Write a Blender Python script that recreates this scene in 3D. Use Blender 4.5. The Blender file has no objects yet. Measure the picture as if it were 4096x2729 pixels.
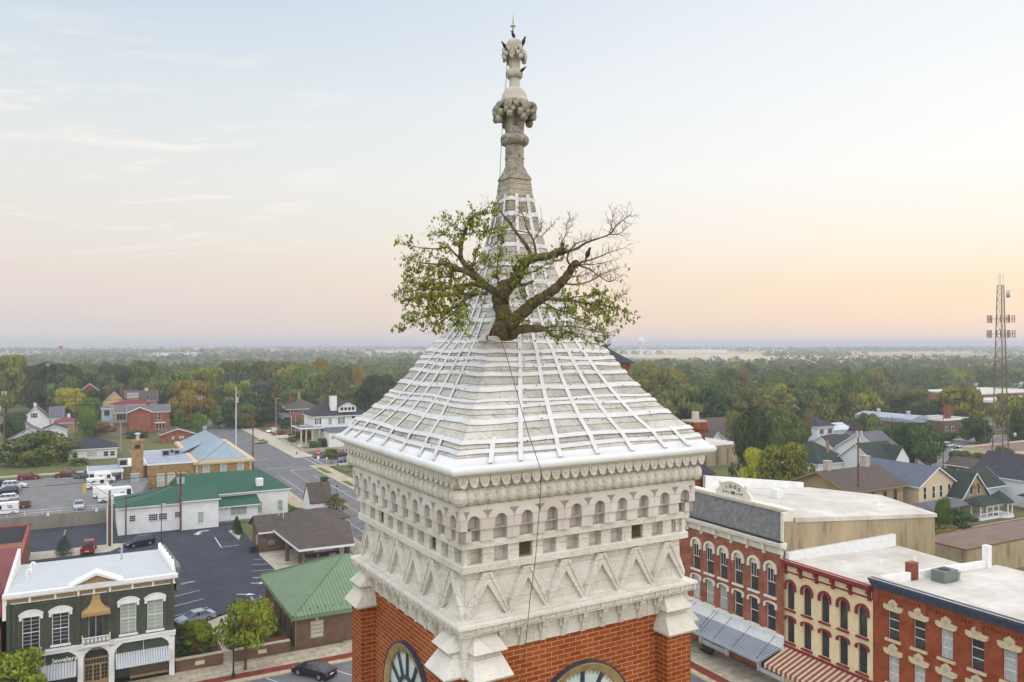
import bpy, bmesh, math, random
import numpy as np
from mathutils import Vector, Matrix, noise
random.seed(7)
rad = math.radians
C = bpy.context.scene.collection
scn = bpy.context.scene
# ---------------------------------------------------------------- camera
H = 34.0                 # eye height over the street
TH = rad(28.3)           # the street grid is turned this much against the line of sight
F = 3188.0               # focal length in photo pixels (photo is 4096 wide)
cam_d = bpy.data.cameras.new('camera'); cam = bpy.data.objects.new('camera', cam_d); C.objects.link(cam)
cam_d.sensor_width = 36.0; cam_d.lens = 36.0 * F / 4096.0
cam_d.clip_start = 0.5; cam_d.clip_end = 60000
cam.location = (0, 0, H)
cam.rotation_euler = (rad(90) + math.atan(9.5 / F), 0, -TH)
scn.camera = cam
# ---------------------------------------------------------------- view
scn.view_settings.view_transform = 'Standard'; scn.view_settings.look = 'None'
scn.view_settings.exposure = 0.0; scn.view_settings.gamma = 1.0
scn.cycles.max_bounces = 4; scn.cycles.diffuse_bounces = 2; scn.cycles.glossy_bounces = 2
scn.cycles.transmission_bounces = 2; scn.cycles.volume_bounces = 0; scn.cycles.transparent_max_bounces = 4
scn.cycles.use_denoising = True
# ---------------------------------------------------------------- sky (world)
def lin(r, g, b):
    f = lambda c: ((c/255)/12.92 if c/255 <= .04045 else ((c/255 + .055)/1.055)**2.4)
    return (f(r), f(g), f(b), 1.0)
SUN_AZ = rad(28.3 + 62)      # clockwise from world +Y
SUN_EL = rad(14)
world = bpy.data.worlds.new('World'); scn.world = world; world.use_nodes = True
nt = world.node_tree; nt.nodes.clear()
def N(tree, typ, **kw):
    n = tree.nodes.new(typ)
    for k, v in kw.items(): setattr(n, k, v)
    return n
def math_(tree, op, a, b=None, c=None, clamp=False):
    n = tree.nodes.new('ShaderNodeMath'); n.operation = op; n.use_clamp = clamp
    for i, x in enumerate((a, b, c)):
        if x is None: continue
        if isinstance(x, (int, float)): n.inputs[i].default_value = x
        else: tree.links.new(x, n.inputs[i])
    return n.outputs[0]
def ramp(tree, fac, stops, interp='LINEAR'):
    n = tree.nodes.new('ShaderNodeValToRGB'); cr = n.color_ramp; cr.interpolation = interp
    while len(cr.elements) < len(stops): cr.elements.new(0.5)
    for e, (p, c) in zip(cr.elements, stops): e.position = p; e.color = c
    if fac is not None: tree.links.new(fac, n.inputs[0])
    return n.outputs[0]
tc = N(nt, 'ShaderNodeTexCoord')
sep = N(nt, 'ShaderNodeSeparateXYZ'); nt.links.new(tc.outputs['Generated'], sep.inputs[0])
ez = sep.outputs[2]
side = math_(nt, 'ADD', math_(nt, 'MULTIPLY', sep.outputs[0], math.cos(TH)), math_(nt, 'MULTIPLY', sep.outputs[1], -math.sin(TH)))
west = ramp(nt, ez, [(0, lin(216, 208, 208)), (.03, lin(224, 212, 209)), (.075, lin(232, 219, 211)), (.13, lin(233, 228, 219)),
                     (.20, lin(231, 232, 229)), (.29, lin(220, 228, 232)), (.40, lin(196, 212, 229)), (.52, lin(198, 204, 212)), (1, lin(206, 206, 208))])
east = ramp(nt, ez, [(0, lin(242, 217, 205)), (.03, lin(250, 221, 194)), (.07, lin(254, 228, 198)), (.12, lin(255, 242, 226)),
                     (.20, lin(253, 251, 247)), (.29, lin(247, 248, 248)), (.40, lin(237, 242, 246)), (.52, lin(214, 216, 220)), (1, lin(206, 206, 208))])
sfac = N(nt, 'ShaderNodeMapRange'); sfac.interpolation_type = 'SMOOTHSTEP'
nt.links.new(side, sfac.inputs[0]); sfac.inputs[1].default_value = -.60; sfac.inputs[2].default_value = .62
mixs = N(nt, 'ShaderNodeMix', data_type='RGBA'); nt.links.new(sfac.outputs[0], mixs.inputs[0])
nt.links.new(west, mixs.inputs[6]); nt.links.new(east, mixs.inputs[7])
# thin cirrus streaks low in the west
cmb = N(nt, 'ShaderNodeCombineXYZ')
nt.links.new(math_(nt, 'MULTIPLY', side, 5.0), cmb.inputs[0]); nt.links.new(math_(nt, 'ADD', math_(nt, 'MULTIPLY', ez, 34.0), math_(nt, 'MULTIPLY', side, -3.0)), cmb.inputs[1])
cn = N(nt, 'ShaderNodeTexNoise'); cn.inputs['Scale'].default_value = 1.3; cn.inputs['Detail'].default_value = 6; cn.inputs['Roughness'].default_value = .62
cn.inputs['Distortion'].default_value = .5; nt.links.new(cmb.outputs[0], cn.inputs['Vector'])
cf = ramp(nt, cn.outputs[0], [(.52, (0, 0, 0, 1)), (.68, (1, 1, 1, 1))])
band = ramp(nt, ez, [(.07, (0, 0, 0, 1)), (.15, (1, 1, 1, 1)), (.29, (.8, .8, .8, 1)), (.36, (0, 0, 0, 1))])
wmask = ramp(nt, math_(nt, 'ADD', math_(nt, 'MULTIPLY', side, -1.0), 0.0), [(.16, (0, 0, 0, 1)), (.36, (1, 1, 1, 1))])
cfac = math_(nt, 'MULTIPLY', math_(nt, 'MULTIPLY', math_(nt, 'MULTIPLY', cf, band), wmask), .8)
mixc = N(nt, 'ShaderNodeMix', data_type='RGBA'); nt.links.new(cfac, mixc.inputs[0]); nt.links.new(mixs.outputs[2], mixc.inputs[6])
mixc.inputs[7].default_value = lin(255, 246, 238)
# unseen high dome over the viewer, brightened as added fill light
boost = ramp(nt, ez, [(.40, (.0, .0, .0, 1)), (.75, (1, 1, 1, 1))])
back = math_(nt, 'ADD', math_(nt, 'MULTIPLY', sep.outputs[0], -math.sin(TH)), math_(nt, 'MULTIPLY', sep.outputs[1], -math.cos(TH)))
bk = ramp(nt, back, [(.0, (0, 0, 0, 1)), (.75, (1, 1, 1, 1))])  # added fill: unseen sky behind the camera, brightened for walls facing it
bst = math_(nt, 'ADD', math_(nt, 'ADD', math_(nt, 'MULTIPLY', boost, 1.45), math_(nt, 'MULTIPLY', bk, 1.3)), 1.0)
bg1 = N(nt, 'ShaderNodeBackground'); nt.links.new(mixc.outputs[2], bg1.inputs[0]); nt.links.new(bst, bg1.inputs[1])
sky = N(nt, 'ShaderNodeTexSky', sky_type='NISHITA', sun_disc=False, sun_elevation=SUN_EL, sun_rotation=SUN_AZ)
bg2 = N(nt, 'ShaderNodeBackground'); nt.links.new(sky.outputs[0], bg2.inputs[0]); bg2.inputs[1].default_value = 0.008
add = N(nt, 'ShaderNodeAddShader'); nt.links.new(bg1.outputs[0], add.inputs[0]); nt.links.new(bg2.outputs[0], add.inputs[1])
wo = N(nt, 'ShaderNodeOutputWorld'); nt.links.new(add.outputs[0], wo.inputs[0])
# ---------------------------------------------------------------- low soft sun from the right
sd = bpy.data.lights.new('sun', 'SUN'); so = bpy.data.objects.new('sun', sd); C.objects.link(so)
sd.energy = 0.9; sd.angle = rad(25); sd.color = (1.0, .80, .62)
dv = Vector((math.sin(SUN_AZ)*math.cos(SUN_EL), math.cos(SUN_AZ)*math.cos(SUN_EL), math.sin(SUN_EL)))
so.rotation_euler = dv.to_track_quat('Z', 'Y').to_euler(); so.location = (30, -20, 80)

# ================================================================ helpers
class MB:
    """collects polygons, then links them as ONE mesh object"""
    def __init__(s): s.v = []; s.f = []; s.m = []; s.fr = None; s.smooth = False
    def P(s, p):
        if s.fr: o, a, n = s.fr; return (o[0]+a[0]*p[0]+n[0]*p[1], o[1]+a[1]*p[0]+n[1]*p[1], o[2]+p[2])
        return tuple(p)
    def add(s, pts, faces, mi=0):
        b = len(s.v); s.v += [s.P(p) for p in pts]
        s.f += [[b+i for i in f] for f in faces]; s.m += [mi]*len(faces); return s
    def poly(s, pts, mi=0): return s.add(pts, [list(range(len(pts)))], mi)
    def box(s, x0, x1, y0, y1, z0, z1, mi=0):
        return s.add([(x0,y0,z0),(x1,y0,z0),(x1,y1,z0),(x0,y1,z0),(x0,y0,z1),(x1,y0,z1),(x1,y1,z1),(x0,y1,z1)],
                     [(0,3,2,1),(4,5,6,7),(0,1,5,4),(1,2,6,5),(2,3,7,6),(3,0,4,7)], mi)
    def rings(s, rings, mi=0, cap=True, close=True):
        """skin a list of equal-length rings"""
        n = len(rings[0]); pts = [p for r in rings for p in r]; fs = []
        for k in range(len(rings)-1):
            for i in range(n if close else n-1):
                j = (i+1) % n; fs.append((k*n+i, k*n+j, (k+1)*n+j, (k+1)*n+i))
        if cap: fs += [tuple(range(n))[::-1], tuple((len(rings)-1)*n+i for i in range(n))]
        return s.add(pts, fs, mi)
    def tube(s, pts, r, n=8, mi=0, cap=True):
        pts = [Vector(p) for p in pts]; rr = r if isinstance(r, (list, tuple)) else [r]*len(pts); rings = []; up = None
        for i, p in enumerate(pts):
            d = (pts[min(i+1, len(pts)-1)] - pts[max(i-1, 0)])
            d = d.normalized() if d.length > 1e-9 else Vector((0,0,1))
            if up is None: up = d.orthogonal().normalized()
            else:
                up = up - d*up.dot(d); up = up.normalized() if up.length > 1e-6 else d.orthogonal().normalized()
            w = d.cross(up)
            rings.append([tuple(p + (up*math.cos(2*math.pi*k/n) + w*math.sin(2*math.pi*k/n))*rr[i]) for k in range(n)])
        return s.rings(rings, mi, cap)
    def cyl(s, x, y, z0, z1, r, n=12, mi=0, r1=None): return s.tube([(x,y,z0),(x,y,z1)], [r, r if r1 is None else r1], n, mi)
    def lathe(s, prof, n=24, mi=0, c=(0,0), fn=None):
        rings = []
        for r, z in prof:
            ring = []
            for k in range(n):
                t = 2*math.pi*k/n; q = r if fn is None else fn(r, z, t); ring.append((c[0]+q*math.cos(t), c[1]+q*math.sin(t), z))
            rings.append(ring)
        return s.rings(rings, mi)
    def sphere(s, c, r, n=10, mi=0, sc=(1,1,1)):
        rings = []
        for i in range(n//2+1):
            ph = -math.pi/2 + math.pi*i/(n//2); q = max(math.cos(ph), 1e-3)
            rings.append([(c[0]+r*sc[0]*q*math.cos(2*math.pi*k/n), c[1]+r*sc[1]*q*math.sin(2*math.pi*k/n), c[2]+r*sc[2]*math.sin(ph)) for k in range(n)])
        return s.rings(rings, mi)
    def prism(s, poly, d0, d1, mi=0):
        """poly in (a,z), extruded in d"""
        n = len(poly); pts = [(a, d0, z) for a, z in poly] + [(a, d1, z) for a, z in poly]
        return s.add(pts, [tuple(range(n)), tuple(range(2*n-1, n-1, -1))] + [(i, i+n, (i+1) % n+n, (i+1) % n) for i in range(n)], mi)
    def build(s, name, mats, parent=None, smooth=None, recalc=True):
        if not isinstance(mats, (list, tuple)): mats = [mats]
        me = bpy.data.meshes.new(name)
        off = (0,0,0)
        if parent is None:
            xs = np.array(s.v); off = (float((xs[:,0].min()+xs[:,0].max())/2), float((xs[:,1].min()+xs[:,1].max())/2), float(xs[:,2].min()))
        else:
            r = parent
            while r.parent: r = r.parent
            if not r.get('local'): off = tuple(r.location)
        vv = [(x-off[0], y-off[1], z-off[2]) for x, y, z in s.v]
        me.from_pydata(vv, [], s.f)
        for m in mats: me.materials.append(M[m] if isinstance(m, str) else m)
        if len(mats) > 1: me.polygons.foreach_set('material_index', s.m)
        if recalc:
            bm = bmesh.new(); bm.from_mesh(me); bmesh.ops.recalc_face_normals(bm, faces=bm.faces); bm.to_mesh(me); bm.free()
        if smooth is not None:
            me.polygons.foreach_set('use_smooth', [True]*len(me.polygons))
            if smooth and hasattr(me, 'set_sharp_from_angle'): me.set_sharp_from_angle(angle=rad(smooth))
        me.update()
        o = bpy.data.objects.new(name, me); C.objects.link(o); o.location = off if parent is None else (0,0,0)
        if parent is not None:
            o.parent = parent
        return o
def thing(name, label, cat, loc=(0,0,0), rz=0, group=None):
    o = bpy.data.objects.new(name, None); C.objects.link(o); o.location = loc; o.rotation_euler = (0,0,rz)
    o.empty_display_size = .2
    return tag(o, label, cat, group)
def tag(o, label, cat=None, group=None, kind=None):
    if label: o['label'] = label
    if cat: o['category'] = cat
    if group: o['group'] = group
    if kind: o['kind'] = kind
    return o
def dup(root, loc=None, rz=None, label=None, group=None, scale=None):
    r = root.copy(); C.objects.link(r)
    if loc is not None: r.location = loc
    if rz is not None: r.rotation_euler = (0,0,rz)
    if scale is not None: r.scale = scale if isinstance(scale, (list, tuple)) else (scale,)*3
    if label: r['label'] = label
    if group: r['group'] = group
    for ch in list(root.children):
        c = ch.copy(); C.objects.link(c); c.parent = r
        for g_ in ch.children:
            d = g_.copy(); C.objects.link(d); d.parent = c
    return r
def ray(u, v):
    X = (u-2048)/F; Z = -(v-1374)/F
    return (X*math.cos(TH)+math.sin(TH), -X*math.sin(TH)+math.cos(TH), Z)
def G(u, v, z=0.0):          # the spot of level z seen at photo pixel (u,v)
    r = ray(u, v); t = (z-H)/r[2]; return (r[0]*t, r[1]*t)
def AT(u, v, Y):             # the point at depth Y along the line of sight
    r = ray(u, v); return (r[0]*Y, r[1]*Y, H+r[2]*Y)

# ---------------------------------------------------------------- materials
M = {}
HAZE_D = 0.0003
def mat(name, c, rough=.85, c2=None, scale=2.0, detail=5, amt=.25, bump=0, bscale=None, metal=0, spec=.3, streak=0, coord='Object', emis=0, stain=None, pos=(.38,.68), joints=None):
    m = bpy.data.materials.new(name); m.use_nodes = True; t = m.node_tree; b = t.nodes['Principled BSDF']
    b.inputs['Roughness'].default_value = rough; b.inputs['Metallic'].default_value = metal
    b.inputs['Specular IOR Level'].default_value = spec
    c = lin(*c); c2 = lin(*c2) if c2 else tuple(x*(1-amt) for x in c[:3])+(1,)
    tcn = N(t, 'ShaderNodeTexCoord'); mp = N(t, 'ShaderNodeMapping'); t.links.new(tcn.outputs[coord], mp.inputs[0])
    if streak: mp.inputs['Scale'].default_value = (1, 1, 1/streak)
    n = N(t, 'ShaderNodeTexNoise'); n.inputs['Scale'].default_value = scale; n.inputs['Detail'].default_value = detail; n.inputs['Roughness'].default_value = .65
    t.links.new(mp.outputs[0], n.inputs['Vector'])
    out = ramp(t, n.outputs[0], [(pos[0], c), (pos[1], c2)])
    if stain:
        n2 = N(t, 'ShaderNodeTexNoise'); n2.inputs['Scale'].default_value = stain[1]; n2.inputs['Detail'].default_value = 8; n2.inputs['Roughness'].default_value = .7
        t.links.new(mp.outputs[0], n2.inputs['Vector'])
        f_ = ramp(t, n2.outputs[0], [(stain[2], (0,0,0,1)), (stain[2]+.13, (1,1,1,1))])
        mx = N(t, 'ShaderNodeMix', data_type='RGBA'); t.links.new(f_, mx.inputs[0]); t.links.new(out, mx.inputs[6]); mx.inputs[7].default_value = lin(*stain[0]); out = mx.outputs[2]
    if joints:
        s3 = N(t, 'ShaderNodeSeparateXYZ'); t.links.new(tcn.outputs['Object'], s3.inputs[0]); c3 = N(t, 'ShaderNodeCombineXYZ'); t.links.new(math_(t, 'ADD', math_(t, 'ADD', s3.outputs[0], s3.outputs[1]), joints[2]), c3.inputs[0]); t.links.new(s3.outputs[2], c3.inputs[1])
        bj = N(t, 'ShaderNodeTexBrick'); t.links.new(c3.outputs[0], bj.inputs['Vector']); bj.inputs['Scale'].default_value = 1; bj.inputs['Brick Width'].default_value = joints[0]; bj.inputs['Row Height'].default_value = joints[1]; bj.inputs['Mortar Size'].default_value = .004; bj.inputs['Mortar Smooth'].default_value = .6
        bj.inputs['Color1'].default_value = (1,1,1,1); bj.inputs['Color2'].default_value = (.86,.84,.81,1); bj.inputs['Mortar'].default_value = (.42,.38,.34,1)
        mj = N(t, 'ShaderNodeMix', data_type='RGBA', blend_type='MULTIPLY'); mj.inputs[0].default_value = 1; t.links.new(out, mj.inputs[6]); t.links.new(bj.outputs[0], mj.inputs[7]); out = mj.outputs[2]
    t.links.new(out, b.inputs['Base Color'])
    if bump:
        nb = N(t, 'ShaderNodeTexNoise'); nb.inputs['Scale'].default_value = bscale or scale*4; nb.inputs['Detail'].default_value = 6
        t.links.new(tcn.outputs[coord], nb.inputs['Vector'])
        bp = N(t, 'ShaderNodeBump'); bp.inputs['Strength'].default_value = bump; bp.inputs['Distance'].default_value = .05
        t.links.new(nb.outputs[0], bp.inputs['Height']); t.links.new(bp.outputs[0], b.inputs['Normal'])
    if emis: b.inputs['Emission Color'].default_value = c; b.inputs['Emission Strength'].default_value = emis
    M[name] = m; return m
def brick(name, c1, c2, mortar, w=.215, h=.0757, ms=.011, rough=.9, bias=0, noise_c=None, bump=.3, flat=False, msm=.1):
    m = bpy.data.materials.new(name); m.use_nodes = True; t = m.node_tree; b = t.nodes['Principled BSDF']; b.inputs['Roughness'].default_value = rough
    b.inputs['Specular IOR Level'].default_value = .2
    tcn = N(t, 'ShaderNodeTexCoord'); sp = N(t, 'ShaderNodeSeparateXYZ'); t.links.new(tcn.outputs['Object'], sp.inputs[0])
    cb = N(t, 'ShaderNodeCombineXYZ')
    if flat: t.links.new(sp.outputs[0], cb.inputs[0]); t.links.new(sp.outputs[1], cb.inputs[1])
    else: t.links.new(math_(t, 'ADD', sp.outputs[0], sp.outputs[1]), cb.inputs[0]); t.links.new(sp.outputs[2], cb.inputs[1])
    br = N(t, 'ShaderNodeTexBrick'); t.links.new(cb.outputs[0], br.inputs['Vector'])
    br.inputs['Color1'].default_value = lin(*c1); br.inputs['Color2'].default_value = lin(*c2); br.inputs['Mortar'].default_value = lin(*mortar)
    br.inputs['Scale'].default_value = 1; br.inputs['Brick Width'].default_value = w; br.inputs['Row Height'].default_value = h
    br.inputs['Mortar Size'].default_value = ms; br.inputs['Mortar Smooth'].default_value = msm; br.inputs['Bias'].default_value = bias
    n = N(t, 'ShaderNodeTexNoise'); n.inputs['Scale'].default_value = 1.1; n.inputs['Detail'].default_value = 7; t.links.new(tcn.outputs['Object'], n.inputs['Vector'])
    mx = N(t, 'ShaderNodeMix', data_type='RGBA', blend_type='MULTIPLY'); mx.inputs[0].default_value = 1
    t.links.new(br.outputs[0], mx.inputs[6])
    t.links.new(ramp(t, n.outputs[0], [(.35, (1,1,1,1)), (.7, lin(*(noise_c or (205,198,190))))]), mx.inputs[7])
    t.links.new(mx.outputs[2], b.inputs['Base Color'])
    if bump:
        bp = N(t, 'ShaderNodeBump'); bp.inputs['Strength'].default_value = bump; bp.inputs['Distance'].default_value = .01; bp.invert = True
        t.links.new(br.outputs['Fac'], bp.inputs['Height']); t.links.new(bp.outputs[0], b.inputs['Normal'])
    M[name] = m; return m
def lines(name, c, cl, axis, pitch, width=.12, rough=.6, metal=0, c2=None, bump=.3, nscale=.6):
    """sheet with seams, boards or shingle rows every 'pitch' along an axis (0 x, 1 y, 2 z)"""
    m = bpy.data.materials.new(name); m.use_nodes = True; t = m.node_tree; b = t.nodes['Principled BSDF']
    b.inputs['Roughness'].default_value = rough; b.inputs['Metallic'].default_value = metal; b.inputs['Specular IOR Level'].default_value = .3
    tcn = N(t, 'ShaderNodeTexCoord'); sp = N(t, 'ShaderNodeSeparateXYZ'); t.links.new(tcn.outputs['Object'], sp.inputs[0])
    fr_ = math_(t, 'FRACT', math_(t, 'DIVIDE', math_(t, 'ADD', sp.outputs[axis], 500.0), pitch))
    e = math_(t, 'LESS_THAN', fr_, width)
    n = N(t, 'ShaderNodeTexNoise'); n.inputs['Scale'].default_value = nscale; n.inputs['Detail'].default_value = 7; n.inputs['Roughness'].default_value = .7; t.links.new(tcn.outputs['Object'], n.inputs['Vector'])
    c = lin(*c); c2 = lin(*c2) if c2 else tuple(x*.75 for x in c[:3])+(1,)
    base = ramp(t, n.outputs[0], [(.35, c), (.68, c2)])
    mx = N(t, 'ShaderNodeMix', data_type='RGBA'); t.links.new(e, mx.inputs[0]); t.links.new(base, mx.inputs[6]); mx.inputs[7].default_value = lin(*cl)
    t.links.new(mx.outputs[2], b.inputs['Base Color'])
    if bump:
        bp = N(t, 'ShaderNodeBump'); bp.inputs['Strength'].default_value = bump; bp.inputs['Distance'].default_value = .03
        t.links.new(e, bp.inputs['Height']); t.links.new(bp.outputs[0], b.inputs['Normal'])
    M[name] = m; return m
def leafmat(name, c, c2, var=.25, c3=None, s1=.9, s2=5.0):
    m = bpy.data.materials.new(name); m.use_nodes = True; t = m.node_tree; b = t.nodes['Principled BSDF']
    b.inputs['Roughness'].default_value = .75; b.inputs['Specular IOR Level'].default_value = .15
    tcn = N(t, 'ShaderNodeTexCoord'); n = N(t, 'ShaderNodeTexNoise'); n.inputs['Scale'].default_value = s1; n.inputs['Detail'].default_value = 5
    oi = N(t, 'ShaderNodeObjectInfo'); av = N(t, 'ShaderNodeVectorMath', operation='ADD')
    t.links.new(tcn.outputs['Object'], av.inputs[0]); t.links.new(oi.outputs['Location'], av.inputs[1]); t.links.new(av.outputs[0], n.inputs['Vector'])
    n2 = N(t, 'ShaderNodeTexNoise'); n2.inputs['Scale'].default_value = s2; n2.inputs['Detail'].default_value = 2; t.links.new(tcn.outputs['Object'], n2.inputs['Vector'])
    f_ = math_(t, 'ADD', math_(t, 'MULTIPLY', n.outputs[0], .65), math_(t, 'MULTIPLY', n2.outputs[0], .35))
    stops = [(.36, lin(*c)), (.62, lin(*c2))]
    if c3: stops.append((.72, lin(*c3)))
    col = ramp(t, f_, stops)
    hs = N(t, 'ShaderNodeHueSaturation'); t.links.new(col, hs.inputs['Color'])
    t.links.new(math_(t, 'ADD', math_(t, 'MULTIPLY', oi.outputs['Random'], var*.12), .5-var*.06), hs.inputs['Hue'])
    t.links.new(math_(t, 'ADD', math_(t, 'MULTIPLY', oi.outputs['Random'], var*1.6), 1-var*.8), hs.inputs['Value'])
    t.links.new(hs.outputs[0], b.inputs['Base Color'])
    M[name] = m; return m
# stone, brick and metal of the courthouse tower
mat('limestone', (220,216,207), .9, (204,199,189), 3.2, 8, bump=.6, bscale=22, stain=((182,174,160), 5, .60), joints=(1.1,.36,.2))
mat('limestone_smooth', (212,206,200), .9, (198,190,182), 1.6, 6, bump=.15, bscale=14, stain=((182,170,156), 2.3, .60), joints=(.886,.5,2.215))
mat('limestone_weathered', (212,209,203), .95, (188,184,176), 4.5, 9, bump=1.0, bscale=26, stain=((128,124,114), 9, .60))
mat('finial_pale', (188,181,168), .9, (166,159,146), 5, 6, bump=.2, bscale=20, stain=((150,144,132), 9, .64))
mat('finial_dark', (176,169,155), .95, (122,116,104), 7, 9, bump=.9, bscale=30, stain=((84,80,70), 9, .53))
mat('flashing', (220,220,221), .4, (210,209,207), 2.5, 4, spec=.5, stain=((190,172,150), 16, .74))
mat('strap', (210,210,211), .45, (196,195,193), 3, 4, spec=.5, stain=((176,168,156), 22, .72))
mat('screw', (120,120,124), .4, metal=.7)
mat('vent_dark', (48,44,42), .8, (30,28,28)); mat('rust', (104,66,42), .95, (66,42,28), 9, bump=.5)
mat('bark', (122,107,84), .95, (80,69,54), 14, 8, bump=1.0, bscale=40, stain=((112,118,62), 7, .58)); mat('moss', (122,128,46), .95, (88,98,36), 14, bump=.8)
mat('twig', (138,124,104), .9, (104,92,80), 10); mat('cable_green', (46,84,72), .6, (30,60,52), 4)
mat('clock_glass', (196,208,208), .25, (176,192,190), 1.2, spec=.6); mat('clock_iron', (66,74,88), .5, (48,54,66), 4); mat('clock_ring', (166,142,104), .7, (128,106,74), 9, 7)
mat('bird_feather', (44,38,36), .7, (26,24,26), 30); mat('bird_beak', (60,54,40), .5)
mat('brass', (214,196,120), .35, metal=.5); mat('rod', (70,98,88), .5)
brick('tower_brick', (158,84,43), (138,68,33), (188,150,120), w=.225, h=.0757, ms=.0065, noise_c=(222,205,190), msm=.3)
def simple(name, c, rough=.7, spec=.3, c2=None, sc=8, amt=.2): return mat(name, c, rough, c2, sc, 3, amt, spec=spec)
simple('tleaf', (122,132,46), .6, c2=(94,106,38), sc=6); simple('tleaf_y', (168,168,54), .6, c2=(134,142,46), sc=6); simple('tleaf_o', (140,120,58), .7)
# ================================================================ courthouse tower
TA = rad(30.75) - TH                      # tower is skewed 2.45 deg against the street grid
_c = (.045, 14.2)                         # centre (right, forward) of the tower axis
TX = _c[0]*math.cos(TH) + _c[1]*math.sin(TH); TY = -_c[0]*math.sin(TH) + _c[1]*math.cos(TH)
tower = thing('courthouse_tower', 'red brick courthouse tower with white stone spire, arcaded frieze and clock faces', 'clock tower', (TX, TY, 0), TA)
tower['local'] = 1
PROF = [(2.30,-1.60),(2.20,-1.45),(1.96,-1.22),(1.75,-.975),(1.60,-.79),(1.45,-.58),(1.31,-.37),(1.15,-.10),(1.04,.03),(.92,.235),(.81,.43),(.72,.66),(.655,.86),(.59,1.06),(.53,1.27),(.45,1.52),(.40,1.70),(.335,2.0),(.285,2.25),(.25,2.50),(.222,2.72),(.205,2.90)]
def s_at(z):
    for (s0, z0), (s1, z1) in zip(PROF, PROF[1:]):
        if z <= z1: t = (z-z0)/(z1-z0); return s0+(s1-s0)*t
    return PROF[-1][0]
def lift(s0, z0, d):      # push outward from the roof face by d
    s1 = s_at(z0+.05); ds = s0-s1; L = math.hypot(.05, ds); return s0 + d*.05/L, z0 + d*ds/L
def sq(h, z): return [(-h,-h,H+z),(h,-h,H+z),(h,h,H+z),(-h,h,H+z)]
FC = [((0,0,0),(1,0,0),(0,-1,0)), ((0,0,0),(0,-1,0),(-1,0,0)), ((0,0,0),(-1,0,0),(0,1,0)), ((0,0,0),(0,1,0),(1,0,0))]   # front-right, front-left, back, back
# -- roof of stone courses: each course overhangs the next a little
mb = MB(); rings = []; zz = -1.60; rnd = random.Random(3)
zs = []
while zz < 2.88: zs.append(zz); zz += .215 if zz < 1 else .19
zs.append(2.90)
for z0, z1 in zip(zs, zs[1:]):
    s0, s1 = s_at(z0), s_at(z1); o_ = .009
    rings += [sq(s0+o_, z0), sq(s1+o_*.2, z1-.004)]
mb.rings(rings)
roof = mb.build('roof', 'roof_stone' if 'roof_stone' in M else 'limestone_weathered', tower)
# roof stone gets course joints
m = M['limestone_weathered'].copy(); m.name = 'roof_stone'; t = m.node_tree; b = t.nodes['Principled BSDF']
tcn = N(t, 'ShaderNodeTexCoord'); sp = N(t, 'ShaderNodeSeparateXYZ'); t.links.new(tcn.outputs['Object'], sp.inputs[0])
cb = N(t, 'ShaderNodeCombineXYZ'); t.links.new(math_(t, 'ADD', sp.outputs[0], sp.outputs[1]), cb.inputs[0]); t.links.new(math_(t, 'SUBTRACT', sp.outputs[2], H-1.60-.108), cb.inputs[1])
br = N(t, 'ShaderNodeTexBrick'); t.links.new(cb.outputs[0], br.inputs['Vector']); br.inputs['Scale'].default_value = 1; br.inputs['Brick Width'].default_value = .95; br.inputs['Row Height'].default_value = .215
br.inputs['Mortar Size'].default_value = .008; br.inputs['Mortar Smooth'].default_value = .4
br.inputs['Color1'].default_value = lin(206,204,198); br.inputs['Color2'].default_value = lin(184,182,176); br.inputs['Mortar'].default_value = lin(150,140,126)
mx = N(t, 'ShaderNodeMix', data_type='RGBA', blend_type='MULTIPLY'); mx.inputs[0].default_value = 1
old = b.inputs['Base Color'].links[0].from_socket; t.links.new(old, mx.inputs[6]); 
mul = N(t, 'ShaderNodeMix', data_type='RGBA', blend_type='MULTIPLY'); mul.inputs[0].default_value = 0
hs = N(t, 'ShaderNodeHueSaturation'); hs.inputs['Value'].default_value = 1.62; hs.inputs['Saturation'].default_value = .55; t.links.new(br.outputs[0], hs.inputs['Color']); t.links.new(hs.outputs[0], mx.inputs[7])
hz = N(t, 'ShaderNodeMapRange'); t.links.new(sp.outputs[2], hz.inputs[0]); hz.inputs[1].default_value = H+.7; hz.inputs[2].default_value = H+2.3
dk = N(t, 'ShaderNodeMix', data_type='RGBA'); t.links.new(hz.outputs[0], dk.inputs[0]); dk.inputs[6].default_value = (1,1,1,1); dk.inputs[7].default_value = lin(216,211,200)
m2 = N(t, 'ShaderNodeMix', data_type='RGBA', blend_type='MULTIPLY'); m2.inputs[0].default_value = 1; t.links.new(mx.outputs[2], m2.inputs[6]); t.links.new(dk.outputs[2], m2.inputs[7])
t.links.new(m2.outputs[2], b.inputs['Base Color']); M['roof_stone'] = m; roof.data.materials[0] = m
# -- white metal eave flashing with its round nose
mb = MB(); prof = [(2.285,-1.585),(2.40,-1.70)]
for k in range(9):
    q = -math.pi*.30*1 + 0; t_ = rad(60) - rad(200)*k/8; prof.append((2.405+.062*math.cos(t_), -1.765+.068*math.sin(t_)))
prof += [(2.36,-1.85)]
mb.rings([sq(a, z) for a, z in prof], cap=False); mb.build('eave_flashing', 'flashing', tower, smooth=50)
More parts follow.
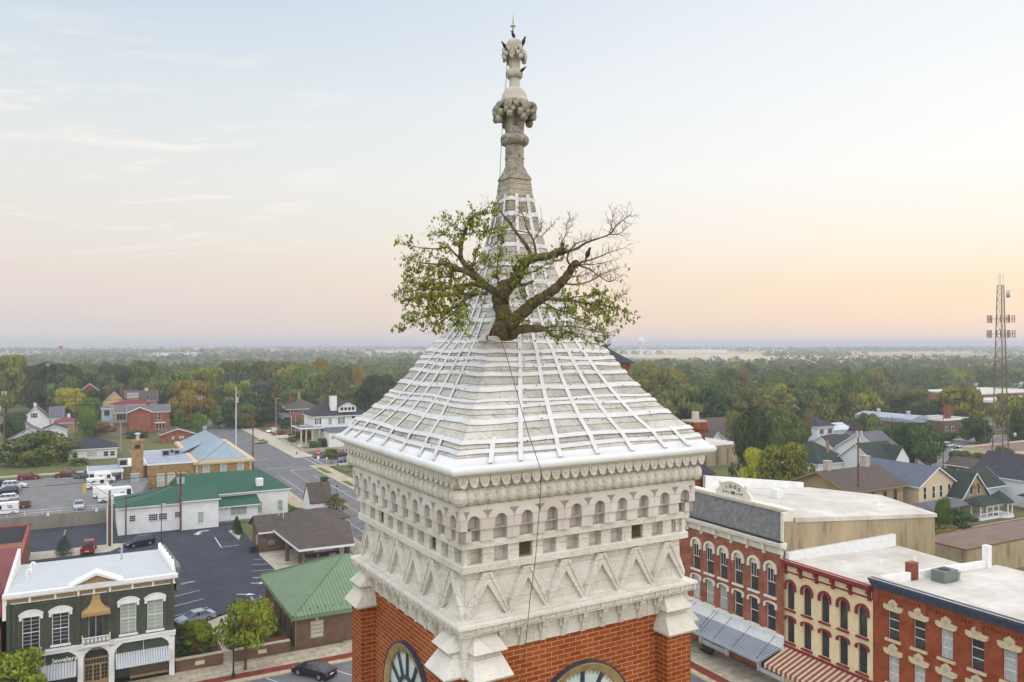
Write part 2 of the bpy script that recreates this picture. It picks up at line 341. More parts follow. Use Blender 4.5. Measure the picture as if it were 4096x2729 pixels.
# -- straps
def strap_v(f, x0, z0, z1, w=.085, over=False, pw=1.1, name='strap'):
    mb = MB(); mb.fr = FC[f]; rings = []; n = max(4, int((z1-z0)/.12)); wob = random.Random(int(x0*100)+f)
    ph = wob.uniform(0, 6)
    for k in range(n+1):
        z = z0+(z1-z0)*k/n; s_ = s_at(z) if z > -1.6 else 2.30 + (-1.6-z)*.75
        x = x0*(s_/2.4)**pw; ww = w*(.58+.36*min(1, s_/1.9))/2; d = .026 + .004*math.sin(ph+z*6)
        a1, zz1 = lift(s_, z, d) if z > -1.6 else (s_+.035, z+.03)
        a0, zz0 = lift(s_, z, d-.006) if z > -1.6 else (s_+.02, z+.015)
        rings.append([(x-ww, a1, H+zz1), (x+ww, a1, H+zz1), (x+ww, a0, H+zz0), (x-ww, a0, H+zz0)])
    mb.rings(rings); return mb.build(name, 'strap', tower)
for f, xs in ((0, (-1.35,-.65,.05,.74,1.43)), (1, (1.23,.52,-.27,-.98,-1.62)), (2, (-1.2,0,1.2)), (3, (-1.2,0,1.2))):
    for i, x in enumerate(xs):
        strap_v(f, x, -1.70, (.5,1.1,1.5,.72,1.3)[i])
    if f < 2:
        strap_v(f, (-1.86, 1.74)[f], -1.70, -1.37); strap_v(f, (1.93, -2.16)[f], -1.70, -1.39)
        for x in (-.95, .95): strap_v(f, x, 1.52, 2.62, .10, pw=.92)
def strap_h(z, w=.085, short=False, only=(0,1,2,3)):
    mb = MB(); wob = random.Random(int(z*1000))
    for f in only:
        mb.fr = FC[f]; rings = []; ph = wob.uniform(0,6); am = .012
        n = 18; sm = s_at(z)
        for k in range(n+1):
            x = -1 + 2*k/n; dz = am*math.sin(ph + x*5) if abs(x) < .93 else 0
            z0 = z+dz; sl = s_at(z0); su = s_at(z0+w*.8)
            a0, q0 = lift(sl, z0, .02); a1, q1 = lift(su, z0+w*.8, .02); b0, r0 = lift(sl, z0, .012); b1, r1 = lift(su, z0+w*.8, .012)
            rings.append([(x*(sl+.02), a0, H+q0), (x*(su+.02), a1, H+q1), (x*(su+.01), b1, H+r1), (x*(sl+.01), b0, H+r0)])
        mb.rings(rings)
    return mb.build('strap', 'strap', tower)
for z, w in ((-1.57,.07),(-1.44,.065),(-1.19,.085),(-.985,.06),(-.90,.05),(-.74,.085),(-.515,.07),(-.385,.075),(-.28,.075),(-.165,.075),(.0,.07),(.36,.085),(.60,.09),(1.02,.09),(1.33,.085),(1.66,.09),(1.90,.085),(2.22,.10),(2.49,.085)):
    strap_h(z, w)
# fixing discs where straps cross
for f in (0, 1):
    mb = MB(); mb.fr = FC[f]; wob = random.Random(f+5)
    for z in (-1.50,-1.2,-.95,-.72,-.5,-.37,-.27,-.15,.02,.1,.65):
        for x0 in (-1.5,-1.35,-1.0,-.65,.05,.4,.74,1.1,1.43,1.75):
            if wob.random() < .3: continue
            zq = z + wob.uniform(-.05,.05); s_ = s_at(zq); x = (x0+.12)*(s_/2.4)**1.1; a, q = lift(s_, zq, .045); r = .014
            mb.add([(x+r*math.cos(k*1.0472), a+.006, H+q+r*math.sin(k*1.0472)) for k in range(6)] + [(x, a+.02, H+q)], [(k, (k+1) % 6, 6) for k in range(6)])
    mb.build('fixing_discs', 'screw', tower)['kind'] = 'stuff'
# -- finial
fin = MB()
def octo(z, s_, c_):    # square ring morphing to round
    out = []
    for k in range(24):
        t_ = 2*math.pi*k/24; r_round = s_; m_ = max(abs(math.cos(t_)), abs(math.sin(t_))); r_sq = s_/m_
        r_ = r_sq*c_ + r_round*(1-c_); out.append((r_*math.cos(t_), r_*math.sin(t_), H+z))
    return out
zof = lambda v, Y=14.2: (1374-v)/F*Y
fin.rings([octo(2.90,.225,1), octo(2.93,.218,1), octo(3.0,.195,.7), octo(3.10,.178,.3), octo(zof(668),.168,.0), octo(zof(640),.165,0), octo(zof(640)+.004,.172,0), octo(zof(628),.172,0), octo(zof(628)+.004,.165,0), octo(zof(585),.165,0)])
def rough(a, fq, tw=0): return lambda r, z, t: r*(1 + a*math.sin(t*fq + z*tw) + a*.6*math.sin(t*(fq*2+1) + z*31))
ring = [(.17,zof(585)),(.225,zof(580)),(.252,zof(567)),(.248,zof(553)),(.20,zof(541)),(.15,zof(538))]
fin.lathe([(r, H+z) for r, z in ring], 40, 0, fn=rough(.035, 9))
cap_ = [(.15,3.73),(.158,3.80),(.165,3.88),(.185,4.0),(.215,4.13),(.25,4.22),(.265,4.28),(.24,4.32)]
fin.lathe([(r, H+z) for r, z in cap_], 48, 0, fn=lambda r, z, t: r*(1+.06*math.cos(t*12)*(1 if z < H+4.1 else .3)))
fd = fin.build('finial', 'finial_dark', tower, smooth=60)
vo = MB()
def volute(mb, t_, zc, R, sc, mi=0, flip=1):
    """leaf scroll curling over at angle t_"""
    ca, sa = math.cos(t_), math.sin(t_); pts = []; rr = []
    for k in range(22):
        u = k/21; an = -math.pi*.35 + u*math.pi*1.9; r = sc*(.115-.075*u)
        if u < .0: pass
        cx_, cz_ = R - sc*.06, zc
        x = cx_ + r*math.cos(math.pi*.75 - an*flip); z = cz_ + r*math.sin(math.pi*.75 - an*flip)
        pts.append((x*ca, x*sa, H+z)); rr.append(sc*(.052-.022*u))
    mb.tube(pts, rr, 8, mi)
    for q in (-1, 1):
        x, zb = R-.02*sc, zc-.06*sc
        mb.sphere((x*ca - q*.055*sc*sa, x*sa + q*.055*sc*ca, H+zb), .05*sc, 8, mi, (1,1,1.25))
        mb.sphere(((x-.06*sc)*ca - q*.075*sc*sa, (x-.06*sc)*sa + q*.075*sc*ca, H+zb+.10*sc), .045*sc, 8, mi, (1,1,1.3))
    mb.sphere(((R-.015*sc)*ca, (R-.015*sc)*sa, H+zc-.135*sc), .06*sc, 8, mi, (1,1,1.1))
for k in range(4):
    volute(vo, math.pi/2*k, 4.13, .33, 1.25); volute(vo, math.pi/4+math.pi/2*k, 4.15, .36, 1.05)
vo.build('volutes', 'finial_dark', fd, smooth=60)
up = MB()
ZM = [(4.2,4.2),(4.27,4.27),(4.66,4.56),(4.985,4.717),(5.13,4.886),(5.60,5.33),(5.775,5.434),(6.56,5.866)]
def zm(z):
    for (a, b_), (c, d) in zip(ZM, ZM[1:]):
        if z <= c: return b_ + (d-b_)*(z-a)/(c-a)
    return z
dome = [(.248,4.27),(.248,4.345),(.24,4.35),(.232,4.39),(.215,4.47),(.185,4.56),(.145,4.62),(.11,4.655),(.095,4.66)]
up.lathe([(r, H+zm(z)) for r, z in dome], 48, 0, fn=lambda r, z, t: r*(1 if z < H+4.37 else 1+.03*abs(math.cos(t*6))))
up.cyl(0, 0, H+zm(4.66), H+zm(5.02), .092, 24)
for k in range(40):
    pass
up.lathe([(r, H+zm(z)) for r, z in [(.09,4.985),(.135,5.0),(.152,5.04),(.15,5.08),(.125,5.12),(.09,5.135)]], 48, 0, fn=lambda r, z, t: r*(1+.05*math.sin(t*7+(z-H)*24)))
up.lathe([(r, H+zm(z)) for r, z in [(.088,5.13),(.095,5.2),(.105,5.32),(.125,5.45),(.15,5.54),(.155,5.60),(.13,5.62)]], 48, 0, fn=lambda r, z, t: r*(1+.05*math.cos(t*10)))
up.lathe([(r, H+zm(z)) for r, z in [(.128,5.60),(.132,5.63),(.125,5.68),(.10,5.73),(.06,5.765),(.005,5.775)]], 32)
uf = up.build('finial', 'finial_pale', tower, smooth=60)
vo = MB()
for k in range(4): volute(vo, math.pi/2*k, 5.17, .215, .80); volute(vo, math.pi/4+math.pi/2*k, 5.12, .20, .5)
vo.build('volutes', 'finial_pale', uf, smooth=60)
lr = MB(); lr.cyl(-.03, 0, H+zm(5.77), H+zm(6.10), .010, 6); lr.cyl(-.03, 0, H+zm(6.20), H+zm(6.56), .010, 6, r1=.002)
lrod = lr.build('lightning_rod', 'rod', tower)
MB().lathe([(.012,H+zm(6.09)),(.02,H+zm(6.11)),(.018,H+zm(6.13)),(.05,H+zm(6.165)),(.05,H+zm(6.18)),(.016,H+zm(6.215)),(.008,H+zm(6.23))], 14, c=(-.03,0)).build('ball', 'brass', lrod, smooth=60)
# -- cornice under the eave: two rows of carved beads
mb = MB(); mb.rings([sq(a, z) for a, z in ((2.30,-1.80),(2.375,-1.83),(2.375,-1.86),(2.30,-1.90),(2.27,-2.03),(2.20,-2.06),(2.20,-2.32))])
mb.build('cornice', 'limestone', tower)
mb = MB()
for f in range(4):
    mb.fr = FC[f]; n = 27; p = 4.64/n                          # hanging scallops
    for i in range(n):
        x = -2.32 + p*(i+.5); r = p*.49
        for z_, rr_, d_ in ((-1.865, 1, 0),):
            pts = []; 
            rings = []
            for q in range(5):
                w_ = math.cos(rad(90*q/4.6)); dd = 2.255 + .12*math.sin(rad(90*(1-q/4.6)))
                rings.append([(x+r*max(w_,.12)*math.cos(k*math.pi/6+math.pi), dd - (0 if 0 < k < 6 else .03), H-1.86 - .17*(math.sin(rad(90*q/4.6))*1.0)) for k in (0,3,6)])
        top = [(x+r*math.cos(math.pi*k/8), 2.37 - .02*abs(math.cos(math.pi*k/8)), H-1.865-.155*math.sin(math.pi*k/8)) for k in range(9)]
        bk = [(x+r*.85*math.cos(math.pi*k/8), 2.27, H-1.865-.165*math.sin(math.pi*k/8)) for k in range(9)]
        mb.rings([top, bk], cap=True, close=True)
        mb.sphere((x, 2.335, H-1.90), r*.8, 8, 0, (1, .45, .95))
mb.build('scallop_row', 'limestone', tower, smooth=40)
mb = MB()
for f in range(4):
    mb.fr = FC[f]; n = 26; p = 4.5/n
    for i in range(n+1):
        x = -2.25 + p*i; mb.sphere((x, 2.21, H-2.17), .093, 10, 0, (.95, 1.2, 1.4))
        if i < n: mb.sphere((x+p/2, 2.285, H-2.12), .028, 6, 0, (1, .8, 1.1))
mb.rings([sq(a, z) for a, z in ((2.20,-2.04),(2.275,-2.09),(2.285,-2.17),(2.25,-2.24),(2.20,-2.30))], cap=False)
mb.build('bead_row', 'limestone', tower, smooth=40)
# -- walls with openings
def wall(mb, fr, a0, a1, z0, z1, holes, d=0., depth=.2, mi=0, mr=None, arch=()):
    """holes: (a0,a1,z0,z1[,rise]); rise>0 makes an arched head"""
    mb.fr = fr; mr = mi if mr is None else mr
    xs = sorted({a0, a1, *[h[0] for h in holes], *[h[1] for h in holes]}); zs_ = sorted({z0, z1, *[h[2] for h in holes], *[h[3] for h in holes]})
    for i in range(len(xs)-1):
        for j in range(len(zs_)-1):
            ca, cz_ = (xs[i]+xs[i+1])/2, (zs_[j]+zs_[j+1])/2
            if any(h[0] < ca < h[1] and h[2] < cz_ < h[3] for h in holes): continue
            mb.poly([(xs[i],d,zs_[j]),(xs[i+1],d,zs_[j]),(xs[i+1],d,zs_[j+1]),(xs[i],d,zs_[j+1])], mi)
    for h in holes:
        rise = h[4] if len(h) > 4 else 0
        A0, A1, Z0, Z1 = h[:4]; zs1 = Z1-rise
        mb.poly([(A0,d,Z0),(A0,d-depth,Z0),(A0,d-depth,zs1),(A0,d,zs1)], mr); mb.poly([(A1,d,Z0),(A1,d,zs1),(A1,d-depth,zs1),(A1,d-depth,Z0)], mr)
        mb.poly([(A0,d,Z0),(A1,d,Z0),(A1,d-depth,Z0),(A0,d-depth,Z0)], mr)
        if rise:
            m_ = (A0+A1)/2; hw = (A1-A0)/2; n = 10
            pt = [(m_-hw*math.cos(math.pi*k/n), zs1+rise*math.sin(math.pi*k/n)) for k in range(n+1)]
            for k in range(n):
                mb.poly([(pt[k][0],d,pt[k][1]),(pt[k+1][0],d,pt[k+1][1]),(pt[k+1][0],d,Z1),(pt[k][0],d,Z1)], mi)
                mb.poly([(pt[k][0],d,pt[k][1]),(pt[k+1][0],d,pt[k+1][1]),(pt[k+1][0],d-depth,pt[k+1][1]),(pt[k][0],d-depth,pt[k][1])], mr)
        else: mb.poly([(A0,d,Z1),(A1,d,Z1),(A1,d-depth,Z1),(A0,d-depth,Z1)], mr)
fz = MB(); lo = MB(); sqr = MB(); P_ = .443
for f in range(4):
    fr = FC[f]; cs = [(i-4.5)*P_ for i in range(10)]
    holes = [(c-.10, c+.10, H-2.65, H-2.445, .10) for c in cs]
    wall(fz, fr, -2.215, 2.215, H-2.65, H-2.30, holes, 2.215, .16)
    # triangular sinkings between the arches are painted on further down
    fz.fr = fr
    hb = [-2.19] + [c+.115 for c in cs]; he = [c-.115 for c in cs] + [2.19]
    lo.fr = fr
    for a, b_ in zip(hb, he):
        MB_ = MB(); MB_.fr = fr; MB_.box(a, b_, 2.02, 2.19, H-2.82, H-2.65); MB_.build('pier', 'limestone_smooth', tower)
    fz.box(-2.05, 2.05, 2.0, 2.05, H-2.82, H-2.32)
    # row of square sinkings
    cs2 = [(i-4.5)*.425 for i in range(10)]
    wall(sqr, fr, -2.10, 2.10, H-3.17, H-2.93, [(c-.118, c+.118, H-3.168, H-2.932) for c in cs2], 2.10, .15)
    sqr.fr = fr; sqr.box(-2.0, 2.0, 1.93, 1.955, H-3.17, H-2.93)
fz.build('arcade', 'limestone_smooth', tower); sqr.build('panel_row', 'limestone', tower)
stsh = mat('stone_shadow', (150,144,136), .95, (132,126,118), 6)  # darker stone colour paints the shade of the triangular sinkings
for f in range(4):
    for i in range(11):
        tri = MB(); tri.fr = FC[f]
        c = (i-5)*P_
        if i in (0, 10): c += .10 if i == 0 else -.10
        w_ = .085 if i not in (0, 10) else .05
        tri.prism([(c-w_, H-2.375), (c+w_, H-2.375), (c+w_*.25, H-2.44), (c, H-2.50), (c-w_*.25, H-2.44)], 2.19, 2.219); tri.build('triangle_shade', stsh, tower)
for f in (0, 1):
    for i in ((2, 7) if f == 0 else (2, 7)):
        c = (i-4.5)*.425; mb = MB(); mb.fr = FC[f]
        mb.box(c-.118, c+.118, 1.955, 1.97, H-3.168, H-2.932)
        vent = mb.build('vent', 'vent_dark', tower)
        mb = MB(); mb.fr = FC[f]
        for q in range(9):
            x = c-.10+.2*q/8; mb.box(x-.003, x+.003, 2.03, 2.036, H-3.155, H-2.945); zq = H-3.15+.2*q/8; mb.box(c-.108, c+.108, 2.037, 2.042, zq-.003, zq+.003)
        for (x0, x1, z0, z1) in ((c-.112,c+.112,H-3.165,H-3.145),(c-.112,c+.112,H-2.955,H-2.935),(c-.112,c-.094,H-3.145,H-2.955),(c+.094,c+.112,H-3.145,H-2.955)): mb.box(x0, x1, 2.02, 2.05, z0, z1)
        mb.build('grille', mat('grille', (120,104,86), .7), vent)
def band(name, prof, m_): mb = MB(); mb.rings([sq(a, z) for a, z in prof]); return mb.build(name, m_, tower)
band('string_course', ((2.0,-2.82),(2.14,-2.825),(2.15,-2.85),(2.15,-2.925),(2.0,-2.93)), 'limestone')
band('string_course', ((2.0,-3.17),(2.12,-3.165),(2.135,-3.18),(2.135,-3.275),(2.0,-3.28)), 'limestone')
band('core', ((1.95,-2.3),(1.95,-3.2)), 'limestone')
# -- zigzag band, leaning outward towards its foot
mb = MB(); mb.rings([sq(a, z) for a, z in ((1.98,-3.27),(2.03,-3.30),(2.045,-3.90),(2.09,-3.98))], cap=False); mb.build('zigzag_wall', 'limestone', tower)
mb = MB(); n = 6; pz = 4.12/n
for f in range(4):
    fr = FC[f]
    for i in range(n):
        c = -2.06 + pz*(i+.5)
        for sg in (-1, 1):
            x0, x1 = c, c+sg*pz/2; zt, zb = H-3.30, H-3.95; w_ = .075
            mb.fr = fr
            mb.prism([(x0-sg*.0, zt), (x0+sg*w_, zt), (x1, zb+.10), (x1, zb-.02), (x1-sg*.02, zb-.02), (x0, zt+0-.17)], 2.03, 2.115)
            mb.prism([(x0+sg*.02, zt-.02), (x0+sg*(w_-.025), zt-.02), (x1-sg*.005, zb+.10), (x1-sg*.005, zb+.045)], 2.10, 2.135)
mb.build('zigzag_moulding', 'limestone', tower)
# -- big lower ledge with sunk panels
mb = MB(); mb.rings([sq(a, z) for a, z in ((2.05,-3.93),(2.15,-3.965),(2.20,-3.97),(2.245,-3.995),(2.25,-4.03),(2.215,-4.045),(2.20,-4.05),(2.20,-4.115),(2.225,-4.12),(2.225,-4.135),(2.0,-4.14))])
mb.build('ledge', 'limestone', tower)
mb = MB()
for f in range(4):
    mb.fr = FC[f]; n = 16; p = 4.4/n
    for i in range(n+1):
        x = -2.2+p*i; mb = MB(); mb.fr = FC[f]; mb.box(x-.03, x+.03, 2.19, 2.222, H-4.118, H-4.04); mb.build('ledge_block', 'limestone', tower)
# -- bracket course
band('bracket_wall', ((2.06,-4.13),(2.06,-4.47),(2.0,-4.475)), 'limestone')
mb = MB()
for f in range(4):
    fr = FC[f]; mb.fr = fr; n = 9
    for i in range(n):
        x = (i-4)*.375; w_ = .042; mb = MB(); mb.fr = fr
        for (d0, d1, z0, z1, ww) in ((2.05, 2.17, -4.245, -4.14, .05),):
            mb.box(x-ww, x+ww, d0, d1, H+z0, H+z1); mb.add([(x-ww,d1,H+z0),(x+ww,d1,H+z0),(x+ww,d1,H+z1),(x-ww,d1,H+z1),(x,d1+.03,H+(z0+z1)/2)], [(0,1,4),(1,2,4),(2,3,4),(3,0,4)])
        mb.add([(x-w_,2.15,H-4.24),(x+w_,2.15,H-4.24),(x+w_,2.055,H-4.24),(x-w_,2.055,H-4.24),(x-w_,2.085,H-4.47),(x+w_,2.085,H-4.47),(x+w_,2.055,H-4.47),(x-w_,2.055,H-4.47)],
               [(0,1,5,4),(1,2,6,5),(3,0,4,7),(4,5,6,7)])
        for sg in (-1, 1):
            mb.box(x+sg*.066-.02, x+sg*.066+.02, 2.055, 2.12, H-4.30, H-4.14)
        mb.build('bracket', 'limestone', tower)
# -- brick shaft and corner buttresses
band('shaft', ((2.03,-4.47),(2.03,-H)), 'tower_brick')
for f in range(4):
    for sg in (-1, 1):
        mb = MB(); mb.fr = FC[f]; a0, a1 = sorted((sg*2.03, sg*1.53))
        mb.box(a0, a1, 2.0, 2.29, 0, H-4.60); bt = mb.build('buttress', 'tower_brick', tower)
        mb = MB(); mb.fr = FC[f]; ac = (a0+a1)/2
        def lv(w_, d1, z, sh=0): return [(ac-w_,1.98,H+z),(ac+w_,1.98,H+z),(ac+w_,d1,H+z),(ac-w_,d1,H+z)]
        mb.rings([lv(.16,2.09,-4.14), lv(.275,2.33,-4.375), lv(.26,2.31,-4.40), lv(.20,2.17,-4.41), lv(.22,2.21,-4.44), lv(.325,2.42,-4.72), lv(.31,2.40,-4.755), lv(.25,2.30,-4.765)])
        mb.build('buttress_cap', 'limestone', bt)
mb = MB()
for f in range(4):
    mb.fr = FC[f]
# pier of stone between the paired caps at each corner
for sx in (-1, 1):
    for sy in (-1, 1): mb = MB(); mb.box(min(sx*1.9, sx*2.13), max(sx*1.9, sx*2.13), min(sy*1.9, sy*2.13), max(sy*1.9, sy*2.13), H-4.765, H-4.14); mb.build('corner_stone', 'limestone', tower)
# -- clock faces
for f in (0, 1):
    fr = FC[f]; zc = H-5.87; R_ = .90
    mb = MB(); mb.fr = fr; n = 64; circ = lambda r, d: [(r*math.cos(2*math.pi*k/n), d, zc+r*math.sin(2*math.pi*k/n)) for k in range(n)]
    mb.poly(circ(.80, 2.045)); clk = mb.build('clock', 'clock_glass', tower)
    mb = MB(); mb.fr = fr; mb.rings([circ(.80,2.04), circ(.90,2.04), circ(.90,2.11), circ(.885,2.12), circ(.775,2.07), circ(.775,2.04)], cap=False)
    for k in range(60):
        t0 = 2*math.pi*k/60; 
        mb.add([((.78)*math.cos(t0-.04), 2.062, zc+.78*math.sin(t0-.04)), (.78*math.cos(t0+.04), 2.062, zc+.78*math.sin(t0+.04)), (.70*math.cos(t0+.03), 2.062, zc+.70*math.sin(t0+.03))], [(0,1,2)])
    mb.build('clock_ring', 'clock_ring', clk)
    mb = MB(); mb.fr = fr; mb.rings([circ(.925,2.035), circ(.925,2.12), circ(.902,2.12), circ(.902,2.035)], cap=False); mb.build('clock_rim', 'clock_iron', clk)
    mb = MB(); mb.fr = fr
    for k in range(12):
        t0 = 2*math.pi*k/12 + math.pi/2; c_, s_ = math.cos(t0), math.sin(t0); w_ = .032
        mb.add([(r*c_ - q*w_*s_, d, zc + r*s_ + q*w_*c_) for d in (2.048, 2.075) for r, q in ((.36,-1),(.36,1),(.76,1),(.76,-1))], [(4,5,6,7),(0,1,5,4),(1,2,6,5),(2,3,7,6),(3,0,4,7)])
    mb.rings([circ(.33,2.05), circ(.33,2.08), circ(.39,2.08), circ(.39,2.05)], cap=False)
    for t0, L_ in ((rad(205), .62), (rad(260), .42)):
        c_, s_ = math.cos(t0), math.sin(t0); mb.add([(-.1*c_-.025*s_,2.1,zc-.1*s_+.025*c_),(-.1*c_+.025*s_,2.1,zc-.1*s_-.025*c_),(L_*c_,2.1,zc+L_*s_)], [(0,1,2)])
    mb.build('numerals', 'clock_iron', clk)
# -- cable down from the rod
def TW(u, v, Y): return AT(u, v, Y)
cab = [(2028,246,14.15),(2024,330,14.15),(2020,368,14.1),(2014,430,13.95),(2010,504,13.95),(2005,580,13.9),(2000,700,13.9),(1999,722,13.95),(1995,770,13.9),(1993,805,13.85),(1993,869,13.75),(1994,933,13.65),(1992,981,13.55),
       (1992,1036,13.40),(1990,1107,13.25),(1990,1200,13.0),(1990,1286,12.70),(2001,1348,12.62),(2007,1370,12.66),(2024,1415,12.60),(2048,1504,12.38),(2068,1572,12.18),(2082,1626,11.98),(2116,1742,11.66),(2150,1840,11.42),(2163,1880,11.34),(2164,1912,11.36),(2160,2000,11.45),(2147,2172,11.45),(2141,2244,11.42),(2119,2402,11.4),(2117,2432,11.4),(2102,2582,11.3),(2080,2725,11.25),(2079,3100,11.25)]
mb = MB(); pts = [AT(*p) for p in cab]; mb.tube(pts, .0055, 5)
cb_ = mb.build('cable', 'cable_green', None); tag(cb_, 'thin green wire running down the front of the white stone spire', 'cable')
mb = MB(); pts = [AT(*p) for p in ((1995,795,13.85),(1978,837,13.72),(1976,880,13.65),(1968,920,13.6),(1955,950,13.5),(1950,975,13.4),(1965,990,13.4),(1985,975,13.4),(1998,945,13.42),(2012,925,13.38),(2060,922,13.4),(2120,932,13.7))]
mb.tube(pts, .011, 5); knot = [(2008+10*math.sin(k*2.1), 938+1.9*k - 6*math.cos(k*1.3), 13.36) for k in range(22)]
mb.tube([AT(*p) for p in knot], .013, 5); tag(mb.build('cable', 'cable_green', None), 'dark green cord tied in a knot around the spire above the tree', 'cord')
# ================================================================ the tree that grows out of the spire
rt = random.Random(11)
def leaf_obj_mesh(): pass
tt = thing('mulberry_tree', 'gnarled small tree growing out of the white stone spire, leaves left and bare twigs right', 'tree', AT(2035, 1345, 12.72))
BX, BY, BS = 1550, 750, 2.24
def px(x, y, Y): return Vector(AT(BX+x/BS, BY+y/BS, Y))
PXM = 12.4/F/BS          # metres per crop pixel
limbs = []; tips = []
def limb(pts, r0, r1, Y0, Y1, leaf, jit=.02, n=9, m=0):
    """pts in crop pixels; smooth, thicken, store"""
    P = []
    k = len(pts)-1
    for i in range(k):
        p0, p1 = pts[i], pts[i+1]; pm = pts[i-1] if i else p0; pp = pts[i+2] if i+2 <= k else p1
        for q in range(4):
            t_ = q/4; c = [.5*((2*p0[j]) + (-pm[j]+p1[j])*t_ + (2*pm[j]-5*p0[j]+4*p1[j]-pp[j])*t_*t_ + (-pm[j]+3*p0[j]-3*p1[j]+pp[j])*t_**3) for j in (0,1)]
            P.append(c)
    P.append(list(pts[-1])); out = []; N_ = len(P)-1
    for i, (x, y) in enumerate(P):
        u = i/N_; out.append(px(x+rt.uniform(-1,1)*jit*120, y+rt.uniform(-1,1)*jit*120, Y0+(Y1-Y0)*u + .03*math.sin(i*1.3)))
    rr = [ (r0*.84+(r1-r0*.84)*(i/N_)**.7)*PXM*(1+.10*math.sin(i*2.3+r0)) for i in range(N_+1)]
    limbs.append((out, rr, n, m)); tips.append((out, rr, leaf)); return out
limb([(1075,1345),(1060,1230),(1035,1120),(1010,1010),(1030,930),(1070,880)], 92, 72, 12.62, 12.40, 0, .03, 16)
limb([(1020,1010),(1060,900),(1130,850),(1165,800)], 82, 50, 12.40, 12.25, 0, .02, 14)
limb([(1120,860),(1180,790),(1210,700),(1300,640),(1460,610),(1550,570),(1572,555)], 56, 30, 12.3, 11.95, .3, .02, 12)
limb([(1550,585),(1566,540),(1570,500)], 24, 16, 11.95, 11.9, 0, .01)
limb([(1570,590),(1690,550),(1770,500),(1850,470),(1985,420),(2060,335),(2180,240)], 17, 3, 11.95, 11.6, 0, .01)
limb([(1985,420),(2080,415),(2150,350)], 6, 2, 11.7, 11.5, 0); limb([(1990,410),(2010,330),(2020,255)], 5, 2, 11.7, 11.7, 0)
limb([(1580,590),(1555,655),(1480,652)], 12, 5, 11.95, 11.8, 0); limb([(1560,500),(1600,410),(1610,320),(1640,280)], 6, 2, 11.9, 12.0, 0)
limb([(1290,610),(1230,500),(1150,400),(1100,320),(1040,250),(1000,200),(905,178)], 26, 3, 12.15, 12.25, 0, .01)
limb([(1330,600),(1310,480),(1250,370),(1220,260),(1180,190)], 15, 3, 12.1, 12.1, 0, .01); limb([(1310,480),(1370,370),(1385,290)], 7, 2, 12.1, 12.0, 0)
limb([(1110,320),(1170,240),(1220,170)], 6, 2, 12.2, 12.1, 0); limb([(1390,430),(1440,380),(1490,330)], 5, 2, 12.1, 12.2, 0)
limb([(1140,850),(1135,780),(1150,700),(1190,650)], 26, 10, 12.2, 12.0, .5); limb([(1190,780),(1300,760),(1400,700),(1480,680)], 14, 4, 12.1, 11.7, .4)
limb([(1160,870),(1240,870),(1300,840)], 24, 12, 12.2, 12.0, .1)
limb([(1000,950),(900,890),(810,810),(725,725),(660,640),(655,560),(678,450),(708,340),(760,270),(830,225),(915,235)], 50, 5, 12.4, 12.15, .9)
limb([(745,735),(750,720),(735,705)], 26, 18, 12.3, 12.3, 0); limb([(680,430),(800,400),(920,380),(1010,350)], 10, 3, 12.2, 12.0, .9)
limb([(700,400),(600,350),(520,290)], 8, 2, 12.2, 12.2, .5); limb([(655,560),(560,430),(430,430)], 9, 3, 12.2, 12.3, .7)
limb([(830,830),(700,750),(600,725),(520,680),(455,690)], 36, 22, 12.35, 12.1, .8); limb([(455,690),(350,682),(270,670),(180,650)], 12, 3, 12.1, 12.0, .25)
limb([(630,620),(540,540),(440,550),(300,540),(160,512)], 13, 3, 12.2, 12.0, .6); limb([(480,680),(400,720),(230,730)], 7, 2, 12.1, 12.0, .9)
limb([(960,930),(800,870),(640,880),(480,915),(340,910),(150,940)], 34, 3, 12.4, 11.9, 1)
limb([(900,950),(740,950),(600,960),(480,965),(300,990),(150,1000)], 24, 3, 12.3, 11.8, 1)
limb([(820,940),(700,1000),(640,1050),(560,1095),(420,1130),(300,1170),(145,1235)], 24, 3, 12.3, 11.8, 1)
limb([(700,1000),(610,1110),(500,1190),(400,1275)], 12, 3, 12.2, 11.9, .9); limb([(560,1095),(620,1160),(660,1240)], 8, 2, 12.1, 11.9, .9)
limb([(700,760),(640,820),(520,800),(400,830),(230,800)], 12, 3, 12.3, 12.1, 1); limb([(600,880),(500,850),(380,860),(200,850)], 9, 2, 12.3, 12.1, 1)
limb([(800,880),(760,700),(820,600),(900,620)], 10, 3, 12.4, 12.2, .9); limb([(1000,900),(980,760),(1000,620),(1020,520)], 12, 4, 12.3, 12.1, 1)
limb([(560,1100),(480,1050),(300,1070),(160,1040)], 8, 2, 12.1, 11.9, 1)
limb([(1060,1260),(1150,1180),(1240,1095),(1330,1020),(1430,965),(1530,880),(1610,790),(1660,710),(1690,680)], 84, 30, 12.5, 11.85, .25, .02, 14)
limb([(1640,700),(1610,640),(1640,560),(1700,500),(1780,470)], 13, 3, 11.85, 11.7, 0); limb([(1680,680),(1780,660),(1900,620),(2000,580),(2130,540)], 12, 2, 11.85, 11.5, 0)
limb([(1690,690),(1820,740),(1900,800),(1990,845),(2050,815)], 11, 2, 11.85, 11.6, 0); limb([(1720,690),(1850,690),(2010,655)], 8, 2, 11.8, 11.6, 0)
limb([(1580,860),(1700,870),(1830,835),(1940,770),(2060,730)], 12, 2, 11.9, 11.6, .1); limb([(1620,790),(1720,800),(1800,760)], 7, 2, 11.85, 11.7, 0)
limb([(1420,990),(1560,1010),(1700,1022),(1840,1045),(2000,1070),(2165,1120)], 26, 3, 12.0, 11.5, .9); limb([(1990,1060),(2050,1010),(2120,955)], 7, 2, 11.6, 11.4, .1)
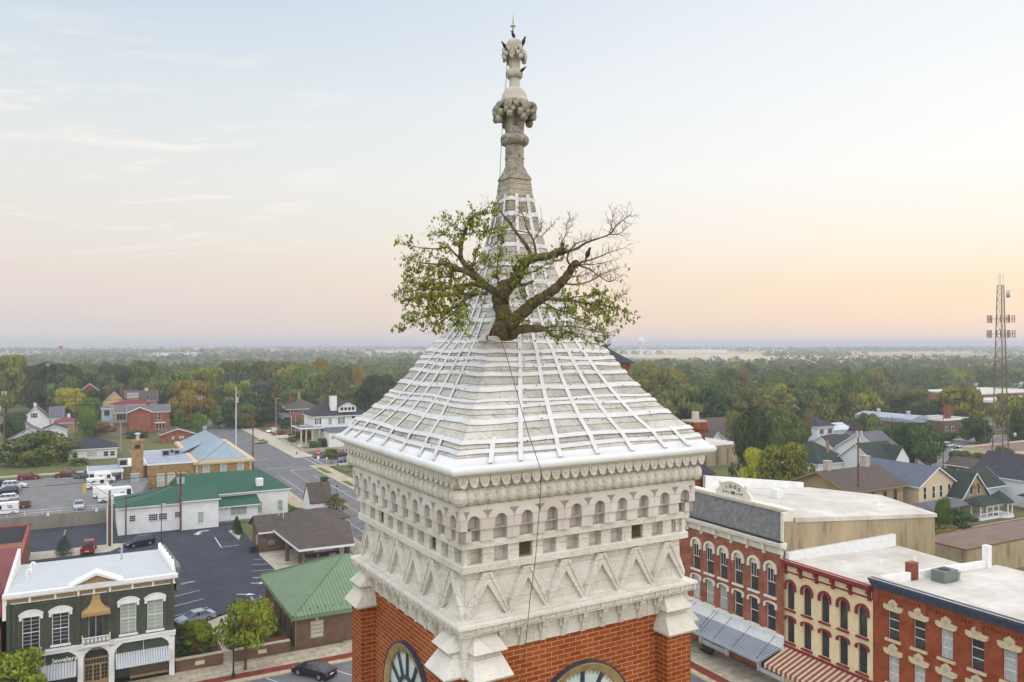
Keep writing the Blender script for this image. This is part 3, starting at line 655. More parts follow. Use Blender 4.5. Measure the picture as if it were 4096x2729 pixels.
limb([(1560,1010),(1700,980),(1850,960),(1960,970)], 9, 2, 11.9, 11.6, .8); limb([(1380,1020),(1500,1090),(1640,1130),(1760,1190),(1880,1270)], 12, 2, 12.1, 11.7, .8)
limb([(1700,1025),(1800,1100),(1960,1150),(2000,1200)], 8, 2, 11.8, 11.5, .9); limb([(1300,1030),(1230,1000),(1180,920)], 9, 4, 12.2, 12.0, .5)
limb([(1120,1290),(1250,1265),(1375,1265)], 56, 34, 12.5, 12.1, .1, .02, 12); limb([(1375,1270),(1430,1285),(1480,1330),(1550,1345),(1590,1300),(1660,1300)], 24, 8, 12.1, 11.8, .3)
limb([(1640,1300),(1760,1360),(1850,1400),(1950,1430)], 5, 2, 11.8, 11.7, .05); limb([(1390,1260),(1560,1240),(1700,1250),(1860,1290),(1990,1300)], 11, 2, 12.1, 11.7, .35)
limb([(1450,1280),(1600,1290),(1800,1330),(1920,1345)], 6, 2, 12.0, 11.7, .2)
mb = MB()
for pts, rr, n, m_ in limbs: mb.tube(pts, rr, n)
# root flare gripping the stones
for a, b_, r in (((1010,1190),(985,1330),50),((1140,1250),(1130,1335),46),((1060,1240),(1040,1350),60)):
    mb.tube([px(a[0], a[1], 12.6), px((a[0]+b_[0])/2, (a[1]+b_[1])/2, 12.55), px(b_[0], b_[1], 12.62)], [r*PXM, r*1.05*PXM, r*.8*PXM], 10)
trunk = mb.build('trunk', 'bark', tt, smooth=180)
# moss pads
mb = MB()
for k in range(260):
    x, y = rt.choice([(rt.gauss(1180, 60), rt.gauss(1170, 32)), (rt.gauss(1050, 30), rt.gauss(1160, 12)), (rt.gauss(840, 40), rt.gauss(850, 25)), (rt.gauss(1130, 15), rt.gauss(820, 25)), (rt.gauss(1390, 20), rt.gauss(1270, 10))])
    p = px(x, y, 12.12+rt.uniform(-.04,.04)); mb.sphere(p, rt.uniform(.010,.024), 5, 0, (1.2,1,.9))
mb.build('moss', 'moss', tt)
# twigs and leaves
tw = MB(); lv = MB(); camp = Vector((0, 0, H))
def leaf(p, L):
    d = Vector((rt.gauss(0,.5), rt.gauss(0,.5), -1+rt.gauss(0,.45))).normalized(); w = d.cross(Vector((rt.gauss(0,1), rt.gauss(0,1), rt.gauss(0,.4)))).normalized()
    a = p; b_ = p+d*L; c = p+d*L*.45; k = L*.28
    n_ = d.cross(w)*L*.08
    lv.add([a, c+w*k+n_, b_, c-w*k+n_], [(0,1,2),(0,2,3)], 0 if rt.random() < .74 else (1 if rt.random() < .78 else 2))
def twig(p, d, L, r, lf, depth=0):
    pts = [p.copy()]; n = 5; q = p.copy()
    for i in range(n):
        d = (d + Vector((rt.gauss(0,.28), rt.gauss(0,.28), rt.gauss(0,.28)+.06))).normalized(); q = q + d*L/n; pts.append(q.copy())
    tw.tube(pts, [r*(1-.8*i/n) for i in range(n+1)], 4, 0, cap=False)
    for i in range(1, n+1):
        if lf > 0:
            if rt.random() < lf*.62: leaf(pts[i] + Vector((rt.gauss(0,.012), rt.gauss(0,.012), rt.gauss(0,.012))), rt.uniform(.035, .066))
        if depth < 2 and rt.random() < (.42 if depth == 0 else .25):
            s_ = Vector((rt.gauss(0,1), rt.gauss(0,1), rt.gauss(0,1))); dd = (d*.9 + (s_ - d*s_.dot(d)).normalized()*.9).normalized()
            twig(pts[i], dd, L*rt.uniform(.35,.65), r*.6, lf, depth+1)
for pts, rr, lf in tips:
    acc = 0; M_ = len(pts)
    for i in range(2, M_):
        r = rr[i]
        if r > .12: continue
        seg = pts[i]-pts[i-1]; d = seg.normalized()
        cnt = 1 if r > .03 else 2
        for _ in range(cnt):
            if rt.random() > (.62 if r > .03 else .85): continue
            s_ = Vector((rt.gauss(0,1), rt.gauss(0,1)*.8, rt.gauss(0,1)+.15)); s_ = (s_ - d*s_.dot(d)).normalized()
            twig(pts[i-1]+seg*rt.random(), (d*.7+s_).normalized(), rt.uniform(.07,.24), .0055 if r > .03 else .004, lf)
    twig(pts[-1], (pts[-1]-pts[-3]).normalized(), .18, .004, lf)
tw.build('twigs', 'twig', tt, recalc=False)
lo_ = lv.build('leaves', ['tleaf', 'tleaf_y', 'tleaf_o'], tt, recalc=False) if 'tleaf' in M else None
# split open stones; rusty patch with a deep gap's shade in its colour
mb = MB(); a = px(1000,1150,13.0); b_ = px(886,1366,12.80); c = px(1000,1366,12.70)
mb.add([a, px(1010,1290,12.72), b_, c, px(960,1200,12.8), px(930,1330,12.9)], [(0,1,2,3),(0,4,5,2)]); mb.build('rusty_gap_shade', 'rust', tt)
st = MB()
for k in range(14):
    x, y = rt.uniform(895,985), rt.uniform(1290,1365); st.sphere(px(x, y, 12.74), rt.uniform(.012,.03), 5)
st.build('rot_crumbs', 'rust', tt)
mb = MB(); p = px(958,1348,12.60)
mb.box(p[0]-.085, p[0]+.085, p[1]-.07, p[1]+.07, p[2]-.035, p[2]+.03); tag(mb.build('loose_stone', 'limestone_weathered', None), 'small loose white stone block lying at the foot of the tree trunk', 'stone')
plank = MB()
q = [px(970,1130,13.02), px(990,1150,12.98), px(898,1372,12.80), px(812,1372,12.88)]
plank.add([*q, *[v+Vector((0,.03,-.02)) for v in q]], [(0,1,2,3),(4,5,6,7),(0,1,5,4),(1,2,6,5),(2,3,7,6),(3,0,4,7)]); tag(plank.build('stone_slab', 'limestone_weathered', None), 'grey stone slab pried loose left of the tree trunk', 'stone slab')
# ================================================================ birds on the finial and in the tree
def bird(u, v, Y, L, face, label, up=.9):
    """u,v: feet; L: body length; face: +1 looks right, -1 looks left; up: how upright it sits"""
    p = AT(u, v, Y); b = thing('bird', label, 'bird', p, -TH + rt.uniform(-.4,.4), 'dark birds perched on the spire'); b['local'] = 1
    s_ = L/.2; mb = MB(); an = up
    ax = (face*math.cos(an), 0, math.sin(an)); 
    P = lambda t_, r, k, n: ((ax[0]*t_)*s_ + r*s_*(-ax[2])*math.cos(2*math.pi*k/n), r*s_*math.sin(2*math.pi*k/n), (.045+ax[2]*t_)*s_ + r*s_*ax[0]*math.cos(2*math.pi*k/n))
    mb.rings([[P(t_, r, k, 10) for k in range(10)] for t_, r in ((-.035,.004),(-.03,.02),(0,.036),(.035,.042),(.07,.038),(.095,.026),(.112,.022),(.13,.023),(.148,.019),(.158,.005))])
    # tail
    mb.rings([[P(t_, r, k, 4) for k in range(4)] for t_, r in ((-.10,.010),(-.05,.013),(0,.02))])
    body = mb.build('body', 'bird_feather', b, smooth=180)
    mb = MB(); h = Vector((ax[0]*.145*s_, 0, (.045+ax[2]*.145)*s_)); mb.tube([h, h+Vector((face*.045*s_, 0, .004*s_))], [.008*s_, .001*s_], 5); mb.build('beak', 'bird_beak', b)
    for q in (-1, 1):
        mb = MB(); mb.tube([(0, q*.014*s_, .03*s_), (face*.004*s_, q*.014*s_, 0), (face*.02*s_, q*.014*s_, .001*s_)], .003*s_, 4); mb.build('leg', 'bird_beak', b)
bird(2056, 154, 14.2, .15, -1, 'dark bird standing on the very top of the stone finial', 1.2)
bird(2020, 192, 14.05, .135, -1, 'dark bird perched on the left scroll of the upper finial', 1.0)
bird(2092, 181, 14.15, .16, 1, 'dark bird perched upright on the right shoulder of the finial top', 1.25)
bird(2087, 288, 14.1, .13, 1, 'dark bird leaning on the twisted stone ring below the finial top', .75)
bird(2348, 1034, 11.7, .17, 1, 'dark bird perched on a bare right hand branch of the tree', 1.2)
# ================================================================ town materials
mat('grass', (82,88,50), .95, (106,98,64), .35, 9, bump=.6, bscale=14, stain=((92,84,56), .9, .60))
mat('grass_lawn', (82,92,48), .95, (104,98,60), .8, 8, bump=.6, bscale=18)
mat('asphalt_grey', (112,112,115), .9, (90,91,94), .5, 10, bump=.25, bscale=30, stain=((128,127,127), .9, .62))
mat('asphalt_dark', (60,63,74), .85, (46,49,59), .25, 10, bump=.2, bscale=30, stain=((74,76,84), .7, .62))
mat('lot_grey', (122,121,122), .9, (104,103,104), .4, 9, stain=((84,82,82), .3, .58))
mat('paint_white', (206,208,210), .7, (176,178,180), 3, 7); mat('paint_yellow', (196,150,72), .7, (168,130,70), 3, 7)
brick('pavement', (190,180,160), (176,167,150), (132,124,112), w=1.5, h=1.5, ms=.03, flat=True, bump=.1, noise_c=(216,208,196))
mat('concrete', (184,176,160), .9, (160,152,138), .7, 8, bump=.2, stain=((128,120,108), .5, .62))
mat('concrete_wall', (140,134,122), .95, (120,114,100), .6, 9, streak=3, bump=.3, stain=((96,90,78), .8, .58))
mat('kerb', (186,172,142), .9, (160,148,124), 2)
brick('brick_paving', (142,66,52), (126,56,46), (110,70,60), w=.4, h=.2, ms=.01, flat=True, bump=.1)
brick('red_brick', (158,88,62), (142,74,52), (168,130,108), w=.22, h=.08, ms=.01, noise_c=(200,188,180))
brick('old_brick', (146,80,56), (120,62,44), (150,100,78), w=.22, h=.08, ms=.01, noise_c=(196,180,170))
brick('orange_brick', (158,80,46), (142,66,38), (146,90,62), w=.22, h=.08, ms=.01, noise_c=(214,196,180))
brick('dark_brick', (98,62,50), (76,48,42), (150,130,108), w=.3, h=.11, ms=.016, noise_c=(220,214,208))
brick('brown_brick', (112,90,70), (96,76,60), (130,112,94), w=.25, h=.09, ms=.012)
brick('tan_brick', (168,142,104), (152,126,88), (176,148,110), w=.25, h=.09, ms=.008, noise_c=(216,204,186))
lines('siding_white', (228,228,229), (200,201,204), 2, .28, .14, rough=.6, c2=(216,216,217), bump=.5)
mat('block_white', (230,230,230), .7, (214,214,212), .8, 6, bump=.15); mat('trim_white', (226,226,225), .55, (212,212,210), 2)
lines('siding_cream', (216,196,164), (186,168,140), 2, .28, .14, c2=(206,186,154)); lines('siding_tan', (168,148,112), (142,124,94), 2, .28, .14)
lines('siding_blue', (168,184,190), (140,156,164), 2, .28, .14); lines('siding_yellow', (214,186,130), (186,160,110), 2, .28, .14)
def shingle(n, c, c2): mat(n, c, .95, c2, 1.2, 9, bump=.4, bscale=9, stain=(tuple(int(x*.8) for x in c), 5, .56))
shingle('shingle_dark', (62,62,72), (50,50,58)); shingle('shingle_grey', (104,104,112), (88,88,94)); shingle('shingle_brown', (90,81,76), (72,65,61)); shingle('shingle_blue', (96,102,116), (84,90,104)); shingle('shingle_green', (52,64,60), (42,50,48))
lines('metal_green_dark', (20,82,60), (12,60,44), 0, .45, .14, rough=.5, c2=(16,70,52), metal=0)
lines('metal_green', (112,134,104), (58,80,64), 0, .42, .16, rough=.5, c2=(100,122,94)); lines('metal_green_y', (114,136,104), (58,80,64), 1, .42, .16, rough=.5, c2=(102,124,94))
lines('copper_blue', (142,158,172), (112,130,146), 0, .55, .12, rough=.5, c2=(124,144,152)); lines('copper_blue_y', (142,158,172), (112,130,146), 1, .55, .12, rough=.5, c2=(124,144,152))
lines('metal_white', (196,200,204), (168,174,180), 0, .32, .12, rough=.4, c2=(182,187,192)); lines('metal_red', (124,34,42), (88,26,32), 0, .4, .12, rough=.5)
mat('membrane_blue', (158,166,182), .5, (132,138,152), .35, 7, stain=((206,200,180), .25, .64)); lines('membrane_white', (208,204,198), (174,168,158), 1, 2.9, .018, rough=.6, c2=(172,164,153), bump=.1, nscale=.22); mat('tar', (40,40,46), .9); mat('red_metal_flat', (150,60,56), .6)
mat('glass_dark', (38,44,50), .12, (54,60,64), 1.5, 3, spec=.7); mat('glass_blind', (190,192,184), .4, (160,164,160), 2.2, 3); mat('glass_curtain', (168,176,164), .5, (126,134,124), 9, 3)
mat('paint_olive', (74,78,66), .8, (64,68,56), 1.5, 6); mat('gold_canvas', (168,140,92), .9, (148,122,78), 5); mat('tan_panel', (154,130,90), .8)
mat('maroon', (134,44,48), .6, (116,36,42), 4); mat('cream_stucco', (222,204,164), .9, (208,188,148), 1.2, 7, stain=((190,168,130), 3, .66)); mat('cornice_cream', (224,218,204), .7, (204,196,180), 3, 7)
mat('slate_grey', (122,121,121), .85, (92,91,92), 2.2, 8, stain=((70,68,66), 2, .6)); mat('slate_blue', (70,78,98), .7, (58,60,68), 2.5, 6)
mat('stained_stucco', (168,152,122), .95, (140,126,101), .7, 9, streak=5, stain=((114,100,80), .7, .56)); mat('stone_buff', (208,190,156), .9, (184,166,134), 5)
mat('wood_pole', (112,92,70), .95, (88,72,56), 3, 7, streak=6); mat('wood_pole_red', (122,78,52), .95, (96,60,42), 3, 7, streak=6); mat('wood_fence', (146,134,120), .95, (120,110,98), 3, 6)
mat('steel', (150,154,160), .45, metal=.4); mat('dark_metal', (46,46,50), .5); mat('galv', (176,180,186), .5, (160,164,170), 2, metal=.2); mat('ac_grey', (168,170,170), .6, (140,142,142), 2)
mat('black_iron', (34,34,36), .5); mat('sign_red', (196,40,40), .5); mat('sign_white', (232,232,230), .5); mat('flag_red', (186,60,66), .8); mat('flag_blue', (48,58,104), .8)
mat('rubber', (28,28,30), .8); mat('rim', (158,160,166), .35, metal=.6); mat('tail_red', (150,24,24), .3, spec=.6); mat('head_lamp', (222,226,230), .2, spec=.7); mat('car_glass', (30,36,44), .08, spec=.8)
mat('blue_roof', (54,68,110), .6, (46,58,92), 1)
def paint(n, c): mat(n, c, .28, c, 1, 2, 0, spec=.6)
for n_, c_ in dict(car_red=(128,20,34), car_black=(28,30,36), car_silver=(158,168,182), car_white=(226,228,232), car_blue=(28,52,88), car_navy=(26,32,46), car_gold=(186,180,160), car_grey=(104,112,126), car_truckred=(150,34,26), car_brown=(118,60,44), postal_white=(230,232,230), postal_blue=(30,74,130), car_darkred=(70,16,28), car_bright=(30,90,160)).items(): paint(n_, c_)
mat('mulch', (112,66,48), .95, (92,54,42), 8, bump=.5); mat('flower', (200,110,40), .8); mat('yellow_post', (224,176,30), .6)
# far country: fields and pasture
m = mat('country', (112,112,72), .95); t = m.node_tree; b = t.nodes['Principled BSDF']
tcn = N(t, 'ShaderNodeTexCoord'); vo_ = N(t, 'ShaderNodeTexVoronoi', distance='CHEBYCHEV'); vo_.inputs['Scale'].default_value = .0017; t.links.new(tcn.outputs['Object'], vo_.inputs['Vector'])
sp = N(t, 'ShaderNodeSeparateColor'); t.links.new(vo_.outputs['Color'], sp.inputs[0])
fc = ramp(t, sp.outputs[0], [(0, lin(176,158,124)), (.3, lin(190,172,136)), (.55, lin(150,142,104)), (.8, lin(118,124,80)), (1, lin(196,178,146))], 'CONSTANT')
nz = N(t, 'ShaderNodeTexNoise'); nz.inputs['Scale'].default_value = .02; nz.inputs['Detail'].default_value = 8; t.links.new(tcn.outputs['Object'], nz.inputs['Vector'])
near = ramp(t, nz.outputs[0], [(.4, lin(80,90,48)), (.6, lin(100,98,60))])
gp = N(t, 'ShaderNodeNewGeometry'); ln = N(t, 'ShaderNodeVectorMath', operation='LENGTH'); t.links.new(gp.outputs['Position'], ln.inputs[0]); sgp = N(t, 'ShaderNodeSeparateXYZ'); t.links.new(gp.outputs['Position'], sgp.inputs[0]); rgt = math_(t, 'MAXIMUM', math_(t, 'ADD', math_(t, 'MULTIPLY', sgp.outputs[0], math.cos(TH)), math_(t, 'MULTIPLY', sgp.outputs[1], -math.sin(TH))), 0)
mr = N(t, 'ShaderNodeMapRange'); t.links.new(math_(t, 'ADD', ln.outputs['Value'], math_(t, 'MULTIPLY', rgt, 1.6)), mr.inputs[0]); mr.inputs[1].default_value = 2150; mr.inputs[2].default_value = 2600
mx = N(t, 'ShaderNodeMix', data_type='RGBA'); t.links.new(mr.outputs[0], mx.inputs[0]); t.links.new(near, mx.inputs[6]); t.links.new(fc, mx.inputs[7]); t.links.new(mx.outputs[2], b.inputs['Base Color'])
# ================================================================ ground and streets
def struct(name, o): o['kind'] = 'structure'; return o
gm = MB(); gm.poly([(-12900,-290,0),(12900,-290,0),(12900,12900,0),(-12900,12900,0)]); g_ = gm.build('ground', 'country'); struct('ground', g_)
# keep the sheet's texture centred on the town
def sheet(name, polys, z, m_, kind='structure', th=None):
    mb = MB()
    zb = z
    for i_, p in enumerate(polys):
        z = zb + i_*(.0005 if len(polys) > 12 else .003)
        if len(p) == 4 and not isinstance(p[0], (tuple, list)): x0, x1, y0, y1 = p; p = [(x0,y0),(x1,y0),(x1,y1),(x0,y1)]
        if th: mb.rings([[(x, y, z-th) for x, y in p], [(x, y, z) for x, y in p]])
        else: mb.poly([(x, y, z) for x, y in p])
    o = mb.build(name, m_, None)
    if kind: o['kind'] = kind
    return o
ZL = 2.45    # level of the upper lot behind the retaining wall
sheet('road', [(41.7,55.3,-20,222),(41.7,55.3,238,420),(41.7,300,222,238),(-60,56,69.5,83.3),(56,300,75,84)], .02, 'asphalt_grey')
sheet('parking_lot', [(-40,25.6,104.0,171),[(8.7,99.3),(9.3,99.2),(12.9,102.6),(14.7,103.9),(18.8,105.9),(20.4,105.2),(20.4,104.0),(8.7,104.0)],[(25.6,119),(27.4,119),(27.4,129.5),(25.6,129.5)]], .03, 'asphalt_dark')
sheet('upper_terrace', [[(-90,169.6),(8.5,169.6),(13.2,200),(13.2,262),(-90,262)]], ZL, 'lot_grey', th=2.45)
# verge, pavement and lawn on the terrace
sheet('pavement', [(-90,2,220.5,223.2)], ZL+.14, 'pavement', th=.13); sheet('lawn', [(-90,8,216.7,220.5),(-90,12,223.2,262)], ZL+.12, 'grass_lawn', th=.11)
sheet('pavement', [(-60,8.4,83.6,88.5),(8.4,26.1,83.6,88.6),(26.1,41.6,83.6,89),(38.4,41.6,89,200)], .15, 'pavement', th=.15)
sheet('pavement', [(55.4,59.5,90,221.6),(55.4,300,218,221.6),(55.4,61.6,30,74.9)], .151, 'pavement', th=.15)
sheet('pavement', [(58.2,60.9,238.3,330),(55.4,140,238.3,243)], .152, 'concrete', th=.15); sheet('verge', [(55.4,58.2,243,330)], .14, 'brick_buff' if 'brick_buff' in M else 'concrete', th=.13)
sheet('brick_strip', [(-60,26,84,85.3),(26,41,84,85.3),(55.9,57.1,30,74)], .156, 'brick_paving')
sheet('kerb', [(-60,41.6,83.25,83.6),(55.2,55.5,30,221.6),(41.5,41.75,89,221),(55.2,55.5,238,330)], .16, 'kerb', th=.15)
sheet('concrete_apron', [[(25.5,105),(38.4,105),(38.4,133.5),(25.2,133.5),(25.0,131.8),(25.6,119.7)],(20.4,26.5,100,104.9)], .05, 'concrete')
sheet('lot_apron', [(-10,3.6,145.6,151),[(3.6,150.8),(5,151),(6.8,150.2),(3.9,145.6),(3.4,145.8)]], .05, 'concrete')
sheet('lawn', [[(55.9,206),(57.5,205.5),(57.3,216),(55.9,216.5)],(60.5,63,205.7,217.6),(55.9,57.4,184.4,192.3),(55.9,57.4,168,180)], .17, 'grass_lawn')
sheet('lawn', [(61,300,243,330),(-90,12,262,330),(12,41,250,420),(56,140,330,420)], .04, 'grass')
sheet('lawn', [(-60,38,8,64)], .1, 'grass_lawn'); sheet('pavement', [(-60,41.5,64,69.4),(38,41.5,8,64)], .13, 'pavement', th=.12)
sheet('driveway', [(60.9,75,291,300.5),(55.4,62,302,312)], .06, 'concrete')
def dash(p, q, w=.12): 
    dx, dy = q[0]-p[0], q[1]-p[1]; L = math.hypot(dx, dy); nx, ny = -dy/L*w/2, dx/L*w/2
    return [(p[0]+nx,p[1]+ny),(q[0]+nx,q[1]+ny),(q[0]-nx,q[1]-ny),(p[0]-nx,p[1]-ny)]
wl = [dash((52.4,205.7),(52.4,130)), dash((44.5,207),(44.5,130)), dash((48.9,216.6),(55.1,216.2),.4), dash((42.0,240),(48,239.6),.35), dash((58,237.7),(57.9,222.8),.25), dash((59.8,238.6),(59.6,221.9),.25),
      dash((42.2,222.3),(55,222.1),.15), dash((42.2,220.4),(55,219.6),.15)]
for k in range(9): y = 204.9-8.7*k; wl += [dash((52.4,y+.4),(55.0,y)), dash((41.9,y-7.2),(44.5,y-7.2))]
for x in range(-50, 40, 3): wl.append(dash((x+.4,83.1),(x+2.3,79.6)))
for y in range(40, 72, 3): wl.append(dash((55.1,y),(52.2,y+1.6)))
sheet('street_marking', wl, .027, 'paint_white'); sheet('street_marking', [dash((48.65,215.8),(48.65,120),.12), dash((48.95,215.8),(48.95,120),.12)], .028, 'paint_yellow')
lw = [dash((9.6,121.6),(14.2,121.8)), dash((9.2,119.9),(14.2,121.8))] + [dash((9,y),(14.2,y+2)) for y in (115,110.9,107)] + [dash((23.6,129.7),(27.2,128.5)), dash((22.9,126.6),(27.3,125.3)), dash((22.3,123.2),(27.3,122)), dash((21.6,119.6),(24.5,119.1)), dash((21.6,119.6),(24.2,118.2)),
      dash((20.4,147.6),(20.35,139.9),.16), dash((20.3,139.9),(23.2,140.1),.16), dash((6.6,150.5),(8.3,149.3)), dash((5.1,145.3),(7.5,147.5)), dash((-3,160),(-2.7,166.5),.08)]
sheet('lot_marking', lw, .042, 'paint_white')
def arrow(x, y, dx, dy, L=2.6, w=.5, bend=False):
    n_ = (-dy, dx); P = lambda a, b_: (x+dx*a+n_[0]*b_, y+dy*a+n_[1]*b_)
    return [P(0,-.12), P(L*.55,-.12), P(L*.55,-w), P(L,0), P(L*.55,w), P(L*.55,.12), P(0,.12)]
sheet('arrow_marking', [arrow(18.4,112.8,.86,-.5), arrow(21.0,117,.9,-.43,2.2)], .043, 'paint_white')
sheet('arrow_marking', [[(20.2,153.3),(18.9,153.3),(18.6,152.8),(18.4,152.2),(18.9,152.2),(17.9,150.8),(17.4,152.3),(17.9,152.3),(18.2,153.3),(18.8,153.9),(20.2,153.9)]], .044, 'paint_white')
# retaining wall with pipe railing
rw = MB(); rw.box(-90, 7.6, 169.2, 169.6, 0, 2.62); tag(rw.build('retaining_wall', 'concrete_wall', None), 'long stained concrete retaining wall below the post office parking lot', 'retaining wall')
fe = thing('railing', 'white pipe railing along the top of the concrete retaining wall', 'railing', (-10, 169.4, 2.62))
mb = MB(); [mb.tube([(-40,169.4,z),(8,169.4,z)], .03, 5) for z in (3.1, 3.55)]; mb.build('rail', 'trim_white', fe)
for k in range(16):
    mb = MB(); mb.cyl(-34+k*2.75, 169.4, 2.6, 3.57, .035, 6); mb.build('post', 'trim_white', fe)
for i, (x, w_) in enumerate(((-5.6, 'fixed'), (2.3, 'hung'))):
    mb = MB(); mb.box(x-.22, x+.22, 169.12, 169.16, 2.35, 2.95); tag(mb.build('notice_sign', 'sign_white', None), ('small pale notice sign on the railing left of the silver sedan', 'small pale notice sign on the railing below the silver sedan')[i], 'sign')
# ================================================================ generic building kit
def frm(face, x0, y0, x1, y1):
    return {'S': ((0,y0,0),(1,0,0),(0,-1,0)), 'W': ((x0,0,0),(0,1,0),(-1,0,0)), 'E': ((x1,0,0),(0,1,0),(1,0,0)), 'N': ((0,y1,0),(1,0,0),(0,1,0))}[face]
def window(par, fr, a, z, w, h, glass='glass_dark', nx=1, nz=1, fm='trim_white', t_=.09, d=.03, sill=.12, shut=None, d0=0):
    """a,z = centre of the sill line"""
    mb = MB(); mb.fr = fr; x0, x1 = a-w/2, a+w/2
    mb.box(x0-t_, x0, d0, d0+d+.03, z, z+h); mb.box(x1, x1+t_, d0, d0+d+.03, z, z+h); mb.box(x0-t_, x1+t_, d0, d0+d+.04, z+h, z+h+t_)
    mb.box(x0-t_-.04, x1+t_+.04, d0, d0+d+.03+sill*.4, z-t_, z)
    mt = .035
    for k in range(1, nx): mb.box(x0+w*k/nx-mt/2, x0+w*k/nx+mt/2, d0+.012, d0+d, z, z+h)
    for k in range(1, nz): mb.box(x0, x1, d0+.012, d0+d+(.015 if nz == 2 else 0), z+h*k/nz-mt, z+h*k/nz+mt)
    o = mb.build('window', fm, par)
    mb = MB(); mb.fr = fr; mb.box(x0, x1, d0, d0+.012, z, z+h); mb.build('pane', glass, o)
    if shut:
        for q in (-1, 1):
            mb = MB(); mb.fr = fr; c = a+q*(w/2+t_+.22); mb.box(c-.2, c+.2, d0, d0+.04, z-.05, z+h+.05); mb.build('shutter', shut, o)
    return o
def gable_roof(mb, x0, x1, y0, y1, z, rise, axis='x', ov=.4, th=.16, mi=0, hip=0):
    """hip: how far the ridge ends are pulled in (0 = gable)"""
    if axis == 'x':
        ym = (y0+y1)/2; X0, X1, Y0, Y1 = x0-ov, x1+ov, y0-ov, y1+ov; dz = rise/((y1-y0)/2)*ov if hip == 0 else 0; zz = z-dz
        A, B_ = (X0+ (hip+ov if hip else 0), ym, z+rise), (X1-(hip+ov if hip else 0), ym, z+rise)
        top = [(X0,Y0,zz),(X1,Y0,zz),(X1,Y1,zz),(X0,Y1,zz),A,B_]
    else:
        xm = (x0+x1)/2; X0, X1, Y0, Y1 = x0-ov, x1+ov, y0-ov, y1+ov; dz = rise/((x1-x0)/2)*ov if hip == 0 else 0; zz = z-dz
        A, B_ = (xm, Y0+(hip+ov if hip else 0), z+rise), (xm, Y1-(hip+ov if hip else 0), z+rise)
        top = [(X0,Y0,zz),(X1,Y0,zz),(X1,Y1,zz),(X0,Y1,zz),A,B_]
    bot = [(p[0],p[1],p[2]-th) for p in top]
    if axis == 'x': fs = [(0,1,5,4),(3,4,5,2),(0,4,3),(1,2,5)]
    else: fs = [(1,2,5,4),(0,4,5,3),(0,1,4),(2,3,5)]
    if hip == 0: fs_t = fs[:2]
    else: fs_t = fs
    allf = [tuple(f) for f in fs_t] + [tuple(i+6 for i in f[::-1]) for f in fs_t]
    if hip == 0:
        ed = [(0,4,10,6),(4,3,9,10),(1,5,11,7),(5,2,8,11)] + ([(0,1,7,6),(3,2,8,9)] if axis == 'x' else [(0,3,9,6),(1,2,8,7)])
        if axis != 'x': ed = [(0,4,10,6),(4,1,7,10),(3,5,11,9),(5,2,8,11),(0,3,9,6),(1,2,8,7)]
    else: ed = [(0,1,7,6),(1,2,8,7),(2,3,9,8),(3,0,6,9)]
    mb.add(top+bot, allf+ed, mi)
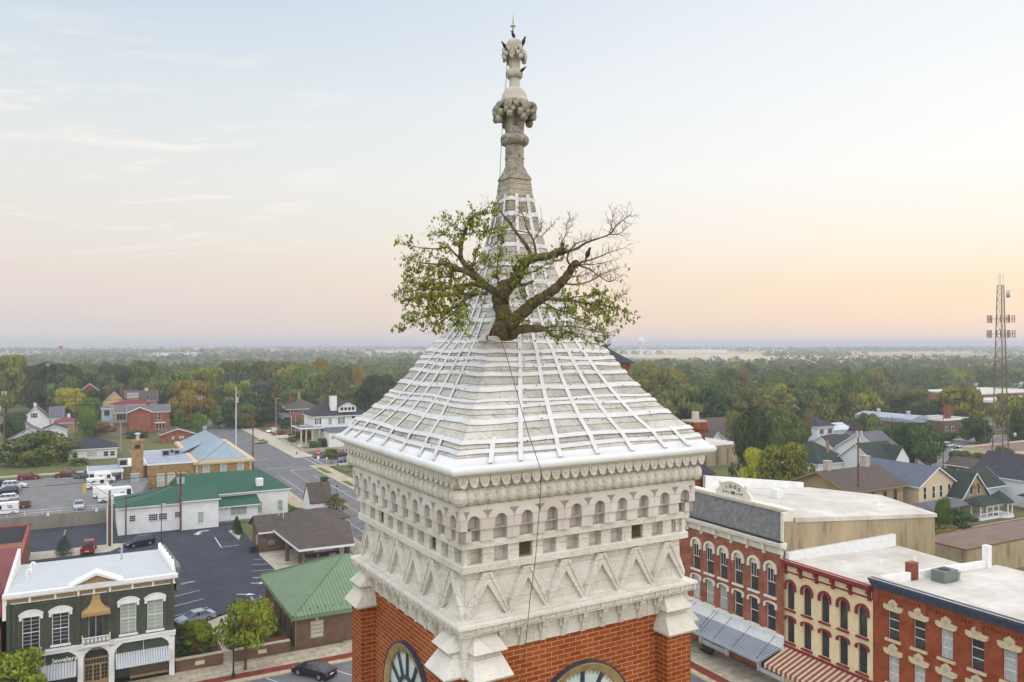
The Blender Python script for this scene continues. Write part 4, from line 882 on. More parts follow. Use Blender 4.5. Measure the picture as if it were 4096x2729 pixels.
def house(name, label, cat, x0, y0, x1, y1, h, wm, rm, z0=0, roof='gable', axis='x', rise=2.5, ov=.4, wins=(), chims=(), hip=None, fm='trim_white', group=None, trim=True):
    t_ = thing(name, label, cat, ((x0+x1)/2, (y0+y1)/2, z0), 0, group)
    mb = MB(); mb.box(x0, x1, y0, y1, z0, z0+h)
    if roof == 'gable':
        if axis == 'x':
            for x in (x0, x1): mb.poly([(x,y0,z0+h),(x,y1,z0+h),(x,(y0+y1)/2,z0+h+rise)])
        else:
            for y in (y0, y1): mb.poly([(x0,y,z0+h),(x1,y,z0+h),((x0+x1)/2,y,z0+h+rise)])
    mb.build('wall', wm, t_)
    mb = MB(); zt = z0+h+.02
    if roof == 'gable': gable_roof(mb, x0, x1, y0, y1, zt+.12, rise, axis, ov)
    elif roof == 'hip': gable_roof(mb, x0, x1, y0, y1, zt+.14, rise, axis, ov, hip=hip if hip is not None else min(x1-x0, y1-y0)/2)
    elif roof == 'flat': mb.box(x0+.2, x1-.2, y0+.2, y1-.2, z0+h, z0+h+.06)
    rf = mb.build('roof', rm, t_)
    if roof == 'flat':
        mb = MB(); q = .25
        for a in ((x0-.05,x1+.05,y0-.05,y0+q),(x0-.05,x1+.05,y1-q,y1+.05),(x0-.05,x0+q,y0+q,y1-q),(x1-q,x1+.05,y0+q,y1-q)): mb.box(a[0], a[1], a[2], a[3], z0+h-.02, z0+h+rise)
        mb.build('parapet', fm, t_)
    elif trim:
        mb = MB(); e = ov+.03
        if roof == 'hip':
            for a in ((x0-e,x1+e,y0-e,y0-e+.06),(x0-e,x0-e+.06,y0-e,y1+e),(x1+e-.06,x1+e,y0-e,y1+e)): mb.box(*a, zt-.14, zt+.10)
        elif axis == 'x':
            dz = rise/((y1-y0)/2)*ov; mb.box(x0-ov, x1+ov, y0-e, y0-e+.06, zt-dz-.12, zt-dz+.10)
            for x in (x0-ov-.05, x1+ov): mb.add([(x+q, y, z+dd) for q in (0,.05) for y, z in ((y0-ov, zt-dz+.1),((y0+y1)/2, zt+rise+.1),(y1+ov, zt-dz+.1)) for dd in (-.26, .02)],
                [(0,2,3,1),(2,4,5,3),(6,7,9,8),(8,9,11,10),(0,6,8,2),(2,8,10,4),(1,3,9,7),(3,5,11,9)])
        else:
            dz = rise/((x1-x0)/2)*ov
            for x in (x0-e, x1+e-.06): mb.box(x, x+.06, y0-ov, y1+ov, zt-dz-.12, zt-dz+.10)
            y = y0-ov-.05; mb.add([(x, y+q, z+dd) for q in (0,.05) for x, z in ((x0-ov, zt-dz+.1),((x0+x1)/2, zt+rise+.1),(x1+ov, zt-dz+.1)) for dd in (-.26, .02)],
                [(0,2,3,1),(2,4,5,3),(6,7,9,8),(8,9,11,10),(0,6,8,2),(2,8,10,4),(1,3,9,7),(3,5,11,9)])
        mb.build('eaves', fm, t_)
    for wd in wins:
        face, a, z, w, hh = wd[:5]; kw = wd[5] if len(wd) > 5 else {}
        window(t_, frm(face, x0, y0, x1, y1), a, z0+z, w, hh, fm=kw.pop('fm', fm), **kw) if True else None
    for c in chims:
        cx, cy, cw, z1, cm = c[:5]; mb = MB(); mb.box(cx-cw/2, cx+cw/2, cy-cw/2, cy+cw/2, z0+h-1 if roof != 'flat' else z0+h, z1-.25); mb.box(cx-cw/2-.08, cx+cw/2+.08, cy-cw/2-.08, cy+cw/2+.08, z1-.25, z1)
        mb.build('chimney', cm, rf)
    return t_
def W_(face, a, z, w, h, **k): return (face, a, z, w, h, k)
# ================================================================ dark green storefront
gs = thing('storefront', 'dark green two storey shop with white trim, gold awning and pale metal roof', 'shop building', (1.2, 98, 0))
FS = frm('S', -6.3, 88.5, 8.3, 109); mb = MB()
WX = ((-4.3,'glass_dark'), (-1.85,'glass_dark'), (4.05,'glass_curtain'), (6.5,'glass_curtain'))
holes = [(x-.72, x+.72, 5.0, 8.0, .0) for x, _ in WX] + [(.55, 1.75, 4.75, 7.7, 0)]
wall(mb, FS, -6.3, 8.3, 4.55, 10.4, holes, 0, .28)
mb.fr = None
for x in (-6.3, 8.3): mb.poly([(x,88.5,0),(x,109,0),(x,109,8.2),(x,88.5,9.6)])
mb.poly([(-6.3,109,0),(8.3,109,0),(8.3,109,8.2),(-6.3,109,8.2)]); mb.build('wall', 'paint_olive', gs)
mb = MB(); mb.fr = FS
for x in (-6.1, -.35, 2.35, 8.1): mb.box(x-.2 if x > -6 and x < 8 else x-.15, x+.2 if x > -6 and x < 8 else x+.15, 0, .14, 4.6, 9.5)
for x in (-3.1, 5.25):
    mb.box(x-2.7, x+2.7, .0, .09, 9.05, 9.5); mb.box(x-2.75, x-2.45, 0, .09, 4.6, 9.1); mb.box(x+2.45, x+2.75, 0, .09, 4.6, 9.1)
    for sg in (-1, 1): mb.prism([(x+sg*2.45, 9.06), (x+sg*1.9, 9.06), (x+sg*2.25, 8.9), (x+sg*2.45, 8.5)], 0, .088)
mb.build('pilasters', 'paint_olive', gs)
for x, gl in WX:
    o = window(gs, FS, x, 5.0, 1.3, 2.95, gl, 2, 2, t_=.08, d0=-.18, d=.05)
    mb = MB(); mb.fr = FS
    for q in range(1, 8): mb.box(x-.65, x+.65, -.165, -.15, 5.0+2.95*q/8-.012, 5.0+2.95*q/8+.012)
    mb.build('muntins', 'trim_white', o)
    mb = MB(); mb.fr = FS; n = 12; R_ = 1.0
    def arc(r, z0_): return [(x+r*math.sin(-1.0+2.0*k/n)/math.sin(1.0), z0_+.42*(math.cos(-1.0+2.0*k/n)-math.cos(1.0))/(1-math.cos(1.0))) for k in range(n+1)]
    up_, lo2 = arc(.98, 8.22), arc(.8, 7.93)
    mb.prism(up_ + [(x+.98, 7.75), (x+.76, 7.75), (x+.76, 8.0)] + [(x-.76, 8.0), (x-.76, 7.75), (x-.98, 7.75)], .0, .16); mb.prism(arc(1.04, 8.30)+[(x+1.04,8.22)]+arc(1.0, 8.2)[::-1]+[(x-1.04,8.22)], .1, .22)
    mb.build('hood_mould', 'trim_white', o); mb = MB(); mb.fr = FS; mb.box(x-.86, x+.86, 0, .2, 4.82, 5.0); mb.build('sill', 'trim_white', o)
mb = MB(); mb.fr = FS
mb.box(-6.6, 8.6, .0, .55, 10.12, 10.45); mb.box(-6.5, 8.5, 0, .42, 9.98, 10.12); mb.box(-6.45, 8.45, 0, .12, 9.42, 9.5); mb.box(-6.45, 8.45, 0, .10, 9.90, 9.98)
for x in (-6.35, -4.4, -2.3, -.35, 1.0, 2.4, 4.4, 6.3, 8.25): mb.box(x-.10, x+.10, 0, .22, 9.42, 9.98)
mb.build('cornice', 'trim_white', gs)
mb = MB(); mb.fr = FS; mb.box(-6.3, 8.3, 0, .05, 9.5, 9.9); mb.prism([(-.75,10.5),(3.1,10.5),(1.2,11.25)], .0, .18); mb.build('frieze_panels', 'tan_panel', gs)
mb = MB(); mb.fr = FS; mb.prism([(-1.2,10.45),(1.2,11.6),(3.6,10.45),(3.25,10.45),(1.2,11.32),(-.85,10.45)], -1.2, .55); mb.box(-1.2, 3.6, -.4, .6, 10.4, 10.52)
mb.build('pediment', 'trim_white', gs)
mb = MB(); mb.add([(-6.3,88.3,10.42),(8.4,88.3,10.42),(8.4,109,8.2),(-6.3,109,8.2),(-6.3,88.3,10.3),(8.4,88.3,10.3),(8.4,109,8.1),(-6.3,109,8.1)], [(0,1,2,3),(7,6,5,4),(0,4,5,1),(2,6,7,3),(1,5,6,2),(3,7,4,0)])
rf = mb.build('roof', 'metal_white', gs)
mb = MB()
for k in range(6):   # stepped gable parapet on the right
    y = 91+k*3.1; zt = 10.42-(y-88.3)*.107; mb.add([(8.25,y-1.6,zt-.2),(8.25,y+1.55,zt-.5),(8.25,y+1.5,zt+.75),(8.6,y-1.6,zt-.2),(8.6,y+1.55,zt-.5),(8.6,y+1.5,zt+.75)], [(0,1,2),(5,4,3),(0,2,5,3),(1,4,5,2),(0,3,4,1)])
mb.build('parapet', 'trim_white', gs); mb = MB(); mb.box(-6.6, -6.3, 88.3, 108.5, 8, 10.2); mb.build('parapet', 'trim_white', gs)
mb = MB()
for k in range(6): y = 91+k*3.1; zt = 10.42-(y-88.3)*.107; mb.box(8.6, 9.0, y-1.3, y+1.6, 8, zt+.55); 
mb.build('parapet_coping', 'slate_grey', gs)
mb = MB(); mb.cyl(4.0, 103, 8.8, 10.3, .09, 8); mb.cyl(4.0, 103, 10.3, 10.4, .16, 8); mb.build('vent_pipe', 'galv', rf)
for x, y in ((-5.1, 97), (-4.9, 100)): mb = MB(); mb.tube([(x,y,9.4),(x,y,10.2),(x+.15,y,10.45),(x+.35,y,10.4),(x+.4,y,10.1)], .11, 8); mb.build('vent_pipe', 'trim_white', rf)
# scalloped canvas awning over the balcony door
aw = MB(); aw.fr = FS; n = 12
r0_ = [(.62+1.1*k/n, .08, 9.25) for k in range(n+1)]; sec = [(.35, 9.3, .1), (.36, 8.9, .15), (.5, 8.5, .32), (.8, 8.15, .62), (1.25, 7.85, .95)]
rings = []
for hw, z, d in sec: rings.append([(1.17-hw, .02, z), (1.17-hw, d, z), (1.17, d+.03, z), (1.17+hw, d, z), (1.17+hw, .02, z)])
rings.append([(1.17-1.25,.02,7.62),(1.17-1.25,.96,7.6),(1.17,.99,7.6),(1.17+1.25,.96,7.6),(1.17+1.25,.02,7.62)])
aw.rings(rings, cap=True, close=False)
for k in range(10): x = -.08+2.5*(k+.5)/10; aw.prism([(x-.125,7.6),(x+.125,7.6),(x+.08,7.5),(x,7.45),(x-.08,7.5)], .95, .97)
aw.build('awning', 'gold_canvas', gs)
o = window(gs, FS, 1.17, 4.75, 1.15, 2.9, 'glass_dark', 2, 1, d0=-.2, t_=.1)
bc = MB(); bc.fr = FS; bc.box(-.05, 2.4, 0, .8, 4.5, 4.68); bc.box(-.05, 2.4, .74, .8, 5.35, 5.43)
for k in range(22): x = -.02+2.4*k/21; bc.box(x-.02, x+.02, .75, .79, 4.68, 5.36)
for k in range(7): x = .15+2.05*k/6; bc.box(x-.09, x+.09, .755, .785, 4.95, 5.2)
for x in (-.02, 2.36):
    bc.box(x-.03, x+.05, 0, .8, 5.35, 5.43); bc.box(x-.02, x+.06, .72, .82, 4.6, 5.65)
    for k in range(4): bc.box(x, x+.03, .1+.16*k, .13+.16*k, 4.68, 5.36)
bc.build('balcony', 'trim_white', gs)
# ground floor: white frame, awnings, brown entrance
mb = MB(); mb.fr = FS
for x in (-6.1, -.15, 2.55, 8.05): mb.box(x-.25, x+.25, 0, .3, 0, 4.1)
mb.box(-6.4, 8.4, 0, .32, 4.2, 4.62); mb.box(-6.4, 8.4, .0, .42, 4.55, 4.68)
for a, b_ in ((-5.9, -.4), (.1, 2.3), (2.8, 7.8)):
    for x, sg in ((a, 1), (b_, -1)): mb.prism([(x,4.2),(x+sg*.8,4.2),(x+sg*.5,4.0),(x+sg*.15,3.7),(x,3.3)], 0, .25)
mb.build('shopfront_frame', 'trim_white', gs)
mb = MB(); mb.fr = FS; mb.box(-5.9, -.4, -.1, 0, 2.5, 4.2); mb.build('sign_board', 'paint_olive', gs); mb = MB(); mb.fr = FS; mb.box(2.8, 7.8, -.1, 0, 2.5, 4.2); mb.build('sign_board', 'paint_olive', gs)
mb = MB(); mb.fr = FS; mb.box(-5.9, -.4, -.5, -.35, .5, 2.5); mb.build('shop_glass', 'glass_dark', gs); mb = MB(); mb.fr = FS; mb.box(2.8, 7.8, -.5, -.35, .5, 2.5); mb.build('shop_glass', 'glass_dark', gs)
mb = MB(); mb.fr = FS
for k in range(34): x = 4.3+3.4*k/33; mb.box(x-.012, x+.012, -.34, -.32, .6, 2.3)
mb.box(4.2, 7.8, -.35, -.2, .35, .6); mb.build('shop_blinds', 'tan_panel', gs)
for a, b_ in ((-5.8, -.5), (2.9, 7.9)):
    mb = MB(); mb.fr = FS; n = 22
    for k in range(n):
        x = a+(b_-a)*k/n; w_ = (b_-a)/n
        mb.add([(x,.05,3.15),(x+w_*.62,.05,3.15),(x+w_*.62,1.3,2.2),(x,1.3,2.2),(x,.05,3.1),(x+w_*.62,.05,3.1),(x+w_*.62,1.3,2.14),(x,1.3,2.14)], [(0,1,2,3),(7,6,5,4),(2,1,5,6),(0,3,7,4),(3,2,6,7)])
    mb.box(a, b_, 1.27, 1.33, 2.05, 2.2); o = mb.build('awning', 'metal_white', gs)
    mb = MB(); mb.fr = FS; mb.add([(a,.04,3.09),(b_,.04,3.09),(b_,1.28,2.13),(a,1.28,2.13)], [(0,1,2,3)]); mb.build('awning_base', 'steel', o)
    mb = MB(); mb.fr = FS
    for x in (a+.05, (a+b_)/2, b_-.05): mb.tube([(x,.02,4.1),(x,1.25,2.2)], .02, 4)
    mb.build('awning_rods', 'trim_white', o)
mb = MB(); mb.fr = FS
for (x0, x1, z0, z1) in ((.1,.25,0,4.0),(2.2,2.35,0,4.0),(.25,2.2,3.85,4.0),(.25,2.2,2.95,3.1),(.25,2.2,2.35,2.5),(.85,1.0,0,2.35),(1.5,1.65,0,2.35),(.25,.85,0,.9),(1.65,2.2,0,.9),(1.0,1.5,0,.8)): mb.box(x0, x1, -.25, -.1, z0, z1)
for k in range(1, 8): x = .25+1.95*k/8; mb.box(x-.02, x+.02, -.2, -.12, 2.5, 2.95)
for x0, x1 in ((.25,.85),(1.0,1.5),(1.65,2.2)):
    mb.box((x0+x1)/2-.015, (x0+x1)/2+.015, -.2, -.12, .8, 2.35)
    for z in (1.2, 1.6, 2.0): mb.box(x0, x1, -.2, -.12, z-.015, z+.015)
en = mb.build('entrance', 'tan_panel', gs); mb = MB(); mb.fr = FS; mb.box(.1, 2.35, -.3, -.22, 0, 4); mb.build('entrance_glass', 'glass_dark', en)
def text(s, name, m_, loc, rot, size, ext=.02, par=None, align='CENTER', bold=.0):
    cu = bpy.data.curves.new(name, 'FONT'); cu.body = s; cu.size = size; cu.extrude = ext; cu.align_x = align; cu.offset = bold; cu.resolution_u = 3
    o = bpy.data.objects.new(name, cu); C.objects.link(o); o.location = loc; o.rotation_euler = rot
    bpy.context.view_layer.update(); dg = bpy.context.evaluated_depsgraph_get(); me = bpy.data.meshes.new_from_object(o.evaluated_get(dg))
    bpy.data.objects.remove(o); o = bpy.data.objects.new(name, me); C.objects.link(o); me.materials.clear(); me.materials.append(M[m_]); o.location = loc; o.rotation_euler = rot
    if par is not None:
        o.parent = par; r = par
        while r.parent: r = r.parent
        o.location = Vector(loc) - Vector(r.location)
    return o
text('Jewelers', 'lettering', 'sign_white', (-1.5, 88.42, 3.25), (rad(90), 0, 0), .62, par=gs, bold=.012)
# red roofed brick building on the left edge
lb = thing('brick_building', 'brick building with dark red metal roof left of the dark green shop', 'building', (-13, 105, 0))
mb = MB(); mb.box(-24, -6.75, 88.8, 126, 0, 7.2); mb.build('wall', 'old_brick', lb); mb = MB(); mb.box(-24, -7.4, 126.2, 150, 0, 4.6); mb.build('rear_wall', 'brown_brick', lb); mb = MB(); mb.box(-24, -7.8, 126.3, 149.6, 4.6, 4.66); mb.build('rear_roof', 'tar', lb)
mb = MB(); mb.add([(-24,88.5,9.6),(-7.1,88.5,9.6),(-7.1,126,7.0),(-24,126,7.0),(-24,88.5,9.4),(-7.1,88.5,9.4),(-7.1,126,6.8),(-24,126,6.8)], [(0,1,2,3),(4,7,6,5),(0,4,5,1),(2,6,7,3),(1,5,6,2)]); mb.add([(-24,88.6,7.2),(-7.0,88.6,7.2),(-7.0,88.6,9.4),(-24,88.6,9.4)], [(0,1,2,3)])
mb.build('roof', 'metal_red', lb)
mb = MB(); mb.box(-24, -7.3, 149.6, 150.05, 4.6, 4.85); mb.box(-7.8, -7.35, 126, 150.05, 4.6, 4.85); mb.box(-7.1, -6.65, 88.5, 110, 8.3, 9.0); mb.build('coping', 'red_metal_flat', lb)
dish = thing('satellite_dish', 'small dark satellite dish on the red metal roof', 'satellite dish', (-7.6, 97, 8.9)); dish['local'] = 1
MB().lathe([(.02,.3),(.18,.33),(.3,.42),(.31,.43),(.18,.36),(.01,.32)], 14).build('reflector', 'dark_metal', dish, smooth=60); MB().tube([(0,0,0),(0,0,.3)], .03, 6).build('mast', 'steel', dish)
# ================================================================ bank branch with green hip roof
bb = house('brick_office', 'dark brick single storey office with green standing seam hip roof', 'office building', 20.9, 89.3, 37, 106.4, 3.7, 'dark_brick', 'metal_green', roof='hip', axis='x', rise=3.8, ov=.55, hip=7.8, fm='metal_green',
    wins=[W_('S', 23.2, 1.05, 1.35, 1.8, glass='glass_blind', nx=4, nz=4, fm='tan_panel'), W_('S', 29, 1.05, 1.35, 1.8, glass='glass_blind', nx=4, nz=4, fm='tan_panel')])
bb_roof = [c for c in bb.children if c.name.startswith('roof')][0]
bb_roof.data.materials.append(M['metal_green_y'])
for p_ in bb_roof.data.polygons:
    if abs(p_.normal.x) > abs(p_.normal.y): p_.material_index = 1
mb = MB()
for (a, b_) in (((20.35,88.75,3.86),(28.7,97.85,7.66)),((20.35,106.95,3.86),(28.7,97.85,7.66))): mb.tube([(a[0],a[1],a[2]+.05),(b_[0],b_[1],b_[2]+.05)], .10, 5)
for k in range(12): mb.box(21.5+k*.9, 21.62+k*.9, 89.5, 89.62, 4.1, 4.35)
mb.build('ridge_caps', 'metal_green', bb_roof)
mb = MB(); mb.box(20.3, 37.6, 88.68, 88.78, 3.45, 3.72); mb.box(20.24, 20.34, 88.7, 107, 3.45, 3.72); mb.box(20.8, 37, 89.18, 89.3, 3.2, 3.4); mb.tube([(20.8,89.15,3.5),(20.8,89.15,.1)], .07, 6); mb.build('gutter', 'metal_green_y', bb)
mb = MB(); mb.prism([(0,0)]*0+[(23.05,3.12),(23.35,3.12),(23.4,3.42),(23.0,3.42)], -89.3, -89.3) if False else None
mb = MB(); mb.fr = frm('S',0,89.3,0,0); mb.prism([(23.08,2.9),(23.32,2.9),(23.38,3.25),(23.02,3.25)], 0, .06); mb.prism([(28.88,2.9),(29.12,2.9),(29.18,3.25),(28.82,3.25)], 0, .06); mb.build('keystones', 'stone_buff', bb)
for k, y in enumerate((91.5, 95, 97.2, 100.5)):
    mb = MB(); mb.fr = frm('W',20.9,0,0,0); mb.box(y-.35, y+.35, 0, .03, .2, 2.1); o = mb.build('side_door' if k in (1, 2) else 'panel', 'dark_metal', bb); mb = MB(); mb.fr = frm('W',20.9,0,0,0); mb.box(y-.1, y+.1, 0, .06, 2.4, 2.9); mb.build('wall_lamp', 'trim_white', bb)
# ================================================================ drive-through bank with dark shingle roof
dt = thing('drive_through_bank', 'brown brick drive-through bank canopy with dark shingle roof and white fascia', 'bank', (31, 127, 0))
mb = MB(); mb.box(25.2, 31, 133.3, 139, 0, 3.2); mb.poly([(25.2,133.3,3.2),(25.2,141.2,3.2),(25.2,137.2,5.0)]); mb.build('wall', 'brown_brick', dt)
mb = MB()
gable_roof(mb, 25.2, 32.0, 133.3, 141, 3.45, 1.9, 'x', .3)
mb.build('roof', 'shingle_brown', dt)
mb = MB(); E_ = [(28.1,118.6),(36.5,118.3),(40.4,133.5),(38,139),(28.0,139),(27.4,134.0)]; zc_ = 3.5
R1, R2 = (32.6,136.5,6.1), (33.4,126.5,6.1)
top = [(x, y, zc_) for x, y in E_] + [R1, R2]
mb.add(top, [(0,1,7),(1,2,6,7),(2,3,6),(3,4,6),(4,5,6),(5,0,7,6)]); mb.add([(x,y,z-.15) for x,y,z in top[:6]], [(0,1,2,3,4,5)]); mb.build('roof', 'shingle_brown', dt)
mb = MB()
for (a, b_) in zip(E_[:3]+[E_[5]], [E_[1], E_[2], E_[3], E_[0]]):
    mb.add([(a[0],a[1],3.18),(b_[0],b_[1],3.18),(b_[0],b_[1],3.52),(a[0],a[1],3.52),(a[0]+.05,a[1]+.12,3.18),(b_[0]+.05,b_[1]+.12,3.18),(b_[0]+.05,b_[1]+.12,3.52),(a[0]+.05,a[1]+.12,3.52)], [(0,1,2,3),(4,7,6,5),(0,4,5,1),(3,2,6,7)])
mb.box(25.0, 27.4, 132.9, 133.0, 3.1, 3.35); mb.build('fascia', 'trim_white', dt)
for x, y, w_ in ((28.1,126,.55),(28.9,121.2,.4),(36.3,121.6,.7),(38.5,131,.6),(33,131,.6)):
    mb = MB(); mb.box(x-w_/2, x+w_/2, y-w_/2, y+w_/2, 0, 3.3); mb.build('pillar', 'brown_brick', dt)
for y0_ in (124.5, 119.5, 130): mb = MB(); mb.box(26.5, 38, y0_, y0_+1.0, .05, .2); mb.build('island', 'concrete', dt)
mb = MB(); mb.fr = frm('S',0,133.3,0,0); mb.box(26.6, 27.6, .0, .12, 1.2, 1.9); mb.build('teller_window', 'steel', dt)
mb = MB(); mb.tube([(28.9,136,5.2),(28.9,136,6.4)], .05, 6); mb.build('vent_pipe', 'trim_white', dt); mb = MB(); mb.tube([(29.4,134.8,4.9),(29.4,134.8,5.9)], .05, 6); mb.build('vent_pipe', 'trim_white', dt)
lm = MB(); lm.box(32.1, 32.5, 119.2, 119.4, 3.05, 3.15); mb = lm.build('canopy_lamp', mat('lamp_warm', (255,210,150), .5, emis=6), dt)
ak = thing('cash_machine_kiosk', 'cash machine wall reading 24 Hour Banking under the canopy', 'cash machine', (33, 122.5, 0))
mb = MB(); mb.box(30.2, 35.2, 122.2, 123.4, 0, 2.75); mb.build('body', 'tan_panel', ak); mb = MB(); mb.box(30.15, 35.25, 122.12, 123.45, 1.15, 1.75); mb.build('blue_band', mat('navy_band', (44,44,96), .6), ak)
mb = MB(); mb.box(31.3, 34.3, 122.14, 122.2, 1.95, 2.4); mb.build('sign', 'sign_white', ak); text('24 Hour Banking', 'lettering', 'black_iron', (32.8, 122.11, 2.06), (rad(90),0,0), .36, .01, ak)
mb = MB(); mb.box(33.6, 34.6, 121.7, 122.2, .6, 1.6); mb.build('cash_machine', 'steel', ak)
mb = MB(); mb.sphere((31.9, 122.08, 1.45), .2, 10, 0, (1,.1,1)); mb.build('emblem', 'steel', ak)
# bell roofed corner pavilion
pv = thing('gabled_pavilion', 'tall narrow white gabled block with dark shingle roof beside the street', 'building', (39, 149, 0))
mb = MB(); mb.box(36.9, 41.0, 146.8, 152, 1.5, 4.6); mb.box(37.2, 40.7, 147.2, 151.6, 0, 1.5); mb.poly([(36.9,146.8,4.6),(36.9,152,4.6),(36.9,149.4,7.8)]); mb.poly([(41,146.8,4.6),(41,152,4.6),(41,149.4,7.8)]); mb.build('wall', 'trim_white', pv)
mb = MB(); gable_roof(mb, 36.9, 41.0, 146.8, 152, 4.7, 3.2, 'x', .12); mb.build('roof', 'shingle_brown', pv)
mb = MB(); gable_roof(mb, 33, 41.6, 138, 147, 3.3, 1.2, 'x', .2, hip=3.5); mb.build('lower_roof', 'shingle_brown', pv)
mb = MB(); mb.box(40.2, 41, 138.6, 139.4, 0, 3.3); mb.build('pillar', 'brown_brick', pv)
# ================================================================ long white building with green roof
wb = thing('long_white_building', 'long low white building with dark green metal roof beside the parking lot', 'commercial building', (20, 164, 0))
mb = MB(); mb.box(5.5, 15.8, 157, 168.6, 0, 4.85); mb.box(15.8, 22.2, 156, 168.6, 0, 5.3); mb.box(22.2, 36.2, 162, 178, 0, 4.95); mb.box(15.9, 22.3, 166, 178, 0, 4.95); mb.box(22.2, 29.8, 159, 162, 0, 3.2); mb.build('wall', 'block_white', wb)
mb = MB()
mb.add([(5.1,156.6,4.9),(15.8,156.6,4.9),(15.8,169,4.9),(5.1,169,4.9),(8.7,162.8,5.9),(15.8,162.8,7.0),(5.1,156.6,4.78),(15.8,156.6,4.78)], [(0,1,5,4),(0,4,3),(3,4,5,2),(0,6,7,1)])
mb.add([(15.7,155.6,5.35),(22.5,155.6,5.35),(22.5,164,6.3),(15.7,164,6.3),(15.7,155.6,5.2),(22.5,155.6,5.2),(22.5,164,6.1),(15.7,164,6.1)], [(0,1,2,3),(0,4,5,1),(1,5,6,2),(3,7,4,0)])
mb.add([(15.6,161.6,5.0),(36.7,161.6,5.0),(36.7,178.4,5.0),(15.6,178.4,5.0),(16.4,170,8.0),(32.2,170,8.0),(15.6,161.6,4.9),(36.7,161.6,4.9)], [(0,1,5,4),(1,2,5),(2,3,4,5),(0,4,3),(0,6,7,1)])
mb.add([(21.8,158.3,3.15),(30.3,158.3,3.15),(30.1,162,4.4),(23.2,162,4.4),(21.8,158.3,3.0),(30.3,158.3,3.0)], [(0,1,2,3),(0,4,5,1)])
rf = mb.build('roof', 'metal_green_dark', wb)
mb = MB(); mb.box(30.4, 31.7, 163.4, 164.6, 5.3, 7.1); mb.build('chimney', 'block_white', rf)
mb = MB(); mb.box(5.05, 15.85, 156.5, 156.6, 4.7, 4.88); mb.box(15.7, 22.6, 155.5, 155.6, 5.12, 5.32); mb.box(22.5, 36.8, 161.5, 161.6, 4.82, 5.0); mb.box(21.8, 30.3, 158.2, 158.3, 2.95, 3.12); mb.build('gutter', 'trim_white', wb)
for a, z, w_, h_, y, nx, nz, gl in ((7.8,2.35,.9,1.0,157,3,3,'glass_dark'),(11.2,2.15,1.4,1.1,157,4,3,'glass_dark'),(12.8,2.15,1.3,1.1,157,4,3,'glass_dark'),(15.2,2.35,.8,.9,157,2,3,'glass_dark'),(19.1,1.15,.85,1.9,156,2,4,'glass_curtain'),(24,2.6,.35,.55,159,1,1,'glass_dark'),(26.3,1.3,2.9,1.6,159,3,1,'glass_curtain'),(30.75,.75,.85,2.0,162,1,2,'glass_curtain'),(34.7,.65,.9,2.1,162,1,2,'glass_curtain')):
    window(wb, frm('S',0,y,0,0), a, z, w_, h_, gl, nx, nz)
mb = MB(); mb.box(22.2, 30, 158.6, 162, 0, .35); mb.build('plinth', 'concrete_wall', wb)
mb = MB(); mb.tube([(15.75,155.4,5.2),(15.75,155.4,.1)], .05, 5); mb.build('downpipe', 'trim_white', wb)
mat('mast_steel', (112,92,84), .7); mat('tower_white', (214,220,226), .5); mat('boarded', (186,190,190), .9, (150,152,148), 6, streak=4); lines('galv_ribbed', (158,164,172), (104,110,120), 1, .35, .35, rough=.5, c2=(136,142,150))

mat('awning_red', (136,66,62), .85, (120,56,54), 4); mat('awning_cream', (198,182,152), .9, (180,164,136), 4)
# ================================================================ post office (tan brick, blue-green hip roof)
po = thing('tan_brick_building', 'tan brick civic building with pale blue-green metal hip roof and flat rear wing', 'civic building', (25, 225, 0))
mb = MB(); mb.box(13.4, 23.8, 206, 232, 0, 5.3); mb.box(7.9, 13.4, 207.5, 222, 0, 5.1); mb.build('wall', 'tan_brick', po)
mb = MB(); mb.box(24.0, 37.0, 205.6, 250, 0, 4.9); mb.build('main_wall', 'tan_brick', po)
mb = MB()
mb.box(23.7, 37.4, 205.2, 250.4, 4.55, 4.85); mb.box(23.4, 37.8, 204.9, 250.8, 4.85, 5.05); mb.box(23.55, 37.6, 205.1, 250.6, 5.05, 5.45)
for k in range(9):
    z = .4+k*.5; w_ = .55 if k % 2 else .35
    mb.box(24, 24+w_, 205.55, 205.6, z, z+.45); mb.box(37-w_, 37, 205.55, 205.6, z, z+.45)
mb.build('stone_trim', 'stone_buff', po)
mb = MB()
mb.add([(24.6,206.2,5.5),(36.4,206.2,5.5),(36.4,249,5.5),(24.6,249,5.5),(30.4,214.8,9.6),(30.4,239,9.6)], [(1,2,5,4),(0,4,5,3),(0,1,4),(2,3,5)], 0)
mb.m = [1,1,0,0]
mb.add([(22.6,226,6.2),(27.5,226,8.4),(22.6,223.5,5.5),(22.6,228.5,5.5),(27.5,223.5,7.6),(27.5,228.5,7.6)], [(0,1,4,2),(0,3,5,1)], 0)
rf = mb.build('roof', ['copper_blue','copper_blue_y'], po)
for i_, p_ in enumerate(rf.data.polygons): p_.material_index = 1 if abs(p_.normal.x) > abs(p_.normal.y) else 0
mb = MB(); mb.box(29.9, 30.9, 239.6, 240.6, 9.2, 10.2); mb.lathe([(.7,10.2),(.6,10.5),(.2,10.6)], 12, c=(30.4,240.1)); mb.build('cupola_vent', 'copper_blue', rf)
mb = MB(); mb.box(13.1, 24, 205.8, 232.2, 5.3, 5.42); mb.build('flat_roof', 'membrane_blue', po)
mb = MB(); mb.box(13.2, 24, 205.75, 206.05, 5.2, 5.5); mb.box(13.15, 13.45, 206, 232.2, 5.2, 5.5); mb.box(13.2, 24, 231.9, 232.2, 5.2, 5.55); mb.box(7.7, 13.3, 207.3, 222, 5.1, 5.2); mb.build('coping', 'trim_white', po)
